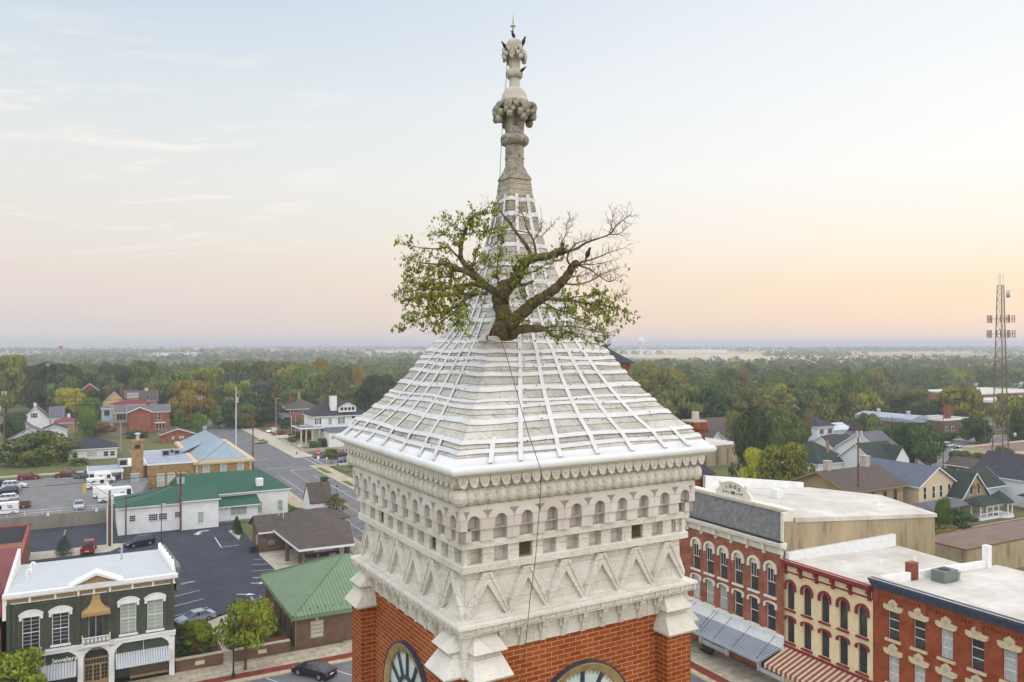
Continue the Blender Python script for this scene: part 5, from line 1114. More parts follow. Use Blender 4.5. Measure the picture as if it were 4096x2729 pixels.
ch = MB(); ch.box(10.1, 12.55, 205.4, 207.6, 0, 11.2); ch.box(10.0, 12.65, 205.3, 207.7, 10.9, 11.35); c_ = ch.build('chimney', 'tan_brick', po)
mb = MB(); mb.box(10.75, 11.9, 205.33, 205.41, 9.4, 10.3); mb.build('louvre', 'vent_dark', c_); mb = MB(); mb.cyl(11.35, 206.5, 11.3, 12.7, .42, 12); mb.lathe([(.75,12.7),(.7,12.85),(.1,13.1)], 12, c=(11.35,206.5)); mb.build('flue', 'galv', c_)
for a in (26.4, 30.4, 34.4): window(po, frm('S',0,205.6,0,0), a, 2.4, 1.15, 1.95, 'glass_curtain', 3, 4, t_=.14)
for a in (16.3, 18.6, 20.9): window(po, frm('S',0,206,0,0), a, -.2, 1.35, 3.2, 'glass_blind', 1, 2, t_=.12)
window(po, frm('S',0,205.4,0,0), 9.2, 1.4, 1.0, 1.1, 'glass_dark', 1, 1, d0=-2.0)
for y in (210, 212.4, 214.8): window(po, frm('W',13.38,0,0,0), y, .2, .9, 3.4, 'glass_blind', 1, 2)
for x, y, w_ in ((18.6, 221, 1.9), (21.4, 222.5, 1.5), (20.6, 225.5, 1.3)):
    mb = MB(); mb.box(x-w_/2, x+w_/2, y-w_/2, y+w_/2, 5.45, 5.42+w_*.8); o = mb.build('air_conditioner', 'ac_grey', po); mb = MB(); mb.box(x-w_*.35, x+w_*.35, y-w_/2-.03, y-w_/2, 5.6, 5.4+w_*.68); mb.build('grille', 'vent_dark', o)
an = thing('loading_canopy', 'flat white loading canopy left of the tan brick chimney', 'canopy', (4.8, 208, ZL))
mb = MB(); mb.box(1.0, 8.2, 204.2, 213, 4.9, 5.02); mb.build('roof', 'membrane_blue', an); mb = MB(); mb.box(.9, 8.3, 204.05, 204.2, 4.4, 5.06); mb.box(.9, 1.05, 204.2, 213, 4.4, 5.06); mb.build('fascia', 'trim_white', an)
for x in (1.3, 3.7, 8.0): mb = MB(); mb.box(x-.09, x+.09, 204.3, 204.48, ZL, 4.4); mb.build('post', 'trim_white', an)
mb = MB(); mb.box(7.4, 9.4, 209, 211, 5.05, 6.6); o = mb.build('air_conditioner', 'ac_grey', an); mb = MB(); mb.box(7.7, 9.1, 208.95, 209, 5.3, 6.4); mb.build('grille', 'vent_dark', o)
ub = thing('utility_cabinet', 'grey metal utility cabinet against the tan brick wall', 'cabinet', (10.4, 186, ZL)); mb = MB(); mb.box(9.6, 11.4, 200, 201.5, ZL-.3, ZL+1.8); mb.build('body', 'ac_grey', ub); mb = MB(); mb.box(9.55, 11.45, 199.95, 201.55, ZL+1.8, ZL+1.88); mb.build('lid', 'galv', ub)
# ================================================================ vehicles
def wheel(par, x, y, r, w_=.22):
    mb = MB(); mb.tube([(x,y-w_/2,r),(x,y+w_/2,r)], r, 18); o = mb.build('wheel', 'rubber', par)
    s_ = 1 if y > 0 else -1; mb = MB(); mb.tube([(x,y+s_*w_/2*.9,r),(x,y+s_*(w_/2+.012),r)], r*.66, 12)
    for k in range(5): t0 = k*1.2566; mb.tube([(x,y+s_*(w_/2+.02),r),(x+r*.6*math.cos(t0),y+s_*(w_/2+.02),r+r*.6*math.sin(t0))], .03, 4)
    mb.build('rim', 'rim', o)
def car(label, loc, rz, pm, kind='sedan', cat='car', group=None, name='parked_car'):
    c = thing(name, label, cat, loc, rz, group); c['local'] = 1
    K_ = dict(sedan=(4.6,1.78,1.42,.92,.34,(-1.75,-.95,.35,1.15),(1.36,-1.36)), suv=(4.6,1.84,1.68,1.02,.37,(-2.15,-1.85,.3,1.05),(1.38,-1.36)), wagon=(4.8,1.8,1.46,.92,.34,(-2.2,-1.85,.3,1.15),(1.4,-1.4)), pickup=(5.6,1.95,1.85,1.1,.42,(-.75,-.6,.75,1.25),(1.75,-1.75)))[kind]
    L, W2, Ht, belt, wr, cab, wx = K_; W2 /= 2; gz = .24
    hood = belt*.93
    prof = [(-L/2,.38),(-L/2+.05,belt*.62),(-L/2+.06,belt*.97),(-L/2+.5 if kind in ('sedan','pickup') else -L/2+.15,belt*1.0),(cab[1],belt),(cab[3],belt*.99),(L/2-.75,hood*.97),(L/2-.18,hood*.83),(L/2,hood*.62),(L/2-.02,.34),(L/2-.25,gz),(-L/2+.3,gz)]
    def ins(k_, w__): cxm = 0; return [(x*(1-k_*.02), w__, z if z < .5 else z-k_*.03*(z>belt*.9)) for x, z in prof]
    mb = MB(); mb.rings([[(x*.985, -W2*.90, z-.02*(z > .8)) for x, _, z in ins(1,0)], ins(0,-W2*.985), ins(0,-W2*.99), ins(0,W2*.99), ins(0,W2*.985), [(x*.985, W2*.90, z-.02*(z > .8)) for x, _, z in ins(1,0)]])
    for x in wx:          # flared arches
        for s_ in (-1,1):
            arc = [(x+(wr+.07)*math.cos(math.pi*k/8), s_*W2*1.0, wr+(wr+.07)*math.sin(math.pi*k/8)) for k in range(9)]; arc2 = [(x+(wr+.0)*math.cos(math.pi*k/8), s_*W2*1.012, wr+(wr+.0)*math.sin(math.pi*k/8)) for k in range(9)]
            mb.rings([arc, arc2], cap=False, close=False)
    body = mb.build('body', pm, c, smooth=35)
    mb = MB()
    for x in wx:
        for s_ in (-1,1):
            mb.poly([(x+(wr+.045)*math.cos(2*math.pi*k/16), s_*(W2+.004), wr+(wr+.045)*math.sin(2*math.pi*k/16)) for k in range(16)])
    mb.box(-L/2+.02, L/2-.02, -W2*.96, W2*.96, gz-.02, gz+.08); mb.build('wheel_wells', 'rubber', c)
    b0, r0, r1, f0 = cab; tw_ = W2*.74; bw = W2*.93
    mb = MB(); mb.rings([[(b0,-bw,belt-.02),(f0,-bw,belt-.03),(f0,bw,belt-.03),(b0,bw,belt-.02)], [(r0,-tw_,Ht-.06),(r1,-tw_,Ht-.05),(r1,tw_,Ht-.05),(r0,tw_,Ht-.06)]])
    mb.build('windows', 'car_glass', c)
    mb = MB(); rx0, rx1 = r0-.03, r1+.05
    mb.rings([[(rx0,-tw_*1.02,Ht-.07),(rx1,-tw_*1.02,Ht-.06),(rx1,tw_*1.02,Ht-.06),(rx0,tw_*1.02,Ht-.07)], [(rx0+.12,-tw_*.85,Ht-.005),(rx1-.15,-tw_*.85,Ht),(rx1-.15,tw_*.85,Ht),(rx0+.12,tw_*.85,Ht-.005)]])
    for s_ in (-1, 1):
        for (xa, xb) in ((b0,r0),(f0,r1)): mb.tube([(xa,s_*bw*.99,belt-.03),(xb,s_*tw_*1.0,Ht-.06)], .035, 5)
        nm = {'sedan':(-.35,),'suv':(-.35,-1.25),'wagon':(-.35,-1.35),'pickup':(.2,)}[kind]
        for xm in nm: mb.tube([(xm,s_*bw*1.0,belt-.03),(xm+.03,s_*tw_*1.01,Ht-.06)], .035, 5)
    mb.build('roof', pm, body, smooth=35)
    for x in wx:
        for s_ in (-1, 1): wheel(c, x, s_*(W2-.10), wr)
    for s_ in (-1, 1):
        mb = MB(); mb.sphere((L/2-.12, s_*W2*.72, hood*.72), .17, 8, 0, (.7,1,.5)); mb.build('headlight', 'head_lamp', c)
        mb = MB(); mb.box(-L/2-.01, -L/2+.10, min(s_*W2*.62,s_*W2*.94), max(s_*W2*.62,s_*W2*.94), belt*.66, belt*.9); mb.build('tail_light', 'tail_red', c)
        mb = MB(); mb.sphere((f0-.25, s_*(W2+.08), belt+.06), .09, 6, 0, (.7,1,.8)); mb.build('mirror', pm, c)
    mb = MB(); mb.box(-L/2-.02, -L/2+.0, -.26, .26, .55, .68); mb.build('number_plate', 'sign_white', c)
    if kind == 'pickup': mb = MB(); mb.box(-L/2+.15, -.85, -W2*.82, W2*.82, belt-.05, belt+.012); mb.build('load_bed', 'rubber', c)
    return c
rz = lambda dx, dy: math.atan2(dy, dx)
car('glossy black sedan parked at an angle on the street below the brick office', (20.9,81.55,.03), rz(-1.5,2.2), 'car_black')
car('silver hatchback parked in the dark lot beside the dark green shop', (12.1,103.9,.05), rz(-1,-.28), 'car_silver')
car('dark red pickup truck parked behind the pale metal roof', (.9,147.6,.06), rz(.1,1), 'car_truckred', 'pickup', 'pickup truck')
car('dark teal car half hidden behind the stepped white parapet', (8.4,147.4,.06), rz(-.9,-.35), 'car_navy', 'suv')
car('champagne sedan parked on the kerb strip beside the left street', (53.6,279.5,.03), rz(1,.6), 'car_gold')
car('white crossover parked behind the red pickup truck', (63.5,311,.07), rz(-.8,-.6), 'car_white', 'suv')
car('red crew cab pickup truck in the driveway of the white house', (64.6,302.5,.07), rz(-.9,-.42), 'car_darkred' if False else 'car_red', 'pickup', 'pickup truck')
car('dark maroon suv parked far up the left street', (49.4,338,.03), rz(.1,1), 'car_darkred', 'suv')
car('grey pickup truck parked behind the round street tree', (62.9,235.8,.03), rz(1,.02), 'car_grey', 'pickup', 'pickup truck')
car('red car parked right of the round street tree', (68.7,235.6,.03), rz(1,.02), 'car_red', 'suv')
car('bright blue car at the kerb beside the tower edge', (66.8,223.9,.03), rz(-1,0), 'car_bright', 'sedan')
car('red suv parked at the far kerb of the upper lot', (-11.0,216.0,ZL), rz(1,.02), 'car_red', 'suv'); car('long red station wagon parked at the far kerb right of the red suv', (-3.6,216.2,ZL), rz(-1,.0), 'car_red', 'wagon')
car('grey blue pickup truck parked beside the white loading canopy', (.9,212.6,ZL), rz(1,.0), 'car_grey', 'pickup', 'pickup truck')
car('pale blue sedan nosed up to the white railing', (-.6,174.0,ZL), rz(-.02,-1), 'car_silver')
car('white crossover at the back of the left row in the upper lot', (-13.1,204.6,ZL), rz(1,-.05), 'car_white', 'suv'); car('silver sedan between the white crossover and the navy suv', (-13.8,200.3,ZL), rz(-1,.05), 'car_silver')
car('navy blue suv in the middle of the left row in the upper lot', (-14.0,196.3,ZL), rz(-1,.05), 'car_navy', 'suv'); car('white estate car in front of the navy suv', (-13.8,188.6,ZL), rz(-1,.1), 'car_white', 'wagon')
car('brown pickup truck behind the white postal van on the left', (-11.6,179.5,ZL), rz(-1,.1), 'car_brown', 'pickup', 'pickup truck'); car('black car at the far left end of the upper lot row', (-16.8,209.3,ZL), rz(1,0), 'car_black')
def pvan(label, loc, rz_, L=4.3, Ht=2.25, group='white postal vans in the upper lot', big=False):
    c = thing('postal_van', label, 'van', loc, rz_, group); c['local'] = 1; W2 = .98
    prof = [(-L/2,.35),(-L/2,Ht-.05),(-L/2+.08,Ht),(L/2-1.25,Ht),(L/2-.85,Ht-.15),(L/2-.62,1.25),(L/2-.1,1.05),(L/2,.95),(L/2,.35)]
    mb = MB(); mb.rings([[(x,-W2,z) for x,z in prof],[(x,W2,z) for x,z in prof]]); body = mb.build('body', 'postal_white', c, smooth=20)
    mb = MB(); mb.add([(L/2-.60,-W2*.88,1.27),(L/2-.60,W2*.88,1.27),(L/2-.83,W2*.88,Ht-.2),(L/2-.83,-W2*.88,Ht-.2)], [(0,1,2,3)])
    for s_ in (-1,1): mb.box(L/2-1.75, L/2-1.0, s_*W2-.01, s_*W2+.01, 1.15, Ht-.35)
    mb.build('windows', 'car_glass', c)
    for x in (L/2-.75, -L/2+.85):
        for s_ in (-1,1): wheel(c, x, s_*(W2-.06), .34)
    for s_ in (-1,1):
        mb = MB(); y0, y1 = sorted((s_*W2, s_*(W2+.015))); mb.box(-L/2, L/2-.7, y0, y1, .92, .96); mb.build('red_stripe', 'sign_red', c); mb = MB(); mb.box(-L/2, L/2-.7, y0, y1, .98, 1.04); mb.build('blue_stripe', 'postal_blue', c)
        mb = MB(); x0 = -L/2+1.25 if not big else L/2-2.6; mb.add([(x0-.45,s_*(W2+.02),1.35),(x0+.25,s_*(W2+.02),1.35),(x0+.5,s_*(W2+.02),1.85),(x0-.2,s_*(W2+.02),1.85)], [(0,1,2,3)]); e_ = mb.build('eagle_emblem', 'postal_blue', c)
        mb = MB(); mb.add([(x0-.3,s_*(W2+.025),1.45),(x0+.1,s_*(W2+.025),1.52),(x0+.42,s_*(W2+.025),1.72),(x0-.05,s_*(W2+.025),1.68)], [(0,1,2,3)]); mb.build('eagle_head', 'postal_white', e_)
    mb = MB(); mb.box(L/2-.05, L/2+.05, -W2, W2, .35, .55); mb.build('bumper', 'dark_metal', c)
    return c
pvan('white postal van with blue eagle emblem at the left end of the railing', (-12.6,173.6,ZL), rz(-1,.03)); pvan('white postal van parked nearest the white loading canopy', (2.9,195.8,ZL), rz(1,.05)); pvan('white postal van behind the big white postal truck', (4.0,183.6,ZL), rz(1,.05))
pvan('large white postal truck in the middle of the vans', (6.1,178.2,ZL), rz(1,.05), 6.8, 2.75, big=True); pvan('white postal van nearest the long white building', (6.4,172.3,ZL), rz(1,.06)); pvan('white postal van under the loading canopy', (4.4,203.0,ZL), rz(1,.0))
for x, y in ((.2,190.0),(.5,191.3)): mb = MB(); mb.cyl(x, y, ZL, ZL+2.1, .13, 8); tag(mb.build('bollard', 'yellow_post', None), 'yellow steel bollard beside the postal vans, %s of two' % ('front' if y < 191 else 'rear'), 'bollard')
mb = MB(); mb.box(-10.5, -7.2, 203, 204, ZL, ZL+.18); tag(mb.build('traffic_island', 'kerb', None), 'small kerbed island beside the white crossover', 'island'); 
# ================================================================ houses behind
house('bungalow', 'white bungalow with dark hip roof behind the upper lot', 'house', -3.5, 244.5, 8.3, 252.5, 2.9, 'siding_white', 'shingle_dark', z0=ZL, roof='hip', rise=2.3, ov=.5, wins=[W_('S', -1.8, .8, 1.1, 1.2, nz=2), W_('S', 5.6, .8, 1.1, 1.2, nz=2), W_('S', 7.2, .8, 1.1, 1.2, nz=2), W_('S', 2.2, .9, 2.4, 1.3, glass='glass_blind', nx=3)], chims=[(4.6,250,.8,7.4,'old_brick')])
house('cottage', 'white cottage with purple-grey roof and two front gables behind the round maple', 'house', -20.5, 290, -7.6, 301, 3.7, 'siding_white', 'shingle_grey', roof='gable', axis='y', rise=3.6, ov=.5, wins=[W_('S', -17.6, 1, 1.1, 1.9, nz=2), W_('S', -16.0, 1, 1.1, 1.9, nz=2), W_('S', -12.9, 4.6, 1.4, .7, glass='glass_blind')])
house('cottage_wing', 'front gabled wing of the white cottage with white bargeboards', 'house', -16.2, 284, -8.8, 291, 3.4, 'siding_white', 'shingle_dark', roof='gable', axis='y', rise=2.6, ov=.4, wins=[W_('S', -12.5, 3.5, 1.3, .8, glass='glass_blind'), W_('S', -13.9, .8, 1.0, 1.6, nz=2)])
house('gabled_house', 'tall white gabled house with shuttered attic window at far left', 'house', -21.5, 365, -11.5, 379, 3.6, 'siding_white', 'shingle_grey', axis='y', rise=5.4, ov=.4, wins=[W_('S', -16.8, 4.8, 1.1, 1.7, nz=2, shut='shingle_green')], chims=[(-16.6,367,.9,10.6,'trim_white')])
house('gabled_house_roof', 'grey roofed wing right of the tall white gable', 'house', -11.4, 366, -7.0, 378, 4.2, 'siding_white', 'shingle_grey', axis='x', rise=4.4, ov=.3)
house('cottage', 'small yellow gabled cottage at the left edge', 'house', -24, 330, -16.5, 342, 4.0, 'siding_yellow', 'shingle_grey', axis='y', rise=3.2, wins=[W_('S', -20.2, 2.9, 1.1, 1.6)])
house('garage', 'low white garage with wide dark gabled roof', 'garage', -12.3, 320, -4.8, 330, 3.9, 'siding_white', 'shingle_dark', axis='y', rise=1.5, ov=.4)
house('red_roof_house', 'low house with bright red metal roof among the trees', 'house', -9.4, 345, -1.6, 356, 3.9, 'siding_tan', 'metal_red', roof='hip', rise=1.9, chims=[(-4.7,350,.9,7.0,'trim_white')])
house('shed', 'small white gabled shed beside the dark roofed bungalow', 'shed', -5.2, 262, -2.2, 266, 2.6, 'siding_white', 'shingle_grey', z0=1.5, axis='y', rise=1.0)
bh = house('brick_house', 'two storey red brick house with grey roof and tall narrow windows', 'house', 14.9, 328, 28.9, 340, 8.3, 'red_brick', 'shingle_grey', axis='x', rise=2.2, ov=.5,
    wins=[W_('S', 18.65, 5.2, .95, 2.7, nz=2), W_('S', 18.65, 1.1, .95, 2.7, nz=2), W_('S', 25.5, 5.2, .95, 2.7, nz=2), W_('S', 24.7, 1.6, .8, 2.2), W_('S', 25.8, 1.6, .8, 2.2), W_('S', 26.9, 1.6, .8, 2.2)], chims=[(22,334,.9,11.4,'old_brick')])
mb = MB(); mb.box(14.9, 22.6, 327.4, 328, 0, 8.3); mb.poly([(14.9,327.4,8.3),(22.6,327.4,8.3),(18.7,327.4,10)]); mb.build('gabled_bay', 'red_brick', bh)
mb = MB(); gable_roof(mb, 14.9, 22.6, 327.2, 334, 8.45, 1.7, 'y', .4); mb.build('bay_roof', 'shingle_grey', bh); mb = MB(); mb.add([(x,326.72,z+d) for x, z in ((14.4,8.4),(18.75,10.3),(23.1,8.4)) for d in (-.3,.1)], [(0,2,3,1),(2,4,5,3)]); mb.box(23.7, 27.5, 326.9, 328, 4.0, 4.3); mb.build('bay_trim', 'trim_white', bh)
house('rear_wing', 'open porch wing with grey roof left of the red brick house', 'house', 10.4, 330, 14.8, 340, 8.3, 'siding_tan', 'shingle_grey', axis='x', rise=2.3, ov=.3, wins=[W_('S', 12.6, 5.6, 3.2, 2.2, nx=3)])
dk = thing('deck', 'raised weathered wooden deck with railing left of the red brick house', 'deck', (9.8, 332, 0)); mb = MB(); mb.box(4.7, 14.9, 328.5, 335, 4.4, 4.65); mb.build('floor', 'wood_fence', dk)
mb = MB(); mb.box(4.7, 14.9, 328.5, 328.6, 5.6, 5.72)
for k in range(40): mb.box(4.8+k*.26, 4.88+k*.26, 328.5, 328.58, 4.6, 5.6)
mb.build('railing', 'wood_fence', dk)
for x in (5, 9.8, 14.5): mb = MB(); mb.box(x-.12, x+.12, 328.6, 328.84, 0, 4.4); mb.build('post', 'wood_fence', dk)
mb = MB()
for k in range(24): mb.box(3+k*.5, 3.46+k*.5, 321, 321.08, 0, 2.0+.06*(k % 2))
tag(mb.build('board_fence', 'wood_fence', None), 'weathered grey board fence below the raised deck', 'fence')
house('gabled_house', 'pale yellow house with steep dark roof behind the red metal roof', 'house', 7.5, 385, 16.5, 396, 8.2, 'siding_yellow', 'shingle_dark', axis='y', rise=4.8, ov=.5, chims=[(15,388,1,14.6,'old_brick')])
rr = house('red_roof_house', 'house with long crimson metal roof and white roof terrace', 'house', 10.8, 378, 26.5, 386, 7.6, 'siding_tan', 'metal_red', roof='hip', rise=1.8, ov=.5)
mb = MB(); mb.box(16.9, 21.4, 384, 386, 9.0, 10.6); mb.build('dormer', 'siding_tan', rr); mb = MB()
for k in range(20): mb.box(16.9+k*.235, 16.98+k*.235, 383.9, 383.98, 10.6, 12.3)
mb.box(16.8, 21.5, 383.85, 383.98, 12.2, 12.4); mb.box(16.8, 21.5, 383.85, 383.98, 10.5, 10.7); mb.build('terrace_railing', 'trim_white', rr)
house('dormer_house', 'grey shingled roof with a tiny white dormer behind the crimson roof', 'house', 17, 392, 29.5, 404, 8.5, 'siding_tan', 'shingle_brown', axis='x', rise=4.2, wins=[W_('S', 25.6, 9.2, 1.0, 1.6)], chims=[(25.5,398,1.2,13.6,'cream_stucco')])
house('porch_house', 'small pale blue house with porch below the crimson roof', 'house', 6.5, 350, 10.3, 358, 8.4, 'siding_blue', 'shingle_grey', roof='hip', rise=1.0, wins=[W_('S', 8.3, 5.6, 1.9, 2.2, nx=2)])
house('pedimented_house', 'old brick house with white pediment half hidden by tall trees', 'house', -1.2, 420, 7, 432, 11.8, 'old_brick', 'shingle_dark', axis='y', rise=3.4, ov=.5, wins=[W_('S', 1, 7.3, 1.2, 2.2), W_('S', 4.2, 7.3, 1.2, 2.2)])
house('brick_garage', 'low red brick building with brown gabled roof behind the flat roof', 'garage', 23.6, 296, 34, 304, 2.9, 'red_brick', 'shingle_brown', axis='y', rise=1.7, ov=.5, wins=[W_('S', 30, 1.4, 1.4, .5, glass='glass_blind'), W_('S', 27.3, 1.2, .5, .8, glass='glass_blind')], chims=[(24.4,297,.6,4.6,'red_brick')])
tb = house('brick_house', 'two storey brown brick house with wide grey hip roof across the left street', 'house', 76.8, 343, 90.5, 356, 5.9, 'red_brick', 'shingle_brown', roof='hip', rise=3.6, ov=.9,
    wins=[W_('S', 78.3, 3.9, 1.1, 1.8, nz=2), W_('S', 81.6, 3.9, 1.0, 1.7, nz=2), W_('S', 83.8, 4.4, .9, 1.2, nz=2), W_('S', 87.2, 4.0, 2.0, 1.7, nx=2, nz=2), W_('S', 81.8, 1.1, 1.4, .9, glass='glass_dark'), W_('S', 78.1, 1.0, 1.3, .9), W_('S', 85.3, .6, 3.6, 1.9, nx=4, nz=1, glass='glass_curtain')], chims=[(79.6,352,1.2,12.2,'old_brick'), (84,354,1,12.4,'tan_brick')])
house('rear_block', 'brown roofed rear block of the brown brick house', 'house', 69.5, 350, 77, 362, 6.5, 'red_brick', 'shingle_brown', roof='hip', rise=3.0, ov=.7, wins=[W_('S', 72.5, 3.9, 1.1, 1.8), W_('S', 75.5, 3.9, .9, 1.8)], chims=[(72.5,352,1.1,12.3,'old_brick')])
pc = thing('porch', 'long grey roofed porch on posts in front of the brown brick house', 'porch', (71, 341, 0)); mb = MB(); gable_roof(mb, 65.5, 77.5, 338, 346, 3.1, 1.7, 'x', .3, hip=2); mb.build('roof', 'shingle_grey', pc)
for x in (66, 69.7, 73.4, 77): mb = MB(); mb.box(x-.2, x+.2, 338, 338.4, 0, 3); mb.build('post', 'trim_white' if x > 70 else 'red_brick', pc)
mb = MB(); mb.box(65.5, 77.3, 338.2, 338.6, 0, .9); mb.build('low_wall', 'red_brick', pc)
house('blue_roof_house', 'pale house with bright blue roof and two white chimneys among trees', 'house', 63.5, 420, 78.3, 430, 5.4, 'siding_white', 'blue_roof' if 'blue_roof' in M else 'shingle_blue', axis='x', rise=3.4, ov=.5, chims=[(70.2,424,1.2,11,'trim_white'), (73.6,424,1.1,11.2,'trim_white')])
wh = house('white_house', 'large white house with dark hip roof, big white chimney and half round dormer', 'house', 68, 266, 86, 279, 9.4, 'block_white', 'shingle_dark', roof='hip', rise=5.2, ov=.7,
    wins=[W_('S', 69.4, 6.9, 1.1, 1.9, nz=2, shut='black_iron', glass='glass_curtain'), W_('S', 73.5, 6.8, 1.1, 1.9, nz=2, glass='glass_curtain'), W_('S', 77.4, 6.8, 1.1, 2.0, nz=2, shut='black_iron', glass='glass_curtain'), W_('S', 81.5, 8.4, 1.0, .8)], chims=[(75.2,268.5,2.1,16.0,'trim_white')])
mb = MB(); mb.box(76.6, 82.6, 266.3, 272, 10.6, 12.7); mb.poly([(76.6,266.3,12.7),(82.6,266.3,12.7),(79.6,266.3,14.2)]); dm = mb.build('dormer', 'trim_white', wh); mb = MB(); gable_roof(mb, 76.6, 82.6, 266.1, 273, 12.8, 1.6, 'y', .5); mb.build('dormer_roof', 'shingle_dark', dm)
for k in range(4): mb = MB(); mb.box(77.2+k*1.3, 78.1+k*1.3, 266.22, 266.3, 11.2, 12.2); mb.build('dormer_window', 'glass_dark', dm)
mb = MB(); mb.box(70.3, 86, 256, 266, 0, 4.9); mb.build('front_block', 'block_white', wh); mb = MB(); mb.add([(70,255.8,4.95),(86,255.8,4.95),(86,266,5.7),(70,266,5.7)], [(0,1,2,3)]); mb.build('front_roof', 'shingle_blue', wh)
mb = MB(); [mb.box(71.2+k*.7, 71.75+k*.7, 255.94, 256, 3.0+(.0 if k % 2 else .02), 3.22) for k in range(3)]; [mb.box(71.2+k*.7, 71.75+k*.7, 255.94, 256, 3.5, 3.72) for k in range(3)]; mb.build('vent_slots', 'vent_dark', wh)
mb = MB(); mb.box(62.6, 70.3, 262, 274, 5.9, 6.2); mb.build('terrace', 'shingle_blue', wh); mb = MB(); mb.box(62.4, 70.4, 261.8, 262, 5.85, 6.25); mb.box(62.4, 62.6, 262, 274, 5.85, 6.25)
for k in range(26): mb.box(62.5+k*.3, 62.56+k*.3, 261.85, 261.91, 6.25, 7.15)
mb.box(62.4, 70.3, 261.82, 261.94, 7.1, 7.22); mb.build('balustrade', 'trim_white', wh)
for x in (63.0, 64.6, 66.6, 69.0): mb = MB(); mb.cyl(x, 262.5, .8, 5.9, .28, 12); mb.build('column', 'stone_buff', wh)
mb = MB(); mb.box(62, 70.3, 261.5, 274, 0, .8); mb.build('terrace_base', 'concrete', wh)
mb = MB(); mb.box(60.9, 90, 250.4, 250.7, 0, 1.0); mb.box(60.9, 61.2, 250.7, 285, 0, .9); tag(mb.build('garden_wall', 'concrete', None), 'low pale stone wall around the garden of the white house', 'garden wall')
# ================================================================ poles, signs, lamps
def wire(name, pts, label, r=.03, sag=.6, m_='black_iron'):
    mb = MB()
    for a, b_ in pts:
        a, b_ = Vector(a), Vector(b_); n = 14; mb.tube([a.lerp(b_, k/n) - Vector((0,0,sag*4*(k/n)*(1-k/n))) for k in range(n+1)], r, 3, cap=False)
    return tag(mb.build(name, m_, None, recalc=False), label, 'wire')
def pole(name, label, x, y, z0, h, r=.15, m_='wood_pole', arms=(), trans=False, cat='utility pole', lamp=None):
    t_ = thing(name, label, cat, (x, y, z0)); mb = MB(); mb.cyl(x, y, z0, z0+h, r, 10, r1=r*.65); mb.build('pole', m_, t_)
    for z, w_ in arms: mb = MB(); mb.box(x-w_/2, x+w_/2, y-.08, y+.06, z0+z, z0+z+.14); [mb.cyl(x-w_/2+.15+q*(w_-.3)/3, y, z0+z+.14, z0+z+.34, .05, 6) for q in range(4)]; mb.build('cross_arm', m_, t_)
    if trans:
        for q in ((-.45,-.1), (.35,-.35)): mb = MB(); mb.cyl(x+q[0], y+q[1], z0+h-2.3, z0+h-1.2, .27, 12); mb.build('transformer', 'galv', t_)
    if lamp: dx, dy = lamp; mb = MB(); mb.tube([(x,y,z0+h-.4),(x+dx*.5,y+dy*.5,z0+h),(x+dx,y+dy,z0+h+.05)], .05, 5); mb.build('arm', 'steel', t_); mb = MB(); mb.sphere((x+dx,y+dy,z0+h), .28, 8, 0, (1.3,.8,.4)); mb.build('lamp_head', 'galv', t_)
    return t_
pole('utility_pole', 'brown utility pole with grey transformers in front of the green roof', 15.6, 155.2, 0, 11.0, .2, 'wood_pole_red', [(10.2,1.6)], True)
pole('utility_pole', 'short dark wooden pole at the left end of the long white building', 6.7, 155.7, 0, 7.1, .16, 'wood_pole')
up_ = pole('utility_pole', 'thick pale wooden pole with white conduit behind the pale metal roof', 4.0, 149.8, 0, 9.3, .26, 'wood_pole'); mb = MB(); [mb.cyl(4.0+q, 149.5, 0, h_, .09, 6) for q, h_ in ((-.36, 6.8), (.34, 7.0))]; mb.build('conduit', 'trim_white', up_); mb = MB(); mb.box(4.0, 4.6, 149.5, 149.7, 8.3, 8.6); mb.build('flood_lamp', 'galv', up_)
pole('lot_lamp', 'dark parking lot lamp post in front of the long white building', 11.4, 142.6, 0, 7.6, .08, 'dark_metal', cat='lamp post', lamp=(.35, 0))
pole('utility_pole', 'tall brown pole at the corner of the left street', 40.3, 221.8, 0, 16.5, .22, 'wood_pole_red', [(14.2,1.3),(12,1.0)], cat='utility pole')
pole('utility_pole', 'wooden pole with transformer in front of the golden tree', 36.5, 300, 0, 16.5, .2, 'wood_pole', [(15.8,1.6)], True)
pole('utility_pole', 'thin bright pole beside the white cottage roof', -2.0, 288.7, 0, 19, .18, 'wood_pole'); pole('street_lamp', 'pale street lamp behind the bungalow', 9.7, 257, 0, 11.5, .1, 'galv', cat='street lamp', lamp=(1.2, 0))
pole('utility_pole', 'leaning wooden pole at the far left edge above the red cars', -17.5, 222, ZL, 18, .2, 'wood_pole', [(17,1.8),(15.6,1.8)], True); pole('utility_pole', 'distant pole with white transformer at the left edge', -22, 300, 0, 20, .2, 'wood_pole', [(19,1.8)], True); pole('utility_pole', 'farther wooden pole beyond the left edge trees', -14, 420, 0, 26, .2, 'wood_pole', [(25,2)], True)
pole('street_lamp', 'curved arm street lamp left of the white house', 60.2, 288, 0, 14.5, .12, 'galv', cat='street lamp', lamp=(.8, -.3)); pole('street_lamp', 'second grey lamp post in the garden of the white house', 65.5, 281.5, 0, 9.8, .08, 'galv', cat='street lamp', lamp=(-1.6, .6))
fp = thing('flagpole', 'tall white flagpole with a limp striped flag beside the left street', 'flagpole', (39.8, 245.5, 0)); mb = MB(); mb.cyl(39.8, 245.5, 0, 20.6, .17, 10, r1=.1); mb.build('pole', 'trim_white', fp); mb = MB(); mb.sphere((39.8,245.5,20.9), .25, 8); mb.build('ball', 'brass', fp)
mb = MB()
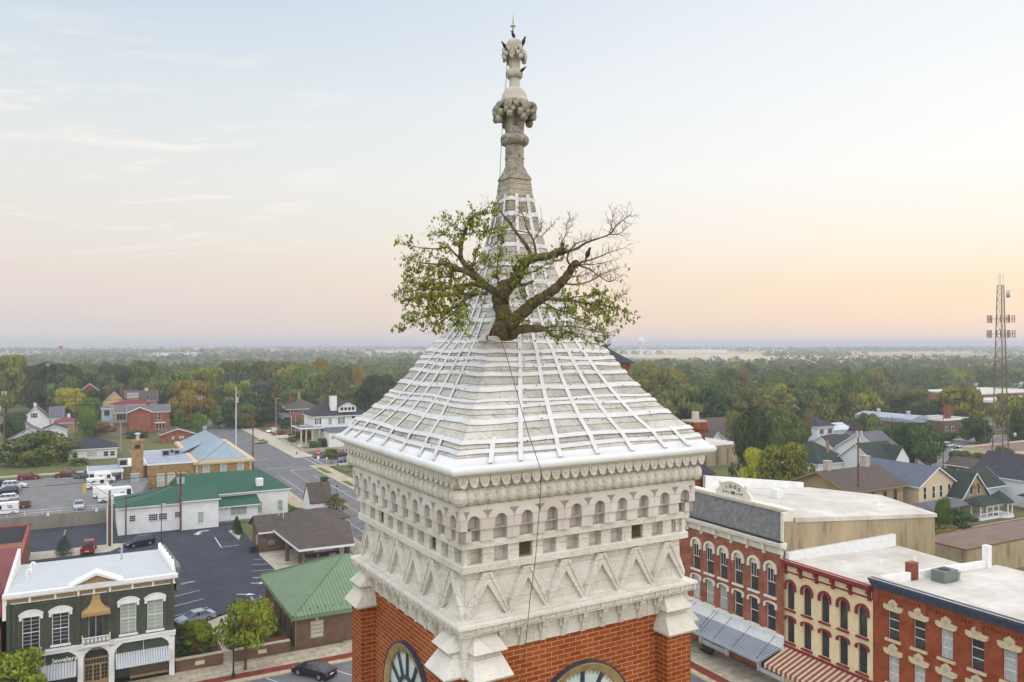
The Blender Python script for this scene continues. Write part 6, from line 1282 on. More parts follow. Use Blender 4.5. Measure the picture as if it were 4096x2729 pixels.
for k in range(7):
    a0, a1 = 16.4+k*.28, 16.4+(k+1)*.28; mb.rings([[(39.95,245.4,a0),(40.35,245.2,a0-.15),(40.5,245.5,a0),(40.2,245.6,a0)],[(39.95,245.4,a1),(40.35+.06*(k % 2),245.2,a1),(40.5,245.5,a1),(40.2,245.6,a1)]], mi=k % 2)
fl_ = mb.build('flag', ['flag_red','sign_white'], fp); mb = MB(); mb.box(39.97, 40.45, 245.15, 245.5, 18.4, 19.1); mb.build('canton', 'flag_blue', fl_)
fp2 = thing('flagpole', 'small flagpole with a striped flag in the garden of the white house', 'flagpole', (64, 270, 0)); mb = MB(); mb.cyl(62.0, 272, .5, 9.6, .05, 6); mb.build('pole', 'trim_white', fp2); mb = MB(); mb.box(62.0, 62.5, 271.8, 271.9, 7.2, 9.2); mb.build('flag', 'flag_red', fp2)
st = thing('stop_sign', 'red octagonal stop sign with white letters at the crossing', 'stop sign', (57.8, 221.4, 0)); mb = MB(); mb.cyl(57.8, 221.4, 0, 3.9, .05, 6); mb.build('post', 'galv', st)
mb = MB(); R8 = .68; mb.rings([[(57.8+R8*math.cos(rad(22.5+45*k)), y, 3.6+R8*math.sin(rad(22.5+45*k))) for k in range(8)] for y in (221.34,221.3)]); pl = mb.build('plate', 'sign_red', st); text('STOP', 'lettering', 'sign_white', (57.8,221.28,3.4), (rad(90),0,0), .52, .005, pl, bold=.012)
mb = MB(); mb.box(57.45, 58.15, 221.3, 221.35, 1.7, 2.6); mb.build('supplement_plate', 'sign_white', st)
def post_sign(label, x, y, h, w_, hh, m_='sign_white', z0=.15):
    t_ = thing('street_sign', label, 'sign', (x, y, z0)); mb = MB(); mb.cyl(x, y, z0, z0+h, .04, 6); mb.build('post', 'galv', t_); mb = MB(); mb.box(x-w_/2, x+w_/2, y-.07, y-.04, z0+h-hh, z0+h); mb.build('plate', m_, t_)
post_sign('small pale sign on a thin post beside the corner grass', 57.1, 210, 3.6, .35, .6); post_sign('blank white street name sign at the far kerb', 57.2, 240.4, 3.4, 1.2, .25); post_sign('distant red and white sign at the end of the left street', 43.2, 372, 4.4, 2.4, .5, 'sign_red', 0)
hy = thing('fire_hydrant', 'red fire hydrant at the corner of the far pavement', 'fire hydrant', (57.4, 245, .1)); hy['local'] = 1; MB().lathe([(.2,0),(.2,.08),(.15,.1),(.15,.7),(.19,.74),(.17,.85),(.08,.98),(.04,1.02)], 12).build('barrel', 'sign_red', hy, smooth=50); mb = MB(); mb.tube([(-.3,0,.6),(.3,0,.6)], .08, 8); mb.tube([(0,0,.55),(0,-.26,.55)], .09, 8); mb.build('caps', 'sign_red', hy)
def lantern(label, x, y, z0=.15, h=3.9):
    t_ = thing('street_lamp', label, 'street lamp', (x, y, z0)); t_['local'] = 1; MB().lathe([(.2,0),(.2,.3),(.09,.5),(.07,1),(.055,h-.6),(.1,h-.55)], 10).build('post', 'black_iron', t_, smooth=40)
    mb = MB(); mb.rings([[(a*sx, a*sy, z) for sx, sy in ((-1,-1),(1,-1),(1,1),(-1,1))] for a, z in ((.11,h-.55),(.2,h-.05))]); mb.build('lantern_glass', 'glass_blind', t_); MB().lathe([(.3,h-.05),(.26,h+.04),(.1,h+.2),(.03,h+.34)], 8).build('lantern_roof', 'black_iron', t_)
lantern('black lantern lamp post on the pavement left of the street tree', 13.5, 84.7, .15, 6.4); lantern('black lantern lamp post beside the yellow centre line', 43.4+2.6, 161.3, .0, 4.6); lantern('dark lamp post beside the round street tree', 62.3, 217.6, .15, 4.4)
ac = thing('heat_pump', 'grey air conditioner on the pavement behind the brick office', 'air conditioner', (19.4,104.6,.05)); mb = MB(); mb.box(18.8, 20.1, 104, 105.2, .05, 1.75); mb.build('casing', 'ac_grey', ac); mb = MB(); mb.cyl(19.45, 104.6, 1.75, 1.8, .5, 14); mb.build('fan', 'dark_metal', ac)
ac = thing('heat_pump', 'small air conditioner unit beside the drive-through bank wall', 'air conditioner', (24.6,134.6,.05)); mb = MB(); mb.box(24.0, 24.9, 134, 135, .1, .95); mb.build('casing', 'dark_metal', ac); mb = MB(); mb.box(25.0, 25.2, 134, 134.9, 1.2, 2.6); mb.build('meter_box', 'ac_grey', ac)
for nm, pts in (('left street', [((-17.5,222,20),(36.5,300,16)),((-17.5,222,19),(36.5,300,15)),((36.5,300,15.9),(140,420,18)),((36.5,300,14.4),(140,420,16))]), ('green roof', [((15.6,155.2,10.3),(40.3,221.8,14)),((15.6,155.2,9.6),(6.7,155.7,6.9)),((15.6,155.2,10.5),(-40,160,10)),((15.6,155.2,9.3),(4,149.8,7.6)),((40.3,221.8,14.2),(36.5,300,15.4))]), ('upper lot', [((-17.5,222,18),(4,149.8,8.4)),((-17.5,222,17),(-2,288.7,16)),((-2,288.7,17),(36.5,300,14))])):
    wire('power_line', pts, 'thin overhead wires strung above the ' + nm, .05)
# raised planters, steps, kerbs in the pocket garden
for lab, x0, x1 in (('low brick planter wall with white plaque beside the dark green shop', 8.45, 13.1), ('low brick planter wall with pale plaque left of the brick office', 14.2, 20.0)):
    pw = thing('planter', lab, 'planter', ((x0+x1)/2, 88.9, 0)); mb = MB(); mb.box(x0, x1, 88.62, 88.95, 0, 1.35); mb.box(x0, x0+.3, 88.95, 92, 0, 1.3); mb.box(x1-.3, x1, 88.95, 92, 0, 1.3); mb.build('wall', 'dark_brick', pw)
    mb = MB(); mb.box(x0-.05, x1+.05, 88.55, 89.0, 1.35, 1.47); mb.build('coping', 'concrete', pw); mb = MB(); mb.box((x0+x1)/2-.45, (x0+x1)/2+.45, 88.58, 88.62, .55, .95); mb.build('plaque', 'stone_buff', pw)
sheet('planting_bed', [[(8.75,88.95),(12.8,88.95),(12.8,97),(11.5,98.6),(8.75,98.6)],[(14.5,88.95),(19.7,88.95),(19.9,100),(17.2,101),(15.2,99.5)]], 1.2, 'mulch', th=1.19)
sheet('garden_path', [[(13.0,90),(14.4,90),(15.2,99.5),(19.9,101),(20.3,104.2),(18.8,105.9),(14.7,103.9),(12.9,102.6),(9.3,99.2),(8.6,98.6),(11.5,98.6),(12.8,97)]], .22, 'concrete', th=.2)
mb = MB(); [mb.box(13.1, 14.2, 88.6+k*.32, 90.2, .15+k*.16, .31+k*.16) for k in range(5)]; tag(mb.build('steps', 'concrete', None), 'short flight of concrete steps between the two brick planters', 'steps')
mb = MB(); mb.rings([[(x,y,z) for x,y in ((23.2,150.6),(25.1,150.3),(24.7,146.8),(23.7,143.2))] for z in (0,.3)]); tag(mb.build('planter_kerb', 'concrete', None), 'triangular concrete planter island in front of the long white building', 'planter')
# ================================================================ east row: three brick fronts facing the street
XF = 61.5; FW = ((XF,0,0),(0,1,0),(-1,0,0))
def arch_hood(mb, a, w, z0, zs, r_in, r_out, d0, d1, flat=1.0, n=14, drop=.35):
    mb.fr = mb.fr or FW
    o = [(a+r_out*math.cos(math.pi*k/n), zs+r_out*flat*math.sin(math.pi*k/n)) for k in range(n+1)]; i = [(a+r_in*math.cos(math.pi*k/n), zs+(r_in*flat-(r_out-r_in)*(1-flat)*.3)*math.sin(math.pi*k/n)) for k in range(n+1)]
    mb.prism([(a+r_out, zs-drop)] + o + [(a-r_out, zs-drop), (a-r_in, zs-drop)] + i[::-1] + [(a+r_in, zs-drop)], d0, d1)
# --- lodge building
lg = thing('lodge_building', 'red brick lodge building with grey slate mansard and arched name panel on top', 'brick building', (72, 65, 0))
YS = [69.95, 67.75, 65.6, 63.35, 61.1, 58.8]
mb = MB(); h1 = [(y-.6, y+.6, 8.4, 11.7, .6) for y in YS]; h2 = [(y-.6, y+.6, 5.0, 7.65, .22) for y in YS]
wall(mb, FW, 57.0, 74.5, 4.6, 13.0, h1+h2, 0, .25); mb.fr = None; mb.box(XF+.3, 85, 57.3, 74.5, 0, 14.2); lw_ = mb.build('wall', 'red_brick', lg)
for i, y in enumerate(YS):
    o = window(lg, FW, y, 8.4, 1.12, 2.75, 'glass_dark', 1, 2, d0=-.2, t_=.06); mb = MB(); mb.fr = FW
    for q in (1, 2): mb.box(y-.56+1.12*q/3-.02, y-.56+1.12*q/3+.02, -.17, -.14, 9.8, 11.15)
    mb.box(y-.6, y+.6, -.18, -.1, 11.12, 11.7); mb.build('muntins', 'cornice_cream', o)
    mb = MB(); arch_hood(mb, y, 1.2, 0, 11.12, .62, .86, -.05, .2); mb.build('hood_mould', 'cornice_cream', o); mb = MB(); mb.fr = FW; mb.box(y-.8, y+.8, 0, .22, 8.2, 8.4); mb.build('sill', 'cornice_cream', o)
    o = window(lg, FW, y, 5.0, 1.12, 2.5, ('glass_blind','glass_curtain','glass_curtain','glass_dark','glass_dark','glass_dark')[i], 1, 2, d0=-.2, t_=.06)
    mb = MB(); arch_hood(mb, y, 1.2, 0, 7.5, .66, .86, -.05, .2, .42, drop=.3); mb.build('hood_mould', 'cornice_cream', o); mb = MB(); mb.fr = FW; mb.box(y-.8, y+.8, 0, .2, 4.8, 5.0); mb.build('sill', 'cornice_cream', o)
mb = MB(); mb.fr = FW; mb.box(56.9, 74.6, 0, .1, 12.85, 13.5); mb.box(56.8, 74.7, 0, .35, 13.5, 13.7); mb.box(56.7, 74.8, 0, .75, 13.75, 14.0); mb.box(56.7, 74.8, 0, .85, 14.0, 14.22)
for y in [57.2+2.35*k for k in range(8)]: mb.box(y-.16, y+.16, .1, .5, 13.0, 13.75); mb.box(y-.12, y+.12, .1, .3, 12.6, 13.0); mb.box(y+.5, y+1.85, .1, .14, 13.0, 13.4)
mb.build('cornice', 'cornice_cream', lg)
mb = MB(); mb.add([(XF-.2,57.3,14.22),(XF-.2,74.5,14.22),(XF+.8,74.5,16.9),(XF+.8,57.3,16.9),(XF+1.4,57.3,14.2),(XF+1.4,74.5,14.2),(XF+1.4,74.5,16.9),(XF+1.4,57.3,16.9)], [(0,1,2,3),(0,3,7,4),(1,5,6,2),(3,2,6,7)]); mb.build('mansard', 'slate_grey', lg)
mb = MB(); mb.box(XF-.85, XF-.2, 56.9, 74.5, 14.23, 14.27); mb.build('gutter_lining', 'tar', lg)
mb = MB(); mb.box(XF+.55, XF+1.6, 56.9, 74.5, 17.15, 17.35); mb.box(XF+.7, XF+1.5, 57.0, 74.5, 16.9, 17.15); mb.box(XF-.25, XF+1.5, 56.95, 57.3, 14.22, 17.15)
for k in range(60): mb.box(XF+.6, XF+.7, 57.4+k*.285, 57.53+k*.285, 16.95, 17.12)
mb.build('parapet', 'cornice_cream', lg)
sg_ = MB(); sg_.fr = ((XF+.7,0,0),(0,1,0),(-1,0,0)); n = 16; yc = 64.9
sg_.prism([(yc-1.75,17.35)] + [(yc+1.75*-math.cos(math.pi*k/n), 18.35+.62*math.sin(math.pi*k/n)) for k in range(n+1)] + [(yc+1.75,17.35)], -.3, 0)
sg_.prism([(yc-2.75,17.35),(yc-2.6,17.75),(yc-2.2,18.1),(yc-1.75,18.3),(yc-1.75,17.35)], -.25, -.02); sg_.prism([(yc+2.75,17.35),(yc+2.6,17.75),(yc+2.2,18.1),(yc+1.75,18.3),(yc+1.75,17.35)], -.25, -.02)
arch_hood(sg_, yc, 0, 0, 18.3, 1.6, 1.78, 0, .08, .38, drop=.9)
for s_ in (-1, 1): sg_.box(yc+s_*1.9-.14, yc+s_*1.9+.14, -.3, .06, 17.35, 18.55); sg_.fr = None; sg_.sphere((XF+.75, yc+s_*1.9, 18.7), .2, 8); sg_.fr = ((XF+.7,0,0),(0,1,0),(-1,0,0))
nm = sg_.build('name_panel', 'cornice_cream', lg); RW = (rad(90), 0, rad(-90))
for i, ch_ in enumerate('I.O.O.F'):
    u_ = (i-3)/3; text(ch_, 'lettering', 'black_iron', (XF+.66, yc-u_*1.0, 18.28-.22*u_*u_), RW, .52 if ch_ != '.' else .4, .01, nm, bold=.012)
text('103', 'lettering', 'black_iron', (XF+.66, yc, 17.62), RW, .46, .01, nm, bold=.012); mb = MB(); [mb.box(XF+.63, XF+.66, min(yc+s_*.55, yc+s_*1.35), max(yc+s_*.55, yc+s_*1.35), 17.74, 17.8) for s_ in (-1, 1)]; [mb.sphere((XF+.65, yc+s_*1.38, 17.77), .09, 6) for s_ in (-1, 1)]; mb.build('arrows', 'black_iron', nm)
# stained side wall and white roof
mb = MB(); mb.add([(XF-.1,57,4),(84.9,57,4),(84.9,57,14.4),(XF-.1,57,16.3),(XF-.1,56.85,4),(84.9,56.85,4),(84.9,56.85,14.4),(XF-.1,56.85,16.3)], [(4,5,6,7),(1,2,6,5),(0,4,7,3),(3,7,6,2)]); mb.box(84.9, 85.1, 56.9, 75, 0, 14.2); mb.box(79.9, 80.05, 56.8, 56.85, 9, 14.4); mb.build('side_wall', 'stained_stucco', lg)
mb = MB(); mb.add([(XF+1.2,56.75,16.55),(85.3,56.75,14.7),(85.3,64,15.6),(XF+1.2,64,16.75),(XF+1.2,75,16.5),(85.3,75,14.8),(XF+1.2,56.75,16.1),(85.3,56.75,14.3),(85.3,75,14.3)], [(0,1,2,3),(3,2,5,4),(0,6,7,1),(1,7,8,5,2)])
rf = mb.build('roof', 'membrane_white', lg); mb = MB(); mb.box(70, 71, 66, 67, 16, 17.2); mb.cyl(78, 62, 15, 16.6, .12, 8); mb.box(79, 80.6, 60, 61.2, 15.2, 15.6); mb.build('roof_vents', 'trim_white', rf)
mb = MB(); mb.add([(67,74.6,15),(84,74.6,14),(84,74.6,15.6),(67.3,74.6,17.8),(67,74.6,17.8),(67,75.0,15),(84,75.0,14),(84,75,15.6),(67.3,75,17.8),(67,75,17.8)], [(0,1,2,3,4),(9,8,7,6,5),(2,7,8,3),(3,8,9,4),(1,6,7,2)]); mb.build('north_parapet', 'block_white', lg)
# painted scrawl patches on the stained wall
mb = MB(); rs = random.Random(4)
for k in range(26): x = 73.4+rs.random()*3.8; z = 11.6+(x-73.4)*.25+rs.uniform(-.25,.25); mb.tube([(x,56.83,z),(x+rs.uniform(-.3,.3),56.83,z+rs.uniform(.2,.6)),(x+rs.uniform(.1,.4),56.83,z+rs.uniform(-.2,.3))], .05, 4)
mb.build('paint_patches', 'paint_white', lg)['kind'] = 'stuff'
mb = MB(); mb.fr = FW; mb.box(57.05, 74.5, 0, .06, 3.2, 4.62); mb.box(57.0, 74.6, 0, .16, 4.6, 4.85); mb.build('sign_band', 'block_white', lg)
mb = MB(); mb.add([(XF,57.4,3.55),(XF,74.5,3.35),(58.3,74.5,2.65),(58.3,57.4,2.75),(XF,57.4,3.45),(XF,74.5,3.25),(58.3,74.5,2.5),(58.3,57.4,2.6)], [(0,1,2,3),(7,6,5,4),(3,2,6,7),(0,3,7,4)]); cn_ = mb.build('canopy', 'galv_ribbed' if 'galv_ribbed' in M else 'steel', lg)
mb = MB(); [mb.tube([(XF,y,4.6),(58.6,y-.2,2.8)], .025, 4) for y in (58.2, 61.5, 64.3, 66.4, 66.9, 70)]; mb.build('canopy_rods', 'dark_metal', cn_)
mb = MB(); mb.fr = FW
for a, b_, d in ((57.4,60.4,-.2),(60.9,64.8,-.9),(65.6,69.2,-.3),(69.6,74,-.6)): mb.box(a, b_, d-.1, d, .6, 3.0)
mb.build('shop_glass', 'glass_dark', lg); mb = MB(); mb.fr = FW
for a, b_, d in ((57.4,60.4,-.15),(60.9,64.8,-.85),(65.6,69.2,-.25),(69.6,74,-.55)): mb.box(a, b_, d-.1, d+.03, 0, .6); mb.box(a, a+.08, d-.1, d+.03, .6, 3.0); mb.box(b_-.08, b_, d-.1, d+.03, .6, 3.0)
for y in (57.2, 60.6, 65.2, 69.4): mb.box(y-.12, y+.12, -.9, 0, 0, 3.2)
mb.build('shopfront_frame', 'block_white', lg)
bn = thing('bench', 'black iron bench on the pavement under the grey metal canopy', 'bench', (59.7, 66.2, .15)); mb = MB(); [mb.box(59.3+k*.1, 59.37+k*.1, 65.3, 67.1, .58, .62) for k in range(5)]; mb.build('seat', 'black_iron', bn); mb = MB(); [mb.box(59.82, 59.86, 65.3, 67.1, .66+k*.1, .72+k*.1) for k in range(4)]; mb.build('backrest', 'black_iron', bn)
for y in (65.32, 67.08): mb = MB(); mb.tube([(59.3,y,.15),(59.3,y,.85),(59.8,y,.85)], .025, 5); mb.tube([(59.8,y,.15),(59.84,y,1.05)], .025, 5); mb.build('leg', 'black_iron', bn)
# --- cream building with maroon trim
cr = thing('cream_building', 'cream stucco front with maroon arched hoods and a red striped awning', 'shop building', (70, 52, 0))
YC = [56.25, 54.2, 52.1, 50.05, 48.0]; mb = MB(); h1 = [(y-.47, y+.47, 7.75, 10.45, .47) for y in YC]; h2 = [(y-.47, y+.47, 4.5, 7.0, .2) for y in YC]
wall(mb, FW, 46.95, 57.0, 0, 11.5, h1+h2, 0, .28); mb.fr = None; mb.box(XF+.35, 78, 47.1, 56.8, 0, 11.0); mb.build('wall', 'cream_stucco', cr)
for y in YC:
    o = window(cr, FW, y, 7.75, .9, 2.6, 'glass_dark', 1, 1, d0=-.24, t_=.06, fm='maroon'); mb = MB(); arch_hood(mb, y, 1, 0, 10.0, .5, .72, 0, .2); mb.build('hood_mould', 'maroon', o); mb = MB(); mb.fr = FW; mb.box(y-.65, y+.65, 0, .2, 7.58, 7.75); mb.build('sill', 'maroon', o)
    o = window(cr, FW, y, 4.5, .9, 2.4, 'glass_dark', 1, 1, d0=-.24, t_=.06, fm='maroon'); mb = MB(); arch_hood(mb, y, 1, 0, 6.85, .52, .72, 0, .2, .42, drop=.25); mb.build('hood_mould', 'maroon', o); mb = MB(); mb.fr = FW; mb.box(y-.65, y+.65, 0, .2, 4.33, 4.5); mb.build('sill', 'maroon', o)
mb = MB(); mb.fr = FW; mb.box(46.95, 57.0, 0, .62, 12.3, 12.62); mb.box(46.95, 57, 0, .1, 11.35, 11.5); mb.box(46.95, 57, 0, .35, 12.1, 12.3)
for y in (47.2, 49.2, 51.1, 53.0, 54.9, 56.75): mb.box(y-.14, y+.14, 0, .5, 11.8, 12.3); mb.box(y-.14, y+.14, 0, .25, 11.2, 11.8)
mb.box(46.95, 57, 0, .2, 3.95, 4.15); mb.build('cornice', 'maroon', cr); mb = MB(); mb.fr = FW; mb.box(47, 57, .0, .06, 11.5, 12.1); mb.build('frieze', 'cream_stucco', cr)
mb = MB(); mb.add([(XF-.6,46.95,12.64),(XF-.6,57,12.64),(XF+.5,57,12.5),(78.5,57,11.9),(78.5,47.0,11.6),(XF+.5,46.95,12.4)], [(0,1,2,5),(5,2,3,4)]); rf = mb.build('roof', 'membrane_white', cr); mb = MB(); mb.box(XF, 77.7, 56.45, 56.84, 12.0, 13.3); mb.build('flashing', 'trim_white', rf)
mb = MB(); [mb.cyl(x, y, 11.8, 12.7, .13, 8) for x, y in ((65.6,53.4),(69.2,52),(73.1,51))]; mb.build('roof_vents', 'trim_white', rf)
aw = thing('striped_awning', 'red and cream striped canvas awning over the pavement', 'awning', (60, 52, 2.7))
mb = MB(); n = 34
for k in range(n):
    y0, y1 = 47.0+9.6*k/n, 47.0+9.6*(k+1)/n; m_ = k % 2
    mb.add([(XF,y0,4.0),(XF,y1,4.0),(58.3,y1,2.95),(58.3,y0,2.95),(58.25,y1,2.55),(58.25,y0,2.55)], [(0,1,2,3),(3,2,4,5)], m_)
mb.build('canvas', ['awning_red','awning_cream'], aw); mb = MB(); mb.add([(XF,56.62,4.0),(58.3,56.62,2.95),(58.25,56.62,2.55),(XF,56.62,3.0)], [(0,1,2,3)]); mb.build('end_flap', 'awning_cream', aw); mb = MB(); mb.tube([(XF,56.6,3.0),(58.3,56.6,2.6)], .03, 5); mb.tube([(58.3,47,2.6),(58.3,56.6,2.6)], .03, 5); mb.build('frame', 'maroon', aw)
# --- orange brick building
ob = thing('orange_brick_building', 'orange brick front with dark slate-blue cornice and pale keystone lintels', 'brick building', (70, 38, 0))
YO = [44.9, 42.5, 40.1, 37.6, 35.1, 32.6]; mb = MB(); h1 = [(y-.52, y+.52, 8.5, 11.05, 0) for y in YO]; h2 = [(y-.52, y+.52, 4.7, 7.2, 0) for y in YO]
wall(mb, FW, 24, 46.9, 0, 12.6, h1+h2, .02, .25); mb.fr = None; mb.box(XF+.3, 80, 24, 46.9, 0, 11.7); mb.build('wall', 'orange_brick', ob)
gl_ = ['glass_dark','glass_dark','boarded','glass_dark','boarded','glass_dark']
for i, y in enumerate(YO):
    for j, z in ((0, 8.5), (1, 4.7)):
        o = window(ob, FW, y, z, 1.0, 2.5, gl_[i] if j == 0 else 'glass_blind', 1, 3, d0=-.2, t_=.04, sill=0); mb = MB(); mb.fr = FW; zt = z+2.55
        mb.prism([(y-.92,zt+.35),(y-.88,zt+.02),(y-.62,zt-.12),(y+.62,zt-.12),(y+.88,zt+.02),(y+.92,zt+.35),(y+.38,zt+.38),(y+.42,zt+.62),(y,zt+.95),(y-.42,zt+.62),(y-.38,zt+.38)], .02, .16)
        mb.build('lintel', 'stone_buff', o); mb = MB(); mb.fr = FW; mb.prism([(y-.75,z-.22),(y+.75,z-.22),(y+.75,z),(y-.75,z)], .02, .2); mb.build('sill', 'stone_buff', o)
        mb = MB(); mb.fr = FW; mb.tube([(y,.16,zt+.42),(y,.2,zt+.42)], .2, 10); mb.build('rosette', 'concrete', o)
mb = MB(); mb.fr = FW; mb.box(24, 46.95, .02, .7, 13.2, 13.42); mb.prism([(0,0)]*0 or [(24,12.9),(46.95,12.9),(46.95,13.2),(24,13.2)], .02, .5); mb.box(24, 46.95, .02, .3, 12.55, 12.9); mb.build('cornice', 'slate_blue', ob)
mb = MB(); mb.fr = FW
for k in range(76):
    y = 24.2+k*.3
    if abs((y-24.2) % 4.6) < .25: continue
    mb.box(y-.07, y+.07, .02, .14, 11.95, 12.2)
for y in (46.5, 42.0, 37.4, 32.8): mb.box(y-.25, y+.25, .02, .2, 11.6, 12.55)
mb.box(24, 46.9, .02, .12, 12.2, 12.55); mb.build('corbels', 'orange_brick', ob)
mb = MB(); mb.add([(XF-.7,24,13.44),(XF-.7,46.95,13.44),(XF+.9,46.95,13.3),(XF+2.5,46.95,12.5),(80,46.95,12.0),(80,24,12.0),(XF+2.5,24,12.5),(XF+.9,24,13.3)], [(0,1,2,7),(7,2,3,6),(6,3,4,5)]); rf = mb.build('roof', 'membrane_white', ob)
mb = MB(); mb.add([(XF+1,46.7,12.2),(78,46.7,11.4),(78,46.7,12.7),(XF+1,46.7,13.3),(XF+1,47.05,12.2),(78,47.05,11.4),(78,47.05,12.7),(XF+1,47.05,13.3)], [(0,1,2,3),(7,6,5,4),(3,2,6,7),(1,5,6,2)]); mb.box(77.8, 78.4, 46.5, 47.1, 11.5, 14.2); mb.build('party_wall', 'block_white', rf)
mb = MB(); mb.box(66.4, 67.3, 46.6, 47.3, 12.4, 14.0); mb.build('chimney', 'old_brick', rf)
cu_ = thing('air_conditioner', 'green-grey air conditioning unit on the white roof of the orange building', 'air conditioner', (69, 45.2, 12.3)); mb = MB(); mb.box(68.2, 70.2, 44.7, 46, 12.35, 13.4); mb.build('casing', mat('ac_green', (108,120,112), .6), cu_); mb = MB(); mb.lathe([(.5,13.4),(.5,13.46),(.1,13.5)], 12, c=(69.2,45.35)); mb.build('fan', 'dark_metal', cu_)
mb = MB(); mb.cyl(70.8, 45.0, 12.1, 13.0, .14, 8); mb.lathe([(.28,13.0),(.28,13.1),(.05,13.2)], 10, c=(70.8,45)); mb.build('roof_vent', 'galv', rf)
# ================================================================ other brick towers beyond the roof
def spot(u, v, Y): return AT(u, v, Y)
ct = thing('church_tower', 'square brick church tower with dark pyramid roof and white cross finial', 'church tower', (*spot(2423,1388,150)[:2], 0)); cx_, cy_ = ct.location[:2]; zE = 34-(1452-1374)/F*146; s_ = 3.15
mb = MB(); mb.box(cx_-s_, cx_+s_, cy_-s_, cy_+s_, 0, zE); mb.box(cx_-s_-.25, cx_+s_+.25, cy_-s_-.25, cy_+s_+.25, zE-.7, zE-.2); mb.build('wall', 'old_brick', ct); mb = MB(); za = 34-(1392-1374)/F*150; mb.rings([[(cx_+a*(s_+.75), cy_+b_*(s_+.75), zE-.1) for a, b_ in ((-1,-1),(1,-1),(1,1),(-1,1))],[(cx_+a*(s_+.75), cy_+b_*(s_+.75), zE) for a, b_ in ((-1,-1),(1,-1),(1,1),(-1,1))],[(cx_+a*.25, cy_+b_*.25, za) for a, b_ in ((-1,-1),(1,-1),(1,1),(-1,1))]])
rf = mb.build('roof', 'shingle_dark', ct); mb = MB(); mb.lathe([(.45,za-.2),(.5,za+.3),(.7,za+.5),(.5,za+.6),(.3,za+.7)], 10, c=(cx_,cy_)); mb.build('finial_base', 'old_brick', rf)
mb = MB(); zt = 34+(1374-1330)/F*150; mb.cyl(cx_, cy_, za+.5, zt, .14, 8, r1=.08); mb.tube([(cx_-.75*math.cos(TH),cy_+.75*math.sin(TH),zt-.75),(cx_+.75*math.cos(TH),cy_-.75*math.sin(TH),zt-.75)], .09, 6); mb.sphere((cx_,cy_,za+1.0), .3, 8); [mb.sphere((cx_+q*.75*math.cos(TH),cy_-q*.75*math.sin(TH),zt-.75), .16, 6) for q in (-1,1)]; mb.build('cross', 'trim_white', rf)
mb = MB(); mb.sphere((cx_+1.2, cy_-s_, zE-2.6), .62, 10, 0, (1,.15,1.2)); mb.build('round_stone', 'stone_buff', ct)
p = spot(2779, 1684, 112); bc_ = thing('brick_chimney', 'large square red brick chimney with dark louvre and concrete pot', 'chimney', (p[0], p[1], 0)); x, y = p[0], p[1]; zt = p[2]
mb = MB(); mb.box(x-1.0, x+1.0, y-1.0, y+1.0, 0, zt-.5); mb.box(x-1.25, x+1.25, y-1.25, y+1.25, zt-1.1, zt-.1); [mb.box(x-1.2+k*.4, x-1.05+k*.4, y-1.15, y-1, zt-1.6, zt-1.1) for k in range(7)]; [mb.box(x-1.15, x-1, y-1.2+k*.4, y-1.05+k*.4, zt-1.6, zt-1.1) for k in range(7)]; mb.build('stack', 'old_brick', bc_); mb = MB(); mb.box(x-1.2, x+1.2, y-1.2, y+1.2, zt-.1, zt+.1); mb.cyl(x+.1, y, zt, zt+1.3, .55, 12, r1=.5); mb.build('pot', 'concrete', bc_); mb = MB(); mb.box(x+.1, x+.7, y-1.03, y-1.0, zt-5, zt-2.2); mb.build('louvre', 'vent_dark', bc_)
p = spot(2790, 1850, 100); tu = thing('brick_turret', 'brick turret with dark pyramid roof beside the lodge building', 'turret', (p[0], p[1], 0)); x, y = p[0], p[1]; zt = p[2]; s_ = 1.35
mb = MB(); mb.box(x-s_, x+s_, y-s_, y+s_, 0, zt-1.3); mb.box(x-s_-.2, x+s_+.2, y-s_-.2, y+s_+.2, zt-1.9, zt-1.3); mb.box(x-7, x+5, y+1.5, y+10, 0, zt-5.5); mb.build('wall', 'old_brick', tu); mb = MB(); mb.rings([[(x+a*(s_+.35), y+b_*(s_+.35), zt-1.3) for a, b_ in ((-1,-1),(1,-1),(1,1),(-1,1))],[(x+a*.05, y+b_*.05, zt+.2) for a, b_ in ((-1,-1),(1,-1),(1,1),(-1,1))]]); mb.box(x+1.3, x+3.6, y-3.5, y+1.5, zt-6.2, zt-5.9); gable_roof(mb, x-7, x+5.5, y+1, y+10, zt-5.5, 2.2, 'x', .3); mb.build('roof', 'shingle_dark', tu)
mb = MB(); gy = y-3; mb.box(75, 77, 84, 90, 0, 9); mb.box(60, 75, 84.2, 96, 0, 8.5); tag(mb.build('corner_building', 'old_brick', None), 'old brick corner building glimpsed between the tower and the lodge', 'building')
# ================================================================ houses and halls to the right
mat('roof_brown_flat', (124,104,96), .95, (104,88,82), .5, 8)
def H_(*a, **k): return house(*a, **k)
H_('workshop', 'low tan block workshop with flat brown roof behind the white roofs', 'workshop', 112, 70, 150, 78, 4.2, 'stained_stucco', 'roof_brown_flat', roof='flat', rise=.12, fm='wood_pole_red')
H_('tan_house', 'tan Italianate house with wide brown roof and stone chimneys', 'house', 124.4, 100.4, 140.4, 113, 6.8, 'siding_tan', 'shingle_brown', axis='x', rise=2.6, ov=.9, fm='tan_panel', wins=[W_('S', 127.5, 3.6, .9, 2.2, fm='tan_panel'), W_('S', 131.5, 3.6, .9, 2.2, fm='tan_panel'), W_('S', 135, 3.6, .9, 2.2, fm='tan_panel'), W_('S', 138, 3.6, .9, 2.2, fm='tan_panel'), W_('W', 103, 3.4, .9, 2.0, fm='tan_panel'), W_('W', 107, 3.4, .9, 2.0, fm='tan_panel')], chims=[(127,107,1.1,11.3,'concrete'), (137.8,107,1.3,11.6,'concrete')])
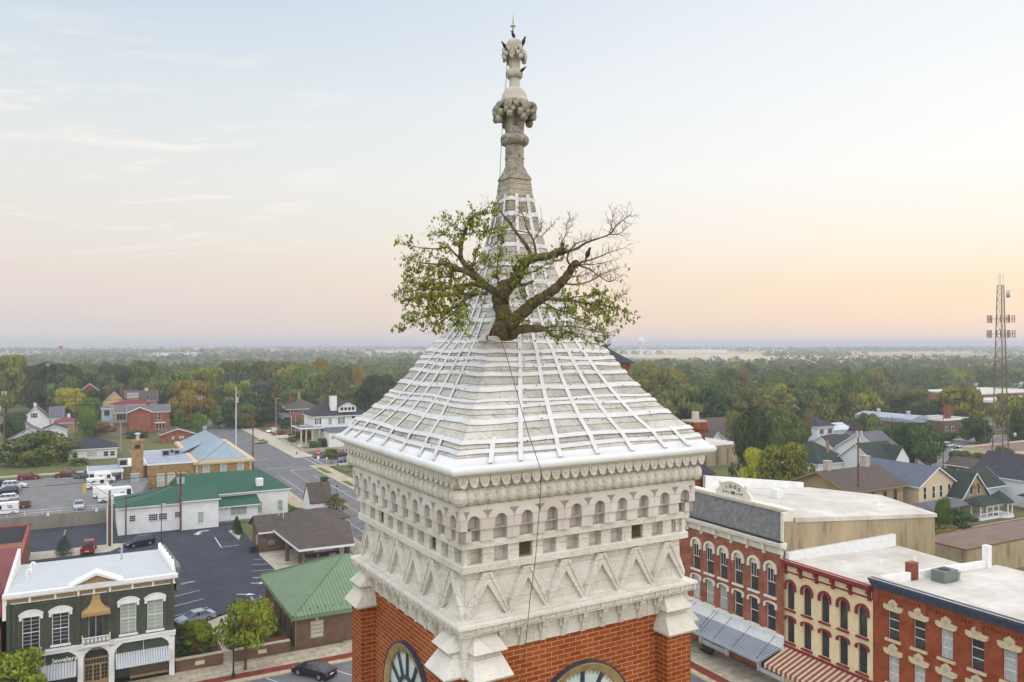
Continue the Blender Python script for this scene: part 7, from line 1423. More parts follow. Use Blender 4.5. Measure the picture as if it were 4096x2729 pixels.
ch = H_('cream_house', 'cream clapboard gabled house with grey roof and four tall windows', 'house', 142.4, 98.5, 153.6, 114, 6.4, 'siding_cream', 'shingle_blue', axis='y', rise=3.2, ov=.5, wins=[W_('S', 144.2, 3.7, .85, 2.3, nz=2), W_('S', 146.9, 3.7, .85, 2.3, nz=2), W_('S', 149.2, 3.7, .85, 2.3, nz=2), W_('S', 151.8, 3.7, .85, 2.3, nz=2), W_('W', 103.5, 3.6, 1.0, 2.1, nz=2)])
mb = MB(); gable_roof(mb, 139.5, 156, 93.8, 99, 2.9, .9, 'x', .2, hip=2.2); mb.build('porch_roof', 'shingle_grey', ch); [MB().box(x-.12, x+.12, 94, 94.24, 0, 2.9).build('porch_post', 'trim_white', ch) for x in (140, 144, 148, 152, 155.6)]
gh = H_('gothic_cottage', 'small cottage with steep dark green roof, maroon window awnings and white porch', 'house', 151.2, 95.5, 159.8, 106, 3.9, 'siding_tan', 'shingle_green', axis='y', rise=4.4, ov=.4, wins=[W_('S', 154.2, 4.2, .8, 1.5), W_('S', 156.6, 4.2, .8, 1.5)])
mb = MB(); [mb.add([(x-.6,95.4,6.3),(x+.6,95.4,6.3),(x+.6,94.6,5.5),(x-.6,94.6,5.5)], [(0,1,2,3)]) for x in (154.2, 156.6)]; mb.build('window_awnings', 'wood_pole_red', gh)
mb = MB(); gable_roof(mb, 151, 158, 91.6, 95.6, 3.0, 1.3, 'x', .2, hip=1.5); mb.lathe([(2.6,2.9),(2.5,3.1),(.1,5.0)], 10, c=(159.3,93)); mb.build('porch_roof', 'shingle_green', gh); mb = MB(); [mb.cyl(x, y, .5, 3, .12, 8) for x, y in ((151.2,91.8),(153.2,91.8),(155.2,91.8),(157,91.8),(158.6,90.9),(160.3,91.1),(161.5,92.6))]; mb.box(151, 158, 91.7, 95.5, 0, .5); mb.cyl(159.3, 93, 0, .5, 2.5, 14); mb.box(151, 158, 91.7, 91.8, 1.2, 1.35); mb.build('porch', 'trim_white', gh)
H_('blue_house', 'pale blue clapboard house with dark green roof behind the cottage', 'house', 160.5, 98, 169.5, 106, 4.6, 'siding_blue', 'shingle_green', axis='x', rise=3.1, wins=[W_('S', 166.5, 1.3, .9, 1.8)])
rh = H_('white_gable_house', 'white house with black roof at the right edge of the photo', 'house', 171.5, 94, 185, 106, 5.8, 'siding_white', 'shingle_dark', axis='y', rise=4.2, ov=.5, wins=[W_('S', 175, 3.3, .9, 1.8, nz=2)]); mb = MB(); gable_roof(mb, 168.5, 180, 90, 94.4, 3.0, 1.2, 'x', .2, hip=1.5); mb.build('porch_roof', 'shingle_dark', rh); [MB().box(x-.14, x+.14, 90.1, 90.38, 0, 3).build('porch_post', 'trim_white', rh) for x in (169, 172.5, 176)]
xh = H_('cross_gabled_house', 'white cross gabled house with dark green roof and small attic window', 'house', 167, 127.5, 178.5, 137, 5.8, 'siding_white', 'shingle_green', axis='x', rise=3.6, ov=.4, wins=[W_('S', 170.3, 2.4, .8, 1.9, nz=2), W_('S', 175, 2.4, .8, 1.9), W_('W', 131, 2.6, .8, 1.8)])
mb = MB(); mb.box(173, 178.5, 126, 128, 0, 5.8); mb.poly([(173,126,5.8),(178.5,126,5.8),(175.75,126,9)]); mb.build('gabled_bay', 'siding_white', xh); mb = MB(); gable_roof(mb, 173, 178.5, 126, 133, 5.9, 3.2, 'y', .35); mb.build('bay_roof', 'shingle_green', xh)
H_('white_gable_house', 'white gabled house with grey roof rising behind the cross gabled house', 'house', 182, 136, 190, 150, 5.9, 'siding_white', 'shingle_grey', axis='x', rise=4.4, wins=[W_('W', 143, 6.4, .9, 1.3)])
H_('grey_roof_house', 'large dark grey shingled roof left of the white cross gabled house', 'house', 158, 136, 170, 150, 4.4, 'siding_white', 'shingle_green', roof='hip', rise=4.6, chims=[(165,139,.5,9.5,'tan_panel')])
H_('black_roof_house', 'white bungalow with black hipped roof behind the grey shingled roof', 'house', 186, 155, 197, 163, 4.8, 'siding_white', 'shingle_dark', axis='x', rise=2.6, wins=[W_('S', 192, 1.5, 1.0, 1.5)])
fs_ = H_('four_square_house', 'white two storey house with black hipped roof, shutters and small dormer', 'house', 213.5, 184, 221.5, 192, 6.4, 'siding_white', 'shingle_dark', roof='hip', rise=2.6, ov=.6, wins=[W_('S', 215.6, 4.0, .8, 1.5, shut='black_iron'), W_('S', 219.6, 4.0, .8, 1.5, shut='black_iron'), W_('S', 217.5, .8, 3.5, 1.6, nx=4)], chims=[(215,188,.8,9.4,'old_brick')]); mb = MB(); gable_roof(mb, 215, 223, 180.5, 184.4, 2.9, 1.0, 'x', .2, hip=1.8); mb.build('porch_roof', 'shingle_dark', fs_)
H_('grey_shed_house', 'low grey roofed house left of the black hipped house', 'house', 202, 186, 211, 194, 3.2, 'siding_white', 'shingle_grey', roof='hip', rise=2.2, chims=[(206,186,.7,6.4,'old_brick')])
H_('white_gable_house', 'white gabled house with black roof beside the brick fire station', 'house', 228, 175.5, 235, 184, 3.6, 'siding_white', 'shingle_dark', axis='y', rise=4.0, wins=[W_('S', 231.5, 3.8, .8, 1.3)])
H_('pale_roof_house', 'small white house with pale metal roof behind the black roofed gable', 'house', 226, 189, 236, 197, 4.2, 'siding_white', 'metal_white', axis='x', rise=1.8); H_('cottage', 'small grey roofed white cottage right of the shuttered house', 'house', 221.5, 174, 228, 181, 2.9, 'siding_white', 'shingle_grey', axis='y', rise=1.8, wins=[W_('S', 224, .8, .7, 1.4)])
H_('flat_roof_garage', 'small white flat roofed garage left of the brick fire station', 'garage', 234, 168, 244, 175, 3.6, 'concrete', 'membrane_white', roof='flat', rise=.3)
fi = H_('fire_station', 'long brown brick hall with pale curved metal roof', 'hall', 262, 186, 270.5, 206, 5.6, 'brown_brick', 'shingle_dark', roof='flat', rise=.3); mb = MB(); mb.rings([[(262+12*k/8, y, 6.2+1.6*math.sin(math.pi*(k+.5)/9)) for k in range(9)] for y in (184, 208)], cap=True, close=False); mb.box(261.9, 274, 183.9, 208, 5.3, 6.6); mb.build('curved_roof', 'membrane_blue', fi); [MB().lathe([(.8,7.6),(.7,8.6),(.9,8.7),(.5,9.1)], 10, c=(268,y)).build('roof_ventilator', 'galv', fi) for y in (189.5, 202)]
H_('fire_station_block', 'square brown brick block with white parapet line and brick stack', 'building', 270.8, 178, 286, 190, 6.2, 'brown_brick', 'membrane_white', roof='flat', rise=.7, fm='trim_white', wins=[W_('S', 273, 2.6, 1.2, 1.4), W_('S', 276.5, 2.6, 1.2, 1.4), W_('S', 282, .2, 1.6, 2.2)], chims=[(281,183,1.8,11.5,'old_brick')])
H_('school_building', 'long low brick building with white flat roof at the right edge', 'school', 430, 262, 500, 300, 6, 'red_brick', 'membrane_white', roof='flat', rise=.5); H_('school_hall', 'brown brick hall with white roof in front of the long low brick building', 'school', 372, 206, 440, 232, 6.4, 'brown_brick', 'membrane_white', roof='flat', rise=1.2, wins=[W_('S', 380, 2, 1, 2)])
H_('brick_lodge', 'small brick lodge with brown roof and cream gable', 'house', 196.5, 117, 203.5, 128, 3.0, 'red_brick', 'shingle_brown', axis='y', rise=1.6, ov=.6, wins=[W_('S', 200, .4, 1.0, 1.9, glass='glass_blind')])
H_('pink_store', 'long low pinkish store with flat grey roof beside the lattice mast', 'store', 222, 126, 262, 140, 4.0, 'cream_stucco', 'roof_brown_flat', roof='flat', rise=.5, fm='stone_buff')
H_('panel_hall', 'tan panelled hall with dark ribs and white roof left of the dark tree', 'hall', 138, 168, 164, 186, 5.6, 'stained_stucco', 'membrane_white', roof='flat', rise=.3); fh = [o for o in C.objects if o.get('label', '').startswith('tan panelled')][0]; [MB().box(139+k*4, 139.2+k*4, 167.9, 168, .2, 4.6).build('rib', 'dark_metal', fh) for k in range(7)]
H_('brown_roof_house', 'house with broad brown roof and white front gable behind the brick chimney', 'house', 168, 190, 192, 204, 5.2, 'siding_white', 'shingle_brown', axis='x', rise=4.6, ov=.4); H_('white_gable_house', 'small white gable in front of the broad brown roof', 'house', 166, 183, 172, 190, 4.0, 'siding_white', 'shingle_brown', axis='y', rise=3.2)
for i, (u, v, lab) in enumerate(((690, 1425, 'pale low industrial shed on the left skyline'), (520, 1405, 'white gabled barn on the far left skyline'), (2700, 1412, 'long white factory roof on the far right skyline'), (3020, 1402, 'second long white factory roof below the horizon'))):
    x, y = G(u, v, 0); L_ = (120, 50, 420, 380)[i]; H_('industrial_shed', lab, 'shed', x-L_/2, y-40, x+L_/2, y+40, (9, 10, 11, 11)[i], 'block_white', 'membrane_white', roof='flat', rise=.6)
# streets on the right
sheet('road', [(205,215,60,165),(215,420,148,166),(140,205,79,87)], .025, 'asphalt_grey'); sheet('car_park', [(216,262,141,147.5),(240,330,166.5,172),(330,440,166.5,204)], .03, 'lot_grey'); sheet('pavement', [(130,200,88,89.4),(240,300,172.3,174)], .14, 'pavement', th=.12); sheet('lawn', [(112,204,89.6,150),(206,330,175,260)], .04, 'grass')
car('white suv on the far right street', (250,162.3,.05), rz(1,-.2), 'car_white', 'suv'); car('white pickup truck parked right of the dark round tree', (241.5,153.4,.05), rz(1,-.1), 'car_white', 'pickup', 'pickup truck'); car('black car in the distant right car park', (417,274,.1), rz(1,0), 'car_black', 'suv'); car('yellow and white vehicle before the brick stack', (368,241,.1), rz(1,0), 'car_gold', 'suv', 'van')
pole('utility_pole', 'dark utility pole with transformers above the white lodge roof', *G(3432,2003,4.5), 0, 18.8, .2, 'wood_pole_red', [(18.2,2.6)], True)
for u, v, vt, lab in ((3667,1863,1789,'bare wooden pole in front of the dark round tree'),(3403,1690,1642,'distant crossarm pole left of the fire station'),(3940,1790,1655,'slim pole beside the lattice mast'),(3772,1872,1670,'tall pole right of the dark round tree'),(3870,1640,1575,'grey lamp pole by the distant car park'),(3723,1650,1575,'second grey lamp pole by the distant car park'),(3565,1765,1665,'pole in front of the curved roof'),(3660,1700,1650,'pole beside the curved roof')):
    x, y = G(u, v); d = x*math.sin(TH)+y*math.cos(TH); pole('utility_pole', lab, x, y, 0, H-(vt-1374)/F*d, .14, 'wood_pole', [(H-(vt-1374)/F*d-.7, 2.0)] if 'cross' in lab else ())
wire('power_line', [((100,150,13.5),(330,130,15)),((100,152,12.6),(330,132,14)),((165,215,15),(300,150,17)),((165,215,14),(300,150,16))], 'thin overhead wires strung across the houses on the right', .03)
# lattice mast
x, y = G(4004, 1900); ZT = 49.0; lt = thing('lattice_mast', 'tall steel lattice communications mast with antennas and a drum dish', 'mast', (x, y, 0)); lt['local'] = 1
hw = lambda z: 2.3-(2.3-.85)*min(1, z/ZT); legp = lambda k, z: (hw(z)*math.cos(rad(100+120*k)), hw(z)*math.sin(rad(100+120*k)), z)
for k in range(3): MB().tube([legp(k,0), legp(k,ZT)], [.17,.10], 6).build('leg', 'mast_steel', lt)
mb = MB(); z = 0
while z < ZT-1:
    st_ = 4.2-2.4*z/ZT; zn = min(ZT, z+st_)
    for k in range(3): j = (k+1) % 3; mb.tube([legp(k,z), legp(j,zn)], .035, 3); mb.tube([legp(j,z), legp(k,zn)], .035, 3); mb.tube([legp(k,zn), legp(j,zn)], .045, 3)
    z = zn
mb.build('bracing', 'mast_steel', lt)
for zc in (34+(1374-1276)/F*206, 34+(1374-1336)/F*206):
    for k in range(3):
        c_ = legp(k, zc); ux, uy = math.cos(rad(100+120*k)), math.sin(rad(100+120*k)); mb = MB(); e_ = (c_[0]+ux*1.6, c_[1]+uy*1.6)
        mb.tube([(c_[0],c_[1],zc),(e_[0],e_[1],zc)], .06, 4); mb.tube([(e_[0]-uy*1.5,e_[1]+ux*1.5,zc),(e_[0]+uy*1.5,e_[1]-ux*1.5,zc)], .06, 4)
        for q in (-1.4,-.6,.3,1.2): mb.box(e_[0]-uy*q-.08, e_[0]-uy*q+.08, e_[1]+ux*q-.08, e_[1]+ux*q+.08, zc-1.0, zc+1.0)
        mb.build('antenna_array', 'mast_steel', lt)
mb = MB(); zd = 34+(1374-1176)/F*206; mb.tube([(.75,-1.0,zd),(1.05,-1.7,zd)], 1.0, 18); mb.build('drum_dish', 'galv', lt); mb = MB(); [mb.tube([(q,0,ZT),(q,0,ZT+h_)], .04, 4) for q, h_ in ((-.9,3.2),(-.3,3.0),(1.0,3.2))]; mb.build('whip_antenna', 'mast_steel', lt)
d2 = MB(); d2.tube([(1.5,-2.3,10.5),(1.8,-2.8,10.5)], .55, 14); d2.build('small_dish', 'galv', lt)
# water tower
x, y, _z = AT(2564, 1367, 2100); wt = thing('water_tower', 'pale water tower with round tank on a slim stem on the horizon', 'water tower', (x, y, 0)); wt['local'] = 1; MB().lathe([(.2,52),(1,51),(6,48.5),(10,43),(10.4,39.5),(9.4,36),(6,31),(2.8,27.5),(2.2,26)], 24).build('tank', 'tower_white', wt, smooth=50); MB().lathe([(2.2,26.2),(1.8,20),(1.8,4),(4,0)], 16).build('stem', 'tower_white', wt, smooth=50)
# ================================================================ vegetation
LC = dict(leaf_green=((62,82,40),(112,124,60)), leaf_dark=((40,58,34),(78,98,52)), leaf_yellowgreen=((86,98,38),(142,140,54)), leaf_yellow=((150,150,48),(184,176,62)), leaf_orange=((120,112,46),(158,142,56)), leaf_olive=((76,86,44),(120,116,60)), leaf_bright=((66,92,38),(108,128,52)), leaf_lime=((84,108,34),(138,148,48)), leaf_brown=((104,78,56),(138,104,70)), leaf_blue=((60,80,66),(92,108,84)))
for k_, (a_, b_) in LC.items(): leafmat(k_, a_, b_); leafmat('far_'+k_, a_, b_, .0, s1=.03, s2=.12)
simple('tree_trunk', (92,80,66), .95, c2=(70,62,52), sc=6); simple('young_trunk', (110,104,70), .9)
def quads_mesh(name, cen, nrm, size, rng, asp=.62):
    """one bent leaf-spray card per centre; cen,nrm (n,3); size (n,)"""
    n = len(cen); r = rng.normal(size=(n,3)); nrm = nrm/np.linalg.norm(nrm,axis=1,keepdims=True)
    u = np.cross(nrm, r); u /= np.linalg.norm(u,axis=1,keepdims=True)+1e-9; w = np.cross(nrm, u); s = size[:,None]
    a = cen-u*s*.5-w*s*asp*.25; b_ = cen-w*s*asp*.55+u*s*.1; c = cen+u*s*.55+w*s*asp*.1; d = cen+w*s*asp*.5-u*s*.15-nrm*s*.12
    V = np.stack([a,b_,c,d],1).reshape(-1,3).astype(np.float32); me = bpy.data.meshes.new(name)
    me.vertices.add(4*n); me.vertices.foreach_set('co', V.ravel()); me.loops.add(4*n); me.loops.foreach_set('vertex_index', np.arange(4*n, dtype=np.int32))
    me.polygons.add(n); me.polygons.foreach_set('loop_start', np.arange(0,4*n,4,dtype=np.int32)); me.polygons.foreach_set('loop_total', np.full(n,4,dtype=np.int32)); me.update(); me.validate(); return me
def crown_pts(n, rng, nl=14, kind='round', ns=.42):
    """points on the skins of overlapping clumps filling a unit crown (radius 1, z 0..2)"""
    L = []
    for k in range(nl):
        if kind == 'cone': z = .2+1.7*k/nl; rr = .16; R = .8*(1-z/2.15)
        elif kind == 'tall': z = rng.uniform(.25,1.75); rr = .5*math.sqrt(max(0,1-((z-.9)/1.1)**2)); R = rng.uniform(.3,.45)
        else: z = rng.uniform(.16,1.6); rr = .74*math.sqrt(max(.05,1-((z-.85)/1.0)**2)); R = rng.uniform(.20,.38)
        t_ = rng.uniform(0,6.283); q = rr*math.sqrt(rng.uniform(.15,1)); L.append((q*math.cos(t_), q*math.sin(t_), z, R))
    L = np.array(L); w = L[:,3]**2; w = np.sqrt(w) if kind == 'cone' else w; idx = rng.choice(nl, n, p=w/w.sum()); d = rng.normal(size=(n,3)); d[:,2] += .25; d /= np.linalg.norm(d,axis=1,keepdims=True)
    rad_ = L[idx,3]*(1-.28*rng.random(n)**2); sq_ = np.array([1,1,.8]); p = L[idx,:3]+d*rad_[:,None]*sq_; p[:,2] = np.clip(p[:,2],.05,2.05); nr = d*.95+rng.normal(size=(n,3))*ns; return p, nr
def make_proto(seed, n, leaf, kind='round', nl=14, th=.75):
    rng = np.random.default_rng(seed); p, nr = crown_pts(n, rng, nl, kind); q_ = np.percentile(np.hypot(p[:,0],p[:,1]),95); p[:,:2] /= q_; p[:,2] = p[:,2]/np.percentile(p[:,2],99)
    cm = quads_mesh('crown', p*np.array([1,1,1]), nr, leaf*(.6+.8*rng.random(n)), rng); mb = MB(); rr = random.Random(seed)
    mb.tube([(0,0,-.62),(0,0,-.05),(.02,.01,.25),(0,.03,.6)], [.058,.046,.034,.012], 8)
    for k in range(6): t_ = k*1.05+rr.random(); h = .05+.05*k; mb.tube([(0,0,h),(.25*math.cos(t_),.25*math.sin(t_),h+.18),(.52*math.cos(t_),.52*math.sin(t_),h+.34)], [.03,.02,.006], 5)
    xs = np.array(mb.v); tm = bpy.data.meshes.new('trunk'); tm.from_pydata([tuple(v) for v in mb.v], [], mb.f); tm.materials.append(M['tree_trunk']); cm.materials.append(M['leaf_green']); return cm, tm
PR = [make_proto(s, 9000, .085, 'round', 44) for s in (1,2,3,4)] + [make_proto(s, 6500, .085, 'tall', 30) for s in (5,6)] + [make_proto(9, 3600, .08, 'cone', 34)]
PRS = [make_proto(s, 2600, .13, 'round', 26) for s in (11,12,13,14,15)] + [make_proto(16, 2400, .13, 'tall', 20)]
TAKEN = []
def tree(label, x, y, z0, w, h, m_='leaf_green', pr=0, group=None, clear=.16, name='tree', protos=PR, rz=None, cat='tree'):
    """w crown width, h full height, clear = share of the height that is bare trunk"""
    cm, tm = protos[pr % len(protos)]; t_ = thing(name, label, cat, (x, y, z0), random.uniform(0, 6.28) if rz is None else rz, group)
    ch = h*(1-clear)
    for nm, me, mm in (('crown', cm, m_), ('trunk', tm, 'tree_trunk')):
        o = bpy.data.objects.new(nm, me); C.objects.link(o); o.parent = t_; o.location = (0, 0, h*clear); o.scale = (w/2*1.02, w/2*1.02, ch) if nm == 'crown' else (w/2, w/2, max(ch, h*clear/.55) if clear > .02 else ch)
        o.material_slots[0].link = 'OBJECT'; o.material_slots[0].material = M[mm]
    TAKEN.append((x, y, w/2)); return t_
def tp(label, u, vt, vb, wp, m_='leaf_green', pr=0, z0=0, dx=0, **k):   # tree measured from the photo: centre column, top, foot, crown width
    x, y = G(u, vb, z0); d = x*math.sin(TH)+y*math.cos(TH); h = (vb-vt)/F*d; w = wp/F*d
    return tree(label, x, y, z0, w, h, m_, pr, **k)
T_ = [
('tall yellow-green tree cut by the left edge of the photo',25,1430,1655,175,'leaf_yellowgreen',0),('big dark green tree left of the small yellow tree',222,1462,1650,205,'leaf_dark',1),('pale green tree behind the big dark tree on the left',335,1482,1610,85,'leaf_olive',2),
('dark green tree above the crimson roof',460,1468,1628,140,'leaf_dark',3),('broad mid green tree right of the dark tree above the crimson roof',575,1452,1625,155,'leaf_green',0),('bright yellow tree above the small red roof',275,1556,1672,120,'leaf_yellow',1),
('round green tree right of the bright yellow tree',368,1594,1712,95,'leaf_green',2),('small bright green tree behind the tall thin pole',345,1634,1760,72,'leaf_bright',4),('bare brownish shrub tree before the board fence',396,1692,1752,95,'leaf_brown',3),
('wide dense maple standing by the left red suv',150,1738,1892,255,'leaf_green',0),('golden orange tree left of the flagpole',765,1528,1712,158,'leaf_orange',1),('yellow-green tree behind the golden tree',828,1474,1640,165,'leaf_yellowgreen',2),('dark spruce-like tree beneath the golden tree',765,1610,1712,112,'leaf_dark',3),
('small light tree beside the transformer pole at the street end',798,1655,1738,62,'leaf_bright',4),('tall olive tree behind the flagpole top',925,1450,1612,150,'leaf_olive',0),('tall dense tree above the blue roof',1010,1447,1606,150,'leaf_green',1),('broad olive tree right of the blue roof',1085,1450,1610,150,'leaf_olive',2),
('tall tree in front of the distant shopping strip',1160,1462,1612,130,'leaf_yellowgreen',3),('drooping dark tree left of the brown brick house',1030,1582,1702,172,'leaf_dark',0),('shady green tree at the far end of the left street',950,1600,1708,130,'leaf_dark',2),('olive tree above the white house chimney',1300,1504,1660,130,'leaf_green',1),
('green tree behind the brown brick house roof',1232,1478,1632,135,'leaf_green',3),('slim orange tree on the left wood edge',1285,1440,1612,66,'leaf_orange',5),('slim golden tree near the spire roof',1437,1466,1618,56,'leaf_orange',4),('small green tree right of the white dormer',1414,1560,1670,88,'leaf_bright',2),
('very dark round tree against the left roof hip',1505,1506,1672,158,'leaf_dark',0),('dark clump of trees above the brown brick house',1180,1560,1640,120,'leaf_green',5),('green tree beside the far stop sign',880,1636,1712,70,'leaf_green',3),
('yellow-green tree right of the church tower',2576,1460,1640,120,'leaf_yellowgreen',1),('large olive tree right of the church tower',2672,1476,1660,185,'leaf_yellowgreen',0),('olive tree right of the large olive pair',2772,1505,1640,90,'leaf_olive',2),('big dark dome shaped tree behind the brick chimney',2812,1543,1722,178,'leaf_dark',0),
('green tree right of the dark dome tree',2928,1583,1712,120,'leaf_green',3),('green tree behind the rust coloured tree',2915,1476,1640,95,'leaf_green',1),('rust brown tree in the right hand wood',2956,1486,1625,84,'leaf_brown',2),('bright rounded tree in the right hand wood',3112,1498,1640,98,'leaf_bright',4),
('dark tree just right of the bright rounded tree',3170,1502,1650,90,'leaf_green',5),('wide olive tree above the white four square house',3068,1562,1712,225,'leaf_olive',0),('tall dark green tree in front of the panelled hall',3010,1655,1950,165,'leaf_dark',4),('yellow-green tree behind the tall dark tree',2948,1650,1820,95,'leaf_yellowgreen',5),
('bright green round tree right of the tall dark tree',3128,1648,1835,165,'leaf_bright',0),('large olive yellow tree behind the lodge roof',3130,1783,2010,200,'leaf_yellowgreen',2),('yellow topped tree left of the large olive tree',3018,1798,2000,110,'leaf_yellow',5),('spreading small tree in front of the grey shingled roof',3255,1806,1905,112,'leaf_olive',3),
('massive dark round tree in front of the fire station',3655,1696,1880,205,'leaf_dark',1),('dark tree joined to the left of the massive round tree',3560,1722,1850,90,'leaf_dark',5),('round dark tree right of the brown brick block',3905,1678,1775,112,'leaf_dark',2),('green tree in front of the white roofed school',3874,1568,1690,112,'leaf_green',3),
('dark tree cut by the right edge',4088,1650,1800,100,'leaf_dark',0),('small olive tree by the white fences on the right',3845,1806,1890,102,'leaf_olive',1),('yellow-green tree behind the pale roofed houses',3330,1505,1680,115,'leaf_yellowgreen',4),('tall green tree right of the yellow-green one',3430,1503,1690,125,'leaf_green',0),
('olive tree left of the fire station',3520,1568,1680,95,'leaf_green',2),('wide green tree behind the fire station roof',3640,1560,1680,155,'leaf_olive',3),('young conical green tree beside the lodge side wall end',3777,1996,2130,62,'leaf_bright',4),('reddish shrub tree in front of the cream house',3606,1958,2040,52,'leaf_brown',5),
('green tree in front of the tan house windows',3492,1945,2040,130,'leaf_green',0),('green yard tree left of the tan house',3310,1905,1990,80,'leaf_green',2)]
T_ += [('dark yard tree left of the white cottage roof',62,1660,1790,95,'leaf_dark',1),('green yard tree right of the tall white gable',310,1560,1668,70,'leaf_green',3),('dark tree behind the porch house',395,1560,1672,70,'leaf_dark',2),('green tree beside the pedimented brick house',420,1500,1640,90,'leaf_green',1),('dark tree between the brick house and the golden tree',690,1560,1700,80,'leaf_dark',0),
('leafy tree beyond the tall white gable',150,1540,1650,100,'leaf_olive',2),('tree in front of the far left woods',520,1530,1625,90,'leaf_olive',4),('green tree right of the red garage',715,1640,1722,60,'leaf_green',5),('dark green tree before the drooping tree',985,1620,1715,90,'leaf_green',1),('green tree right of the tan house chimney',3460,1830,1905,90,'leaf_green',2),
('dark tree behind the cross gabled house',3480,1660,1790,100,'leaf_green',0),('green tree left of the shuttered house',3215,1690,1800,80,'leaf_olive',1),('pale green shrub tree by the black roofed bungalow',3420,1812,1870,60,'leaf_olive',3),('tree at the corner behind the blue clapboard house',4010,1790,1895,80,'leaf_green',4),('green tree behind the small brick lodge',3930,1815,1885,70,'leaf_olive',2)]
for i, a in enumerate(T_): tp(*a, clear=.08 if a[4] != 'leaf_yellow' else .05)
tp('neatly clipped round street tree beside the blue car', 1327, 1797, 1858, 54, 'leaf_green', 1, clear=.3)
# street trees and garden
PL = [make_proto(41, 5200, .085, 'round', 32), make_proto(44, 4800, .085, 'round', 28)]
tree('leafy green street tree on the pavement in front of the planters', 14.9, 86.0, .15, 5.8, 6.9, 'leaf_lime', 0, clear=.33, name='street_tree', protos=PL); tree('green street tree at the bottom left corner before the shop', -5.9, 85.4, .15, 6.0, 5.7, 'leaf_lime', 1, clear=.3, name='street_tree', protos=PL)
tree('round clipped ornamental tree in the left planting bed', *G(789,2606,1.2), 1.2, 2.9, 3.2, 'leaf_lime', 1, clear=.28, name='ornamental_tree'); tree('sparse young street tree near the yellow centre line', 41.4, 143.8, .15, 4.6, 6.0, 'leaf_olive', 5, clear=.3, name='street_tree', protos=[make_proto(31, 420, .16, 'round', 9)])
for lab, x, y, z, w, h, m_, p_ in (('small conical evergreen at the top of the garden path',15.9,99.0,1.2,1.2,2.1,'leaf_dark',6),('small blue spruce behind the pale metal roof',-2.6,146.5,.05,2.4,3.0,'leaf_blue',6),('pointed juniper in the triangular planter',24.1,148.2,.2,1.5,3.0,'leaf_dark',6),('second pointed juniper in the triangular planter',24.3,146.8,.2,1.2,2.4,'leaf_dark',6)): tree(lab, x, y, z, w, h, m_, p_, clear=.02, name='evergreen')
def shrub(lab, x, y, z, w, h, m_='leaf_green', pr=0): return tree(lab, x, y, z, w, h, m_, pr, clear=0, name='shrub', protos=PRS, cat='shrub')
for i, (x, y, w, h, m_, lab) in enumerate(((9.6,90.5,1.8,1.3,'leaf_dark','dark shrub filling the left front of the planting bed'),(11.4,90.4,2.2,1.4,'leaf_green','spreading shrub behind the left plaque'),(12.3,92.3,1.6,1.5,'leaf_brown','purplish shrub in the left planting bed'),(9.5,93.2,1.9,1.3,'leaf_blue','blue-green shrub near the shop side wall'),(12.2,96.5,1.7,1.6,'leaf_green','rounded shrub beside the garden path'),(9.4,97.2,2.0,1.6,'leaf_green','loose shrub by the silver hatchback'),
    (15.3,90.3,1.6,1.1,'leaf_dark','low shrub left in the right planting bed'),(17.2,90.5,1.8,1.2,'leaf_green','low shrub behind the right plaque'),(18.9,91.6,1.7,1.5,'leaf_dark','dark shrub in the corner of the right planting bed'),(18.8,98.6,1.4,1.3,'leaf_dark','rounded shrub at the rear of the right planting bed'),(17.0,99.6,1.2,1.1,'leaf_green','small round shrub near the heat pump'))): shrub(lab, x, y, 1.2, w, h*.62, m_, i)
for i, (u, v, w, h, m_) in enumerate(((1186,1758,2.8,2.6,'leaf_dark'),(1171,1777,3.0,2.4,'leaf_green'),(1215,1768,3.2,4.2,'leaf_blue'),(1232,1776,3.4,5.0,'leaf_blue'),(1249,1765,2.6,4.4,'leaf_dark'),(1275,1762,3.0,4.8,'leaf_green'),(1252,1793,2.4,2.2,'leaf_green'),(1274,1795,2.4,2.3,'leaf_bright'),(1290,1790,3.0,2.9,'leaf_dark'),(1168,1745,2.6,2.2,'leaf_brown'),(1140,1716,4.5,3.6,'leaf_dark'),(1185,1716,5,4.2,'leaf_green'))):
    x, y = G(u, v); shrub('%s shrub number %d from the left in the garden of the white house' % (m_.split('_')[1], i+1) if False else ['low dark shrub by the porch steps','broad green shrub nearest the garden wall','blue-green shrub left of the pale spruce','tall blue-green spruce shrub at the garden centre','dark upright shrub beside the spruce','tall tiered green shrub by the white wall','small round green shrub at the wall foot','bright round shrub at the wall foot','dark spreading shrub at the white wall corner','reddish shrub by the garden steps','dark hedge shrub under the brown brick house','broad hedge shrub between the two big houses'][i], x, y, .1, w, h, m_, i)
for i, (u, v, w, h, m_, z, lab) in enumerate(((318,1862,4.5,2.0,'leaf_green',ZL,'loose green shrub at the bungalow porch'),(545,1752,8,2.2,'leaf_dark',0,'dark clipped hedge in front of the red brick house'),(430,1742,6,3.2,'leaf_brown',0,'rusty brown shrub before the grey board fence'),(3850,2110,5,3.2,'leaf_dark',0,'dark shrub at the gothic cottage porch'),(3760,2150,6,2.2,'leaf_olive',0,'dry olive shrub below the young conical tree'),(1295,1935,2.2,1.6,'leaf_dark',0,'low dark shrub beside the street lawn'),(1420,1868,3,1.6,'leaf_dark',0,'round shrub on the corner lawn'),(2870,1960,4,2.6,'leaf_dark',0,'shrub below the panelled hall'),(3790,1765,8,3,'leaf_dark',0,'hedge in front of the brown brick block'),(1180,2062,2.0,1.8,'leaf_green',.1,'green shrub behind the white gabled pavilion'))):
    x, y = G(u, v, z); shrub(lab, x, y, z, w, h, m_, i)
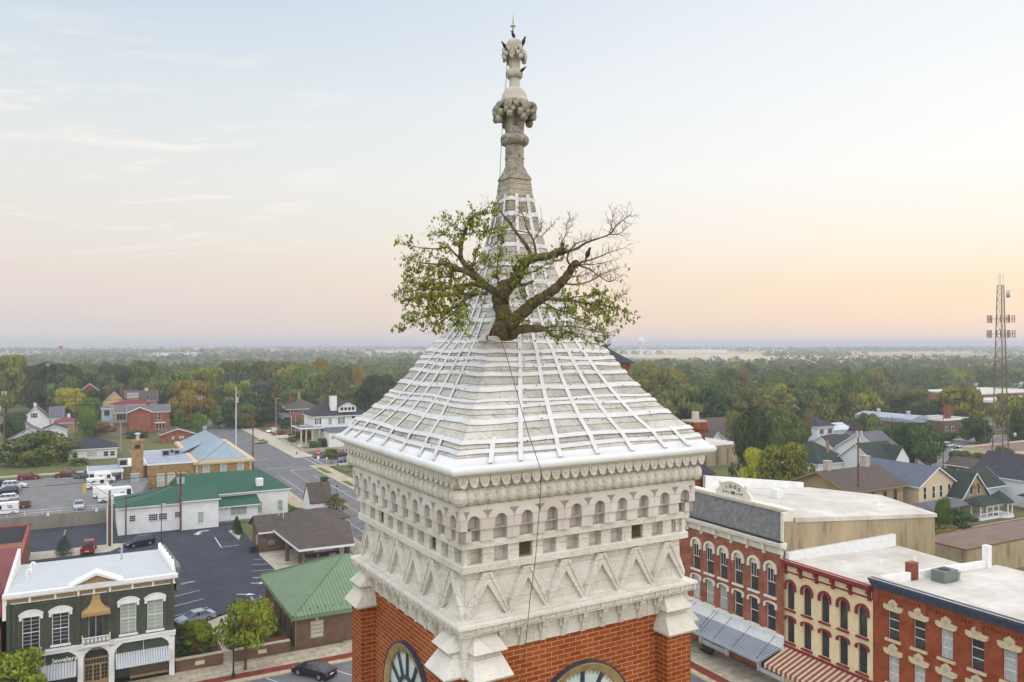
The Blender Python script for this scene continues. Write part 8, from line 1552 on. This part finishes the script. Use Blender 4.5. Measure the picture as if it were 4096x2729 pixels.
# trees of the wood beyond the houses: individuals near, one mass far
rng = np.random.default_rng(5); rw_ = random.Random(21)
bpy.context.view_layer.update()
def _fp(o):
    P_ = [c.matrix_world @ Vector(q) for c in o.children for q in c.bound_box] or [o.location]
    return (min(p.x for p in P_), max(p.x for p in P_), min(p.y for p in P_), max(p.y for p in P_))
HB = [_fp(o) for o in C.objects if o.parent is None and o.get('category') in ('house','hall','building','school','store','garage','car park','workshop','civic building','commercial building')]
def blocked(x, y, r=8):
    if 38 < x < 59 and y < 440: return True
    if any(a-r < x < b_+r and c-r-4 < y < d_+r for a, b_, c, d_ in HB): return True
    if any((x-a)**2+(y-b_)**2 < (c*.7+r*.55)**2 for a, b_, c in TAKEN): return True
    if x > 205 and y < 172 and x < 300 and y > 60: return True
    if 325 < x < 510 and 160 < y < 310: return True
    return False
def polar(ph, d): return d*math.sin(ph+TH)/math.cos(ph), d*math.cos(ph+TH)/math.cos(ph)   # ph from the line of sight, d depth
MM = ['leaf_green','leaf_olive','leaf_dark','leaf_green','leaf_olive','leaf_yellowgreen','leaf_blue','leaf_green','leaf_dark','leaf_green','leaf_olive','leaf_yellowgreen']
LM = [(20,'at the left edge'),(120,'above the white gabled house'),(230,'above the small yellow tree'),(340,'left of the crimson roof'),(470,'above the crimson roof'),(600,'right of the crimson roof'),(700,'left of the golden tree'),(800,'above the golden tree'),(900,'left of the flagpole'),(1000,'right of the flagpole'),(1100,'above the brown brick house'),(1220,'left of the white chimney'),(1340,'above the white house'),(1450,'beside the spire roof'),
(2560,'beside the church tower'),(2680,'right of the church tower'),(2800,'above the brick chimney'),(2920,'left of the rust brown tree'),(3030,'right of the rust brown tree'),(3150,'above the bright round tree'),(3270,'above the shuttered house'),(3390,'left of the curved roof'),(3510,'above the curved roof'),(3640,'behind the fire station'),(3760,'above the brick stack'),(3880,'left of the lattice mast'),(3990,'behind the lattice mast'),(4080,'at the right edge')]
n_ = 0; tries = 0; USED = set()
GL = {'leaf_green':'green','leaf_olive':'olive','leaf_dark':'dark green','leaf_yellowgreen':'yellow-green','leaf_blue':'blue-green','leaf_orange':'golden'}
while n_ < 215 and tries < 6000:
    tries += 1; ph = rad(rw_.uniform(-34.5, 34.5)); left = ph < rad(-6); dmin = 345 if left else (250 if ph > rad(9) else 330); d = dmin + (660-dmin)*rw_.random()**.8
    if -.20 < math.tan(ph) < .16: continue
    x, y = polar(ph, d)
    if blocked(x, y, 6.5): continue
    h = rw_.uniform(13, 20) if left else rw_.uniform(11, 17.5); w = h*rw_.uniform(.75,1.0); m_ = rw_.choice(MM); sd_ = 'left' if left else 'right'
    ux = 2048+F*math.tan(ph); lm = min(LM, key=lambda q: abs(q[0]-ux))[1]; rowd = 'front' if d < 420 else ('second' if d < 500 else ('third' if d < 580 else 'rear'))
    lb_ = '%s %s %s-row wood tree %s' % ('tall' if h > 16.5 else 'low', GL[m_], rowd, lm)
    if lb_ in USED: continue
    USED.add(lb_); tree(lb_, x, y, 0, w, h, m_, rw_.randrange(5), protos=PRS, group='trees of the %s wood' % sd_, clear=.07); n_ += 1
def far_wood(name, label, cells, leafn, lsize, hmin, hmax, mats, wr=(.8,1.1)):
    """one mass of far trees; cells: list of (x,y)"""
    P_, N_, S_, I_ = [], [], [], []
    for x, y in cells:
        h = rng.uniform(hmin, hmax); w = h*rng.uniform(*wr)*.5; p, nr = crown_pts(leafn, rng, 9, ns=.2); p = p*np.array([w, w, h*.47])+np.array([x, y, h*.05]); P_.append(p); N_.append(nr); S_.append(lsize*(.6+.8*rng.random(leafn))); I_.append(np.full(leafn, rng.integers(len(mats)), dtype=np.int32))
    P_ = np.concatenate(P_); o0 = np.array([P_[:,0].mean(), P_[:,1].mean(), 0]); me = quads_mesh(name, P_-o0, np.concatenate(N_), np.concatenate(S_), rng)
    for m_ in mats: me.materials.append(M['far_'+m_])
    me.polygons.foreach_set('material_index', np.concatenate(I_)); o = bpy.data.objects.new(name, me); C.objects.link(o); o.location = tuple(o0); tag(o, label, 'woodland', kind='stuff'); return o
def cells(d0, d1, p0, p1, step, skip=0., fn=None):
    out = []; d = d0
    while d < d1:
        st_ = step*(d/d0)**.35; a = rad(p0)
        while a < rad(p1):
            x, y = polar(a+rng.normal()*st_*.2/d, d+rng.normal()*st_*.25); a += st_*1.05/d*math.cos(a)**2
            if rng.random() < skip or (fn and not fn(x, y, d, a)) or (d < 700 and blocked(x, y, 5)): continue
            out.append((x, y))
        d += st_*.95
    return out
FMX = ['leaf_green','leaf_olive','leaf_dark','leaf_green','leaf_blue','leaf_yellowgreen','leaf_dark','leaf_bright']
far_wood('wood_canopy', 'continuous tree canopy of the town on the left beyond the nearer trees', cells(420,950,-35,2,14.5,.10), 170, 1.25, 13, 20, FMX)
far_wood('wood_canopy', 'continuous tree canopy on the right beyond the nearer trees', cells(430,950,2,35,14.5,.06), 170, 1.25, 13, 20, FMX)
gap = lambda x, y, d, a: noise.noise(Vector((x*.0028, y*.0028, 3))) > -.12 + (.1 if d > 1400 else 0)
far_wood('distant_wood', 'hazy distant woods and hedgerows on the left of the spire', cells(950,2300,-35,3,24,.1,gap), 42, 3.2, 12, 19, ['leaf_green','leaf_olive','leaf_dark'], (1.0,1.6))
gap2 = lambda x, y, d, a: d < 1150 or noise.noise(Vector((x*.0022, y*.0022, 8))) > .16
far_wood('distant_wood', 'hazy distant woods and lone trees on the right of the spire', cells(950,2600,3,35,24,.1,gap2), 42, 3.2, 12, 19, ['leaf_green','leaf_olive','leaf_dark'], (1.0,1.6))
gap3 = lambda x, y, d, a: noise.noise(Vector((x*.0006+math.floor(d/420)*.37, y*.0006, 5))) > .05
far_wood('tree_belts', 'faint tree belts between the far fields along the horizon', cells(2500,9000,-35,35,75,.05,gap3), 14, 11, 13, 20, ['leaf_green','leaf_dark'], (3.5,5.0))
# small far roofs among the trees
for i, (u, v, w, m_, lab) in enumerate(((1550-120,1520,14,'shingle_grey','tiny white gabled house among the trees left of the spire roof'),(120,1590,12,'shingle_dark','low dark roofed house behind the left edge pole'),(330,1405,60,'membrane_white','long pale store roof far left near the skyline'),(640,1408,90,'membrane_white','wide pale store roof in the distant shopping strip'),(760,1400,70,'membrane_white','second pale store in the distant shopping strip'),(860,1402,60,'membrane_white','third pale store in the distant shopping strip'),(1030,1436,20,'membrane_white','small white roof poking out of the distant trees'),(3010,1573,16,'membrane_white','white roof glimpsed below the rust coloured tree'),(3930,1556,12,'shingle_grey','little white gabled house beyond the distant car park'),(4075,1560,12,'shingle_brown','little house at the right edge beyond the school'),(3280,1600,12,'shingle_dark','dark roofed house in the shade of the olive trees'),(2900,1640,12,'shingle_dark','dark roof behind the brick chimney'),(1390,1590,12,'shingle_brown','brown roof in the trees left of the dark round tree'),(90,1560,11,'shingle_brown','brown roof below the tall tree at the left edge'))):
    x, y = G(u, v); big = w > 18
    house('industrial_shed' if big else 'small_house', lab, 'store' if big else 'house', x-w/2, y-w*.25, x+w/2, y+w*.25, 7 if big else 5, 'block_white', m_, roof='flat' if big else 'gable', rise=.8 if big else 2.6, ov=.4, axis='y' if not big else 'x')
for lab, u, v, c_ in (('distant red sign on a tall pole at the left skyline', 243, 1390, 'sign_red'), ('distant yellow arched sign in the shopping strip', 757, 1396, 'paint_yellow'), ('distant dark red sign in the shopping strip', 807, 1402, 'car_red')):
    x, y, z = AT(u, v, 1500); t_ = thing('sign_tower', lab, 'sign', (x, y, 0)); mb = MB(); mb.box(x-.6, x+.6, y-.6, y+.6, 0, z-3); mb.build('mast', 'galv', t_); mb = MB(); mb.rings([[(x+4*math.cos(k*.524), y+q, z+3.6*math.sin(k*.524)) for k in range(12)] for q in (-1, 1)]); mb.build('sign_face', c_, t_)
# ================================================================ haze
hm = bpy.data.materials.new('haze'); hm.use_nodes = True; t = hm.node_tree; t.nodes.clear(); pv_ = N(t, 'ShaderNodeVolumePrincipled'); pv_.inputs['Color'].default_value = (.77,.80,.88,1); pv_.inputs['Density'].default_value = HAZE_D; pv_.inputs['Anisotropy'].default_value = .1
ou = N(t, 'ShaderNodeOutputMaterial'); t.links.new(pv_.outputs[0], ou.inputs['Volume']); M['haze'] = hm
mb = MB(); mb.box(-13000, 13000, -300, 13000, -1.2, 56); hb = mb.build('haze', 'haze', None); hb['kind'] = 'stuff'; hb['label'] = 'thin pale morning haze lying over the town and fields'; hb['category'] = 'haze'
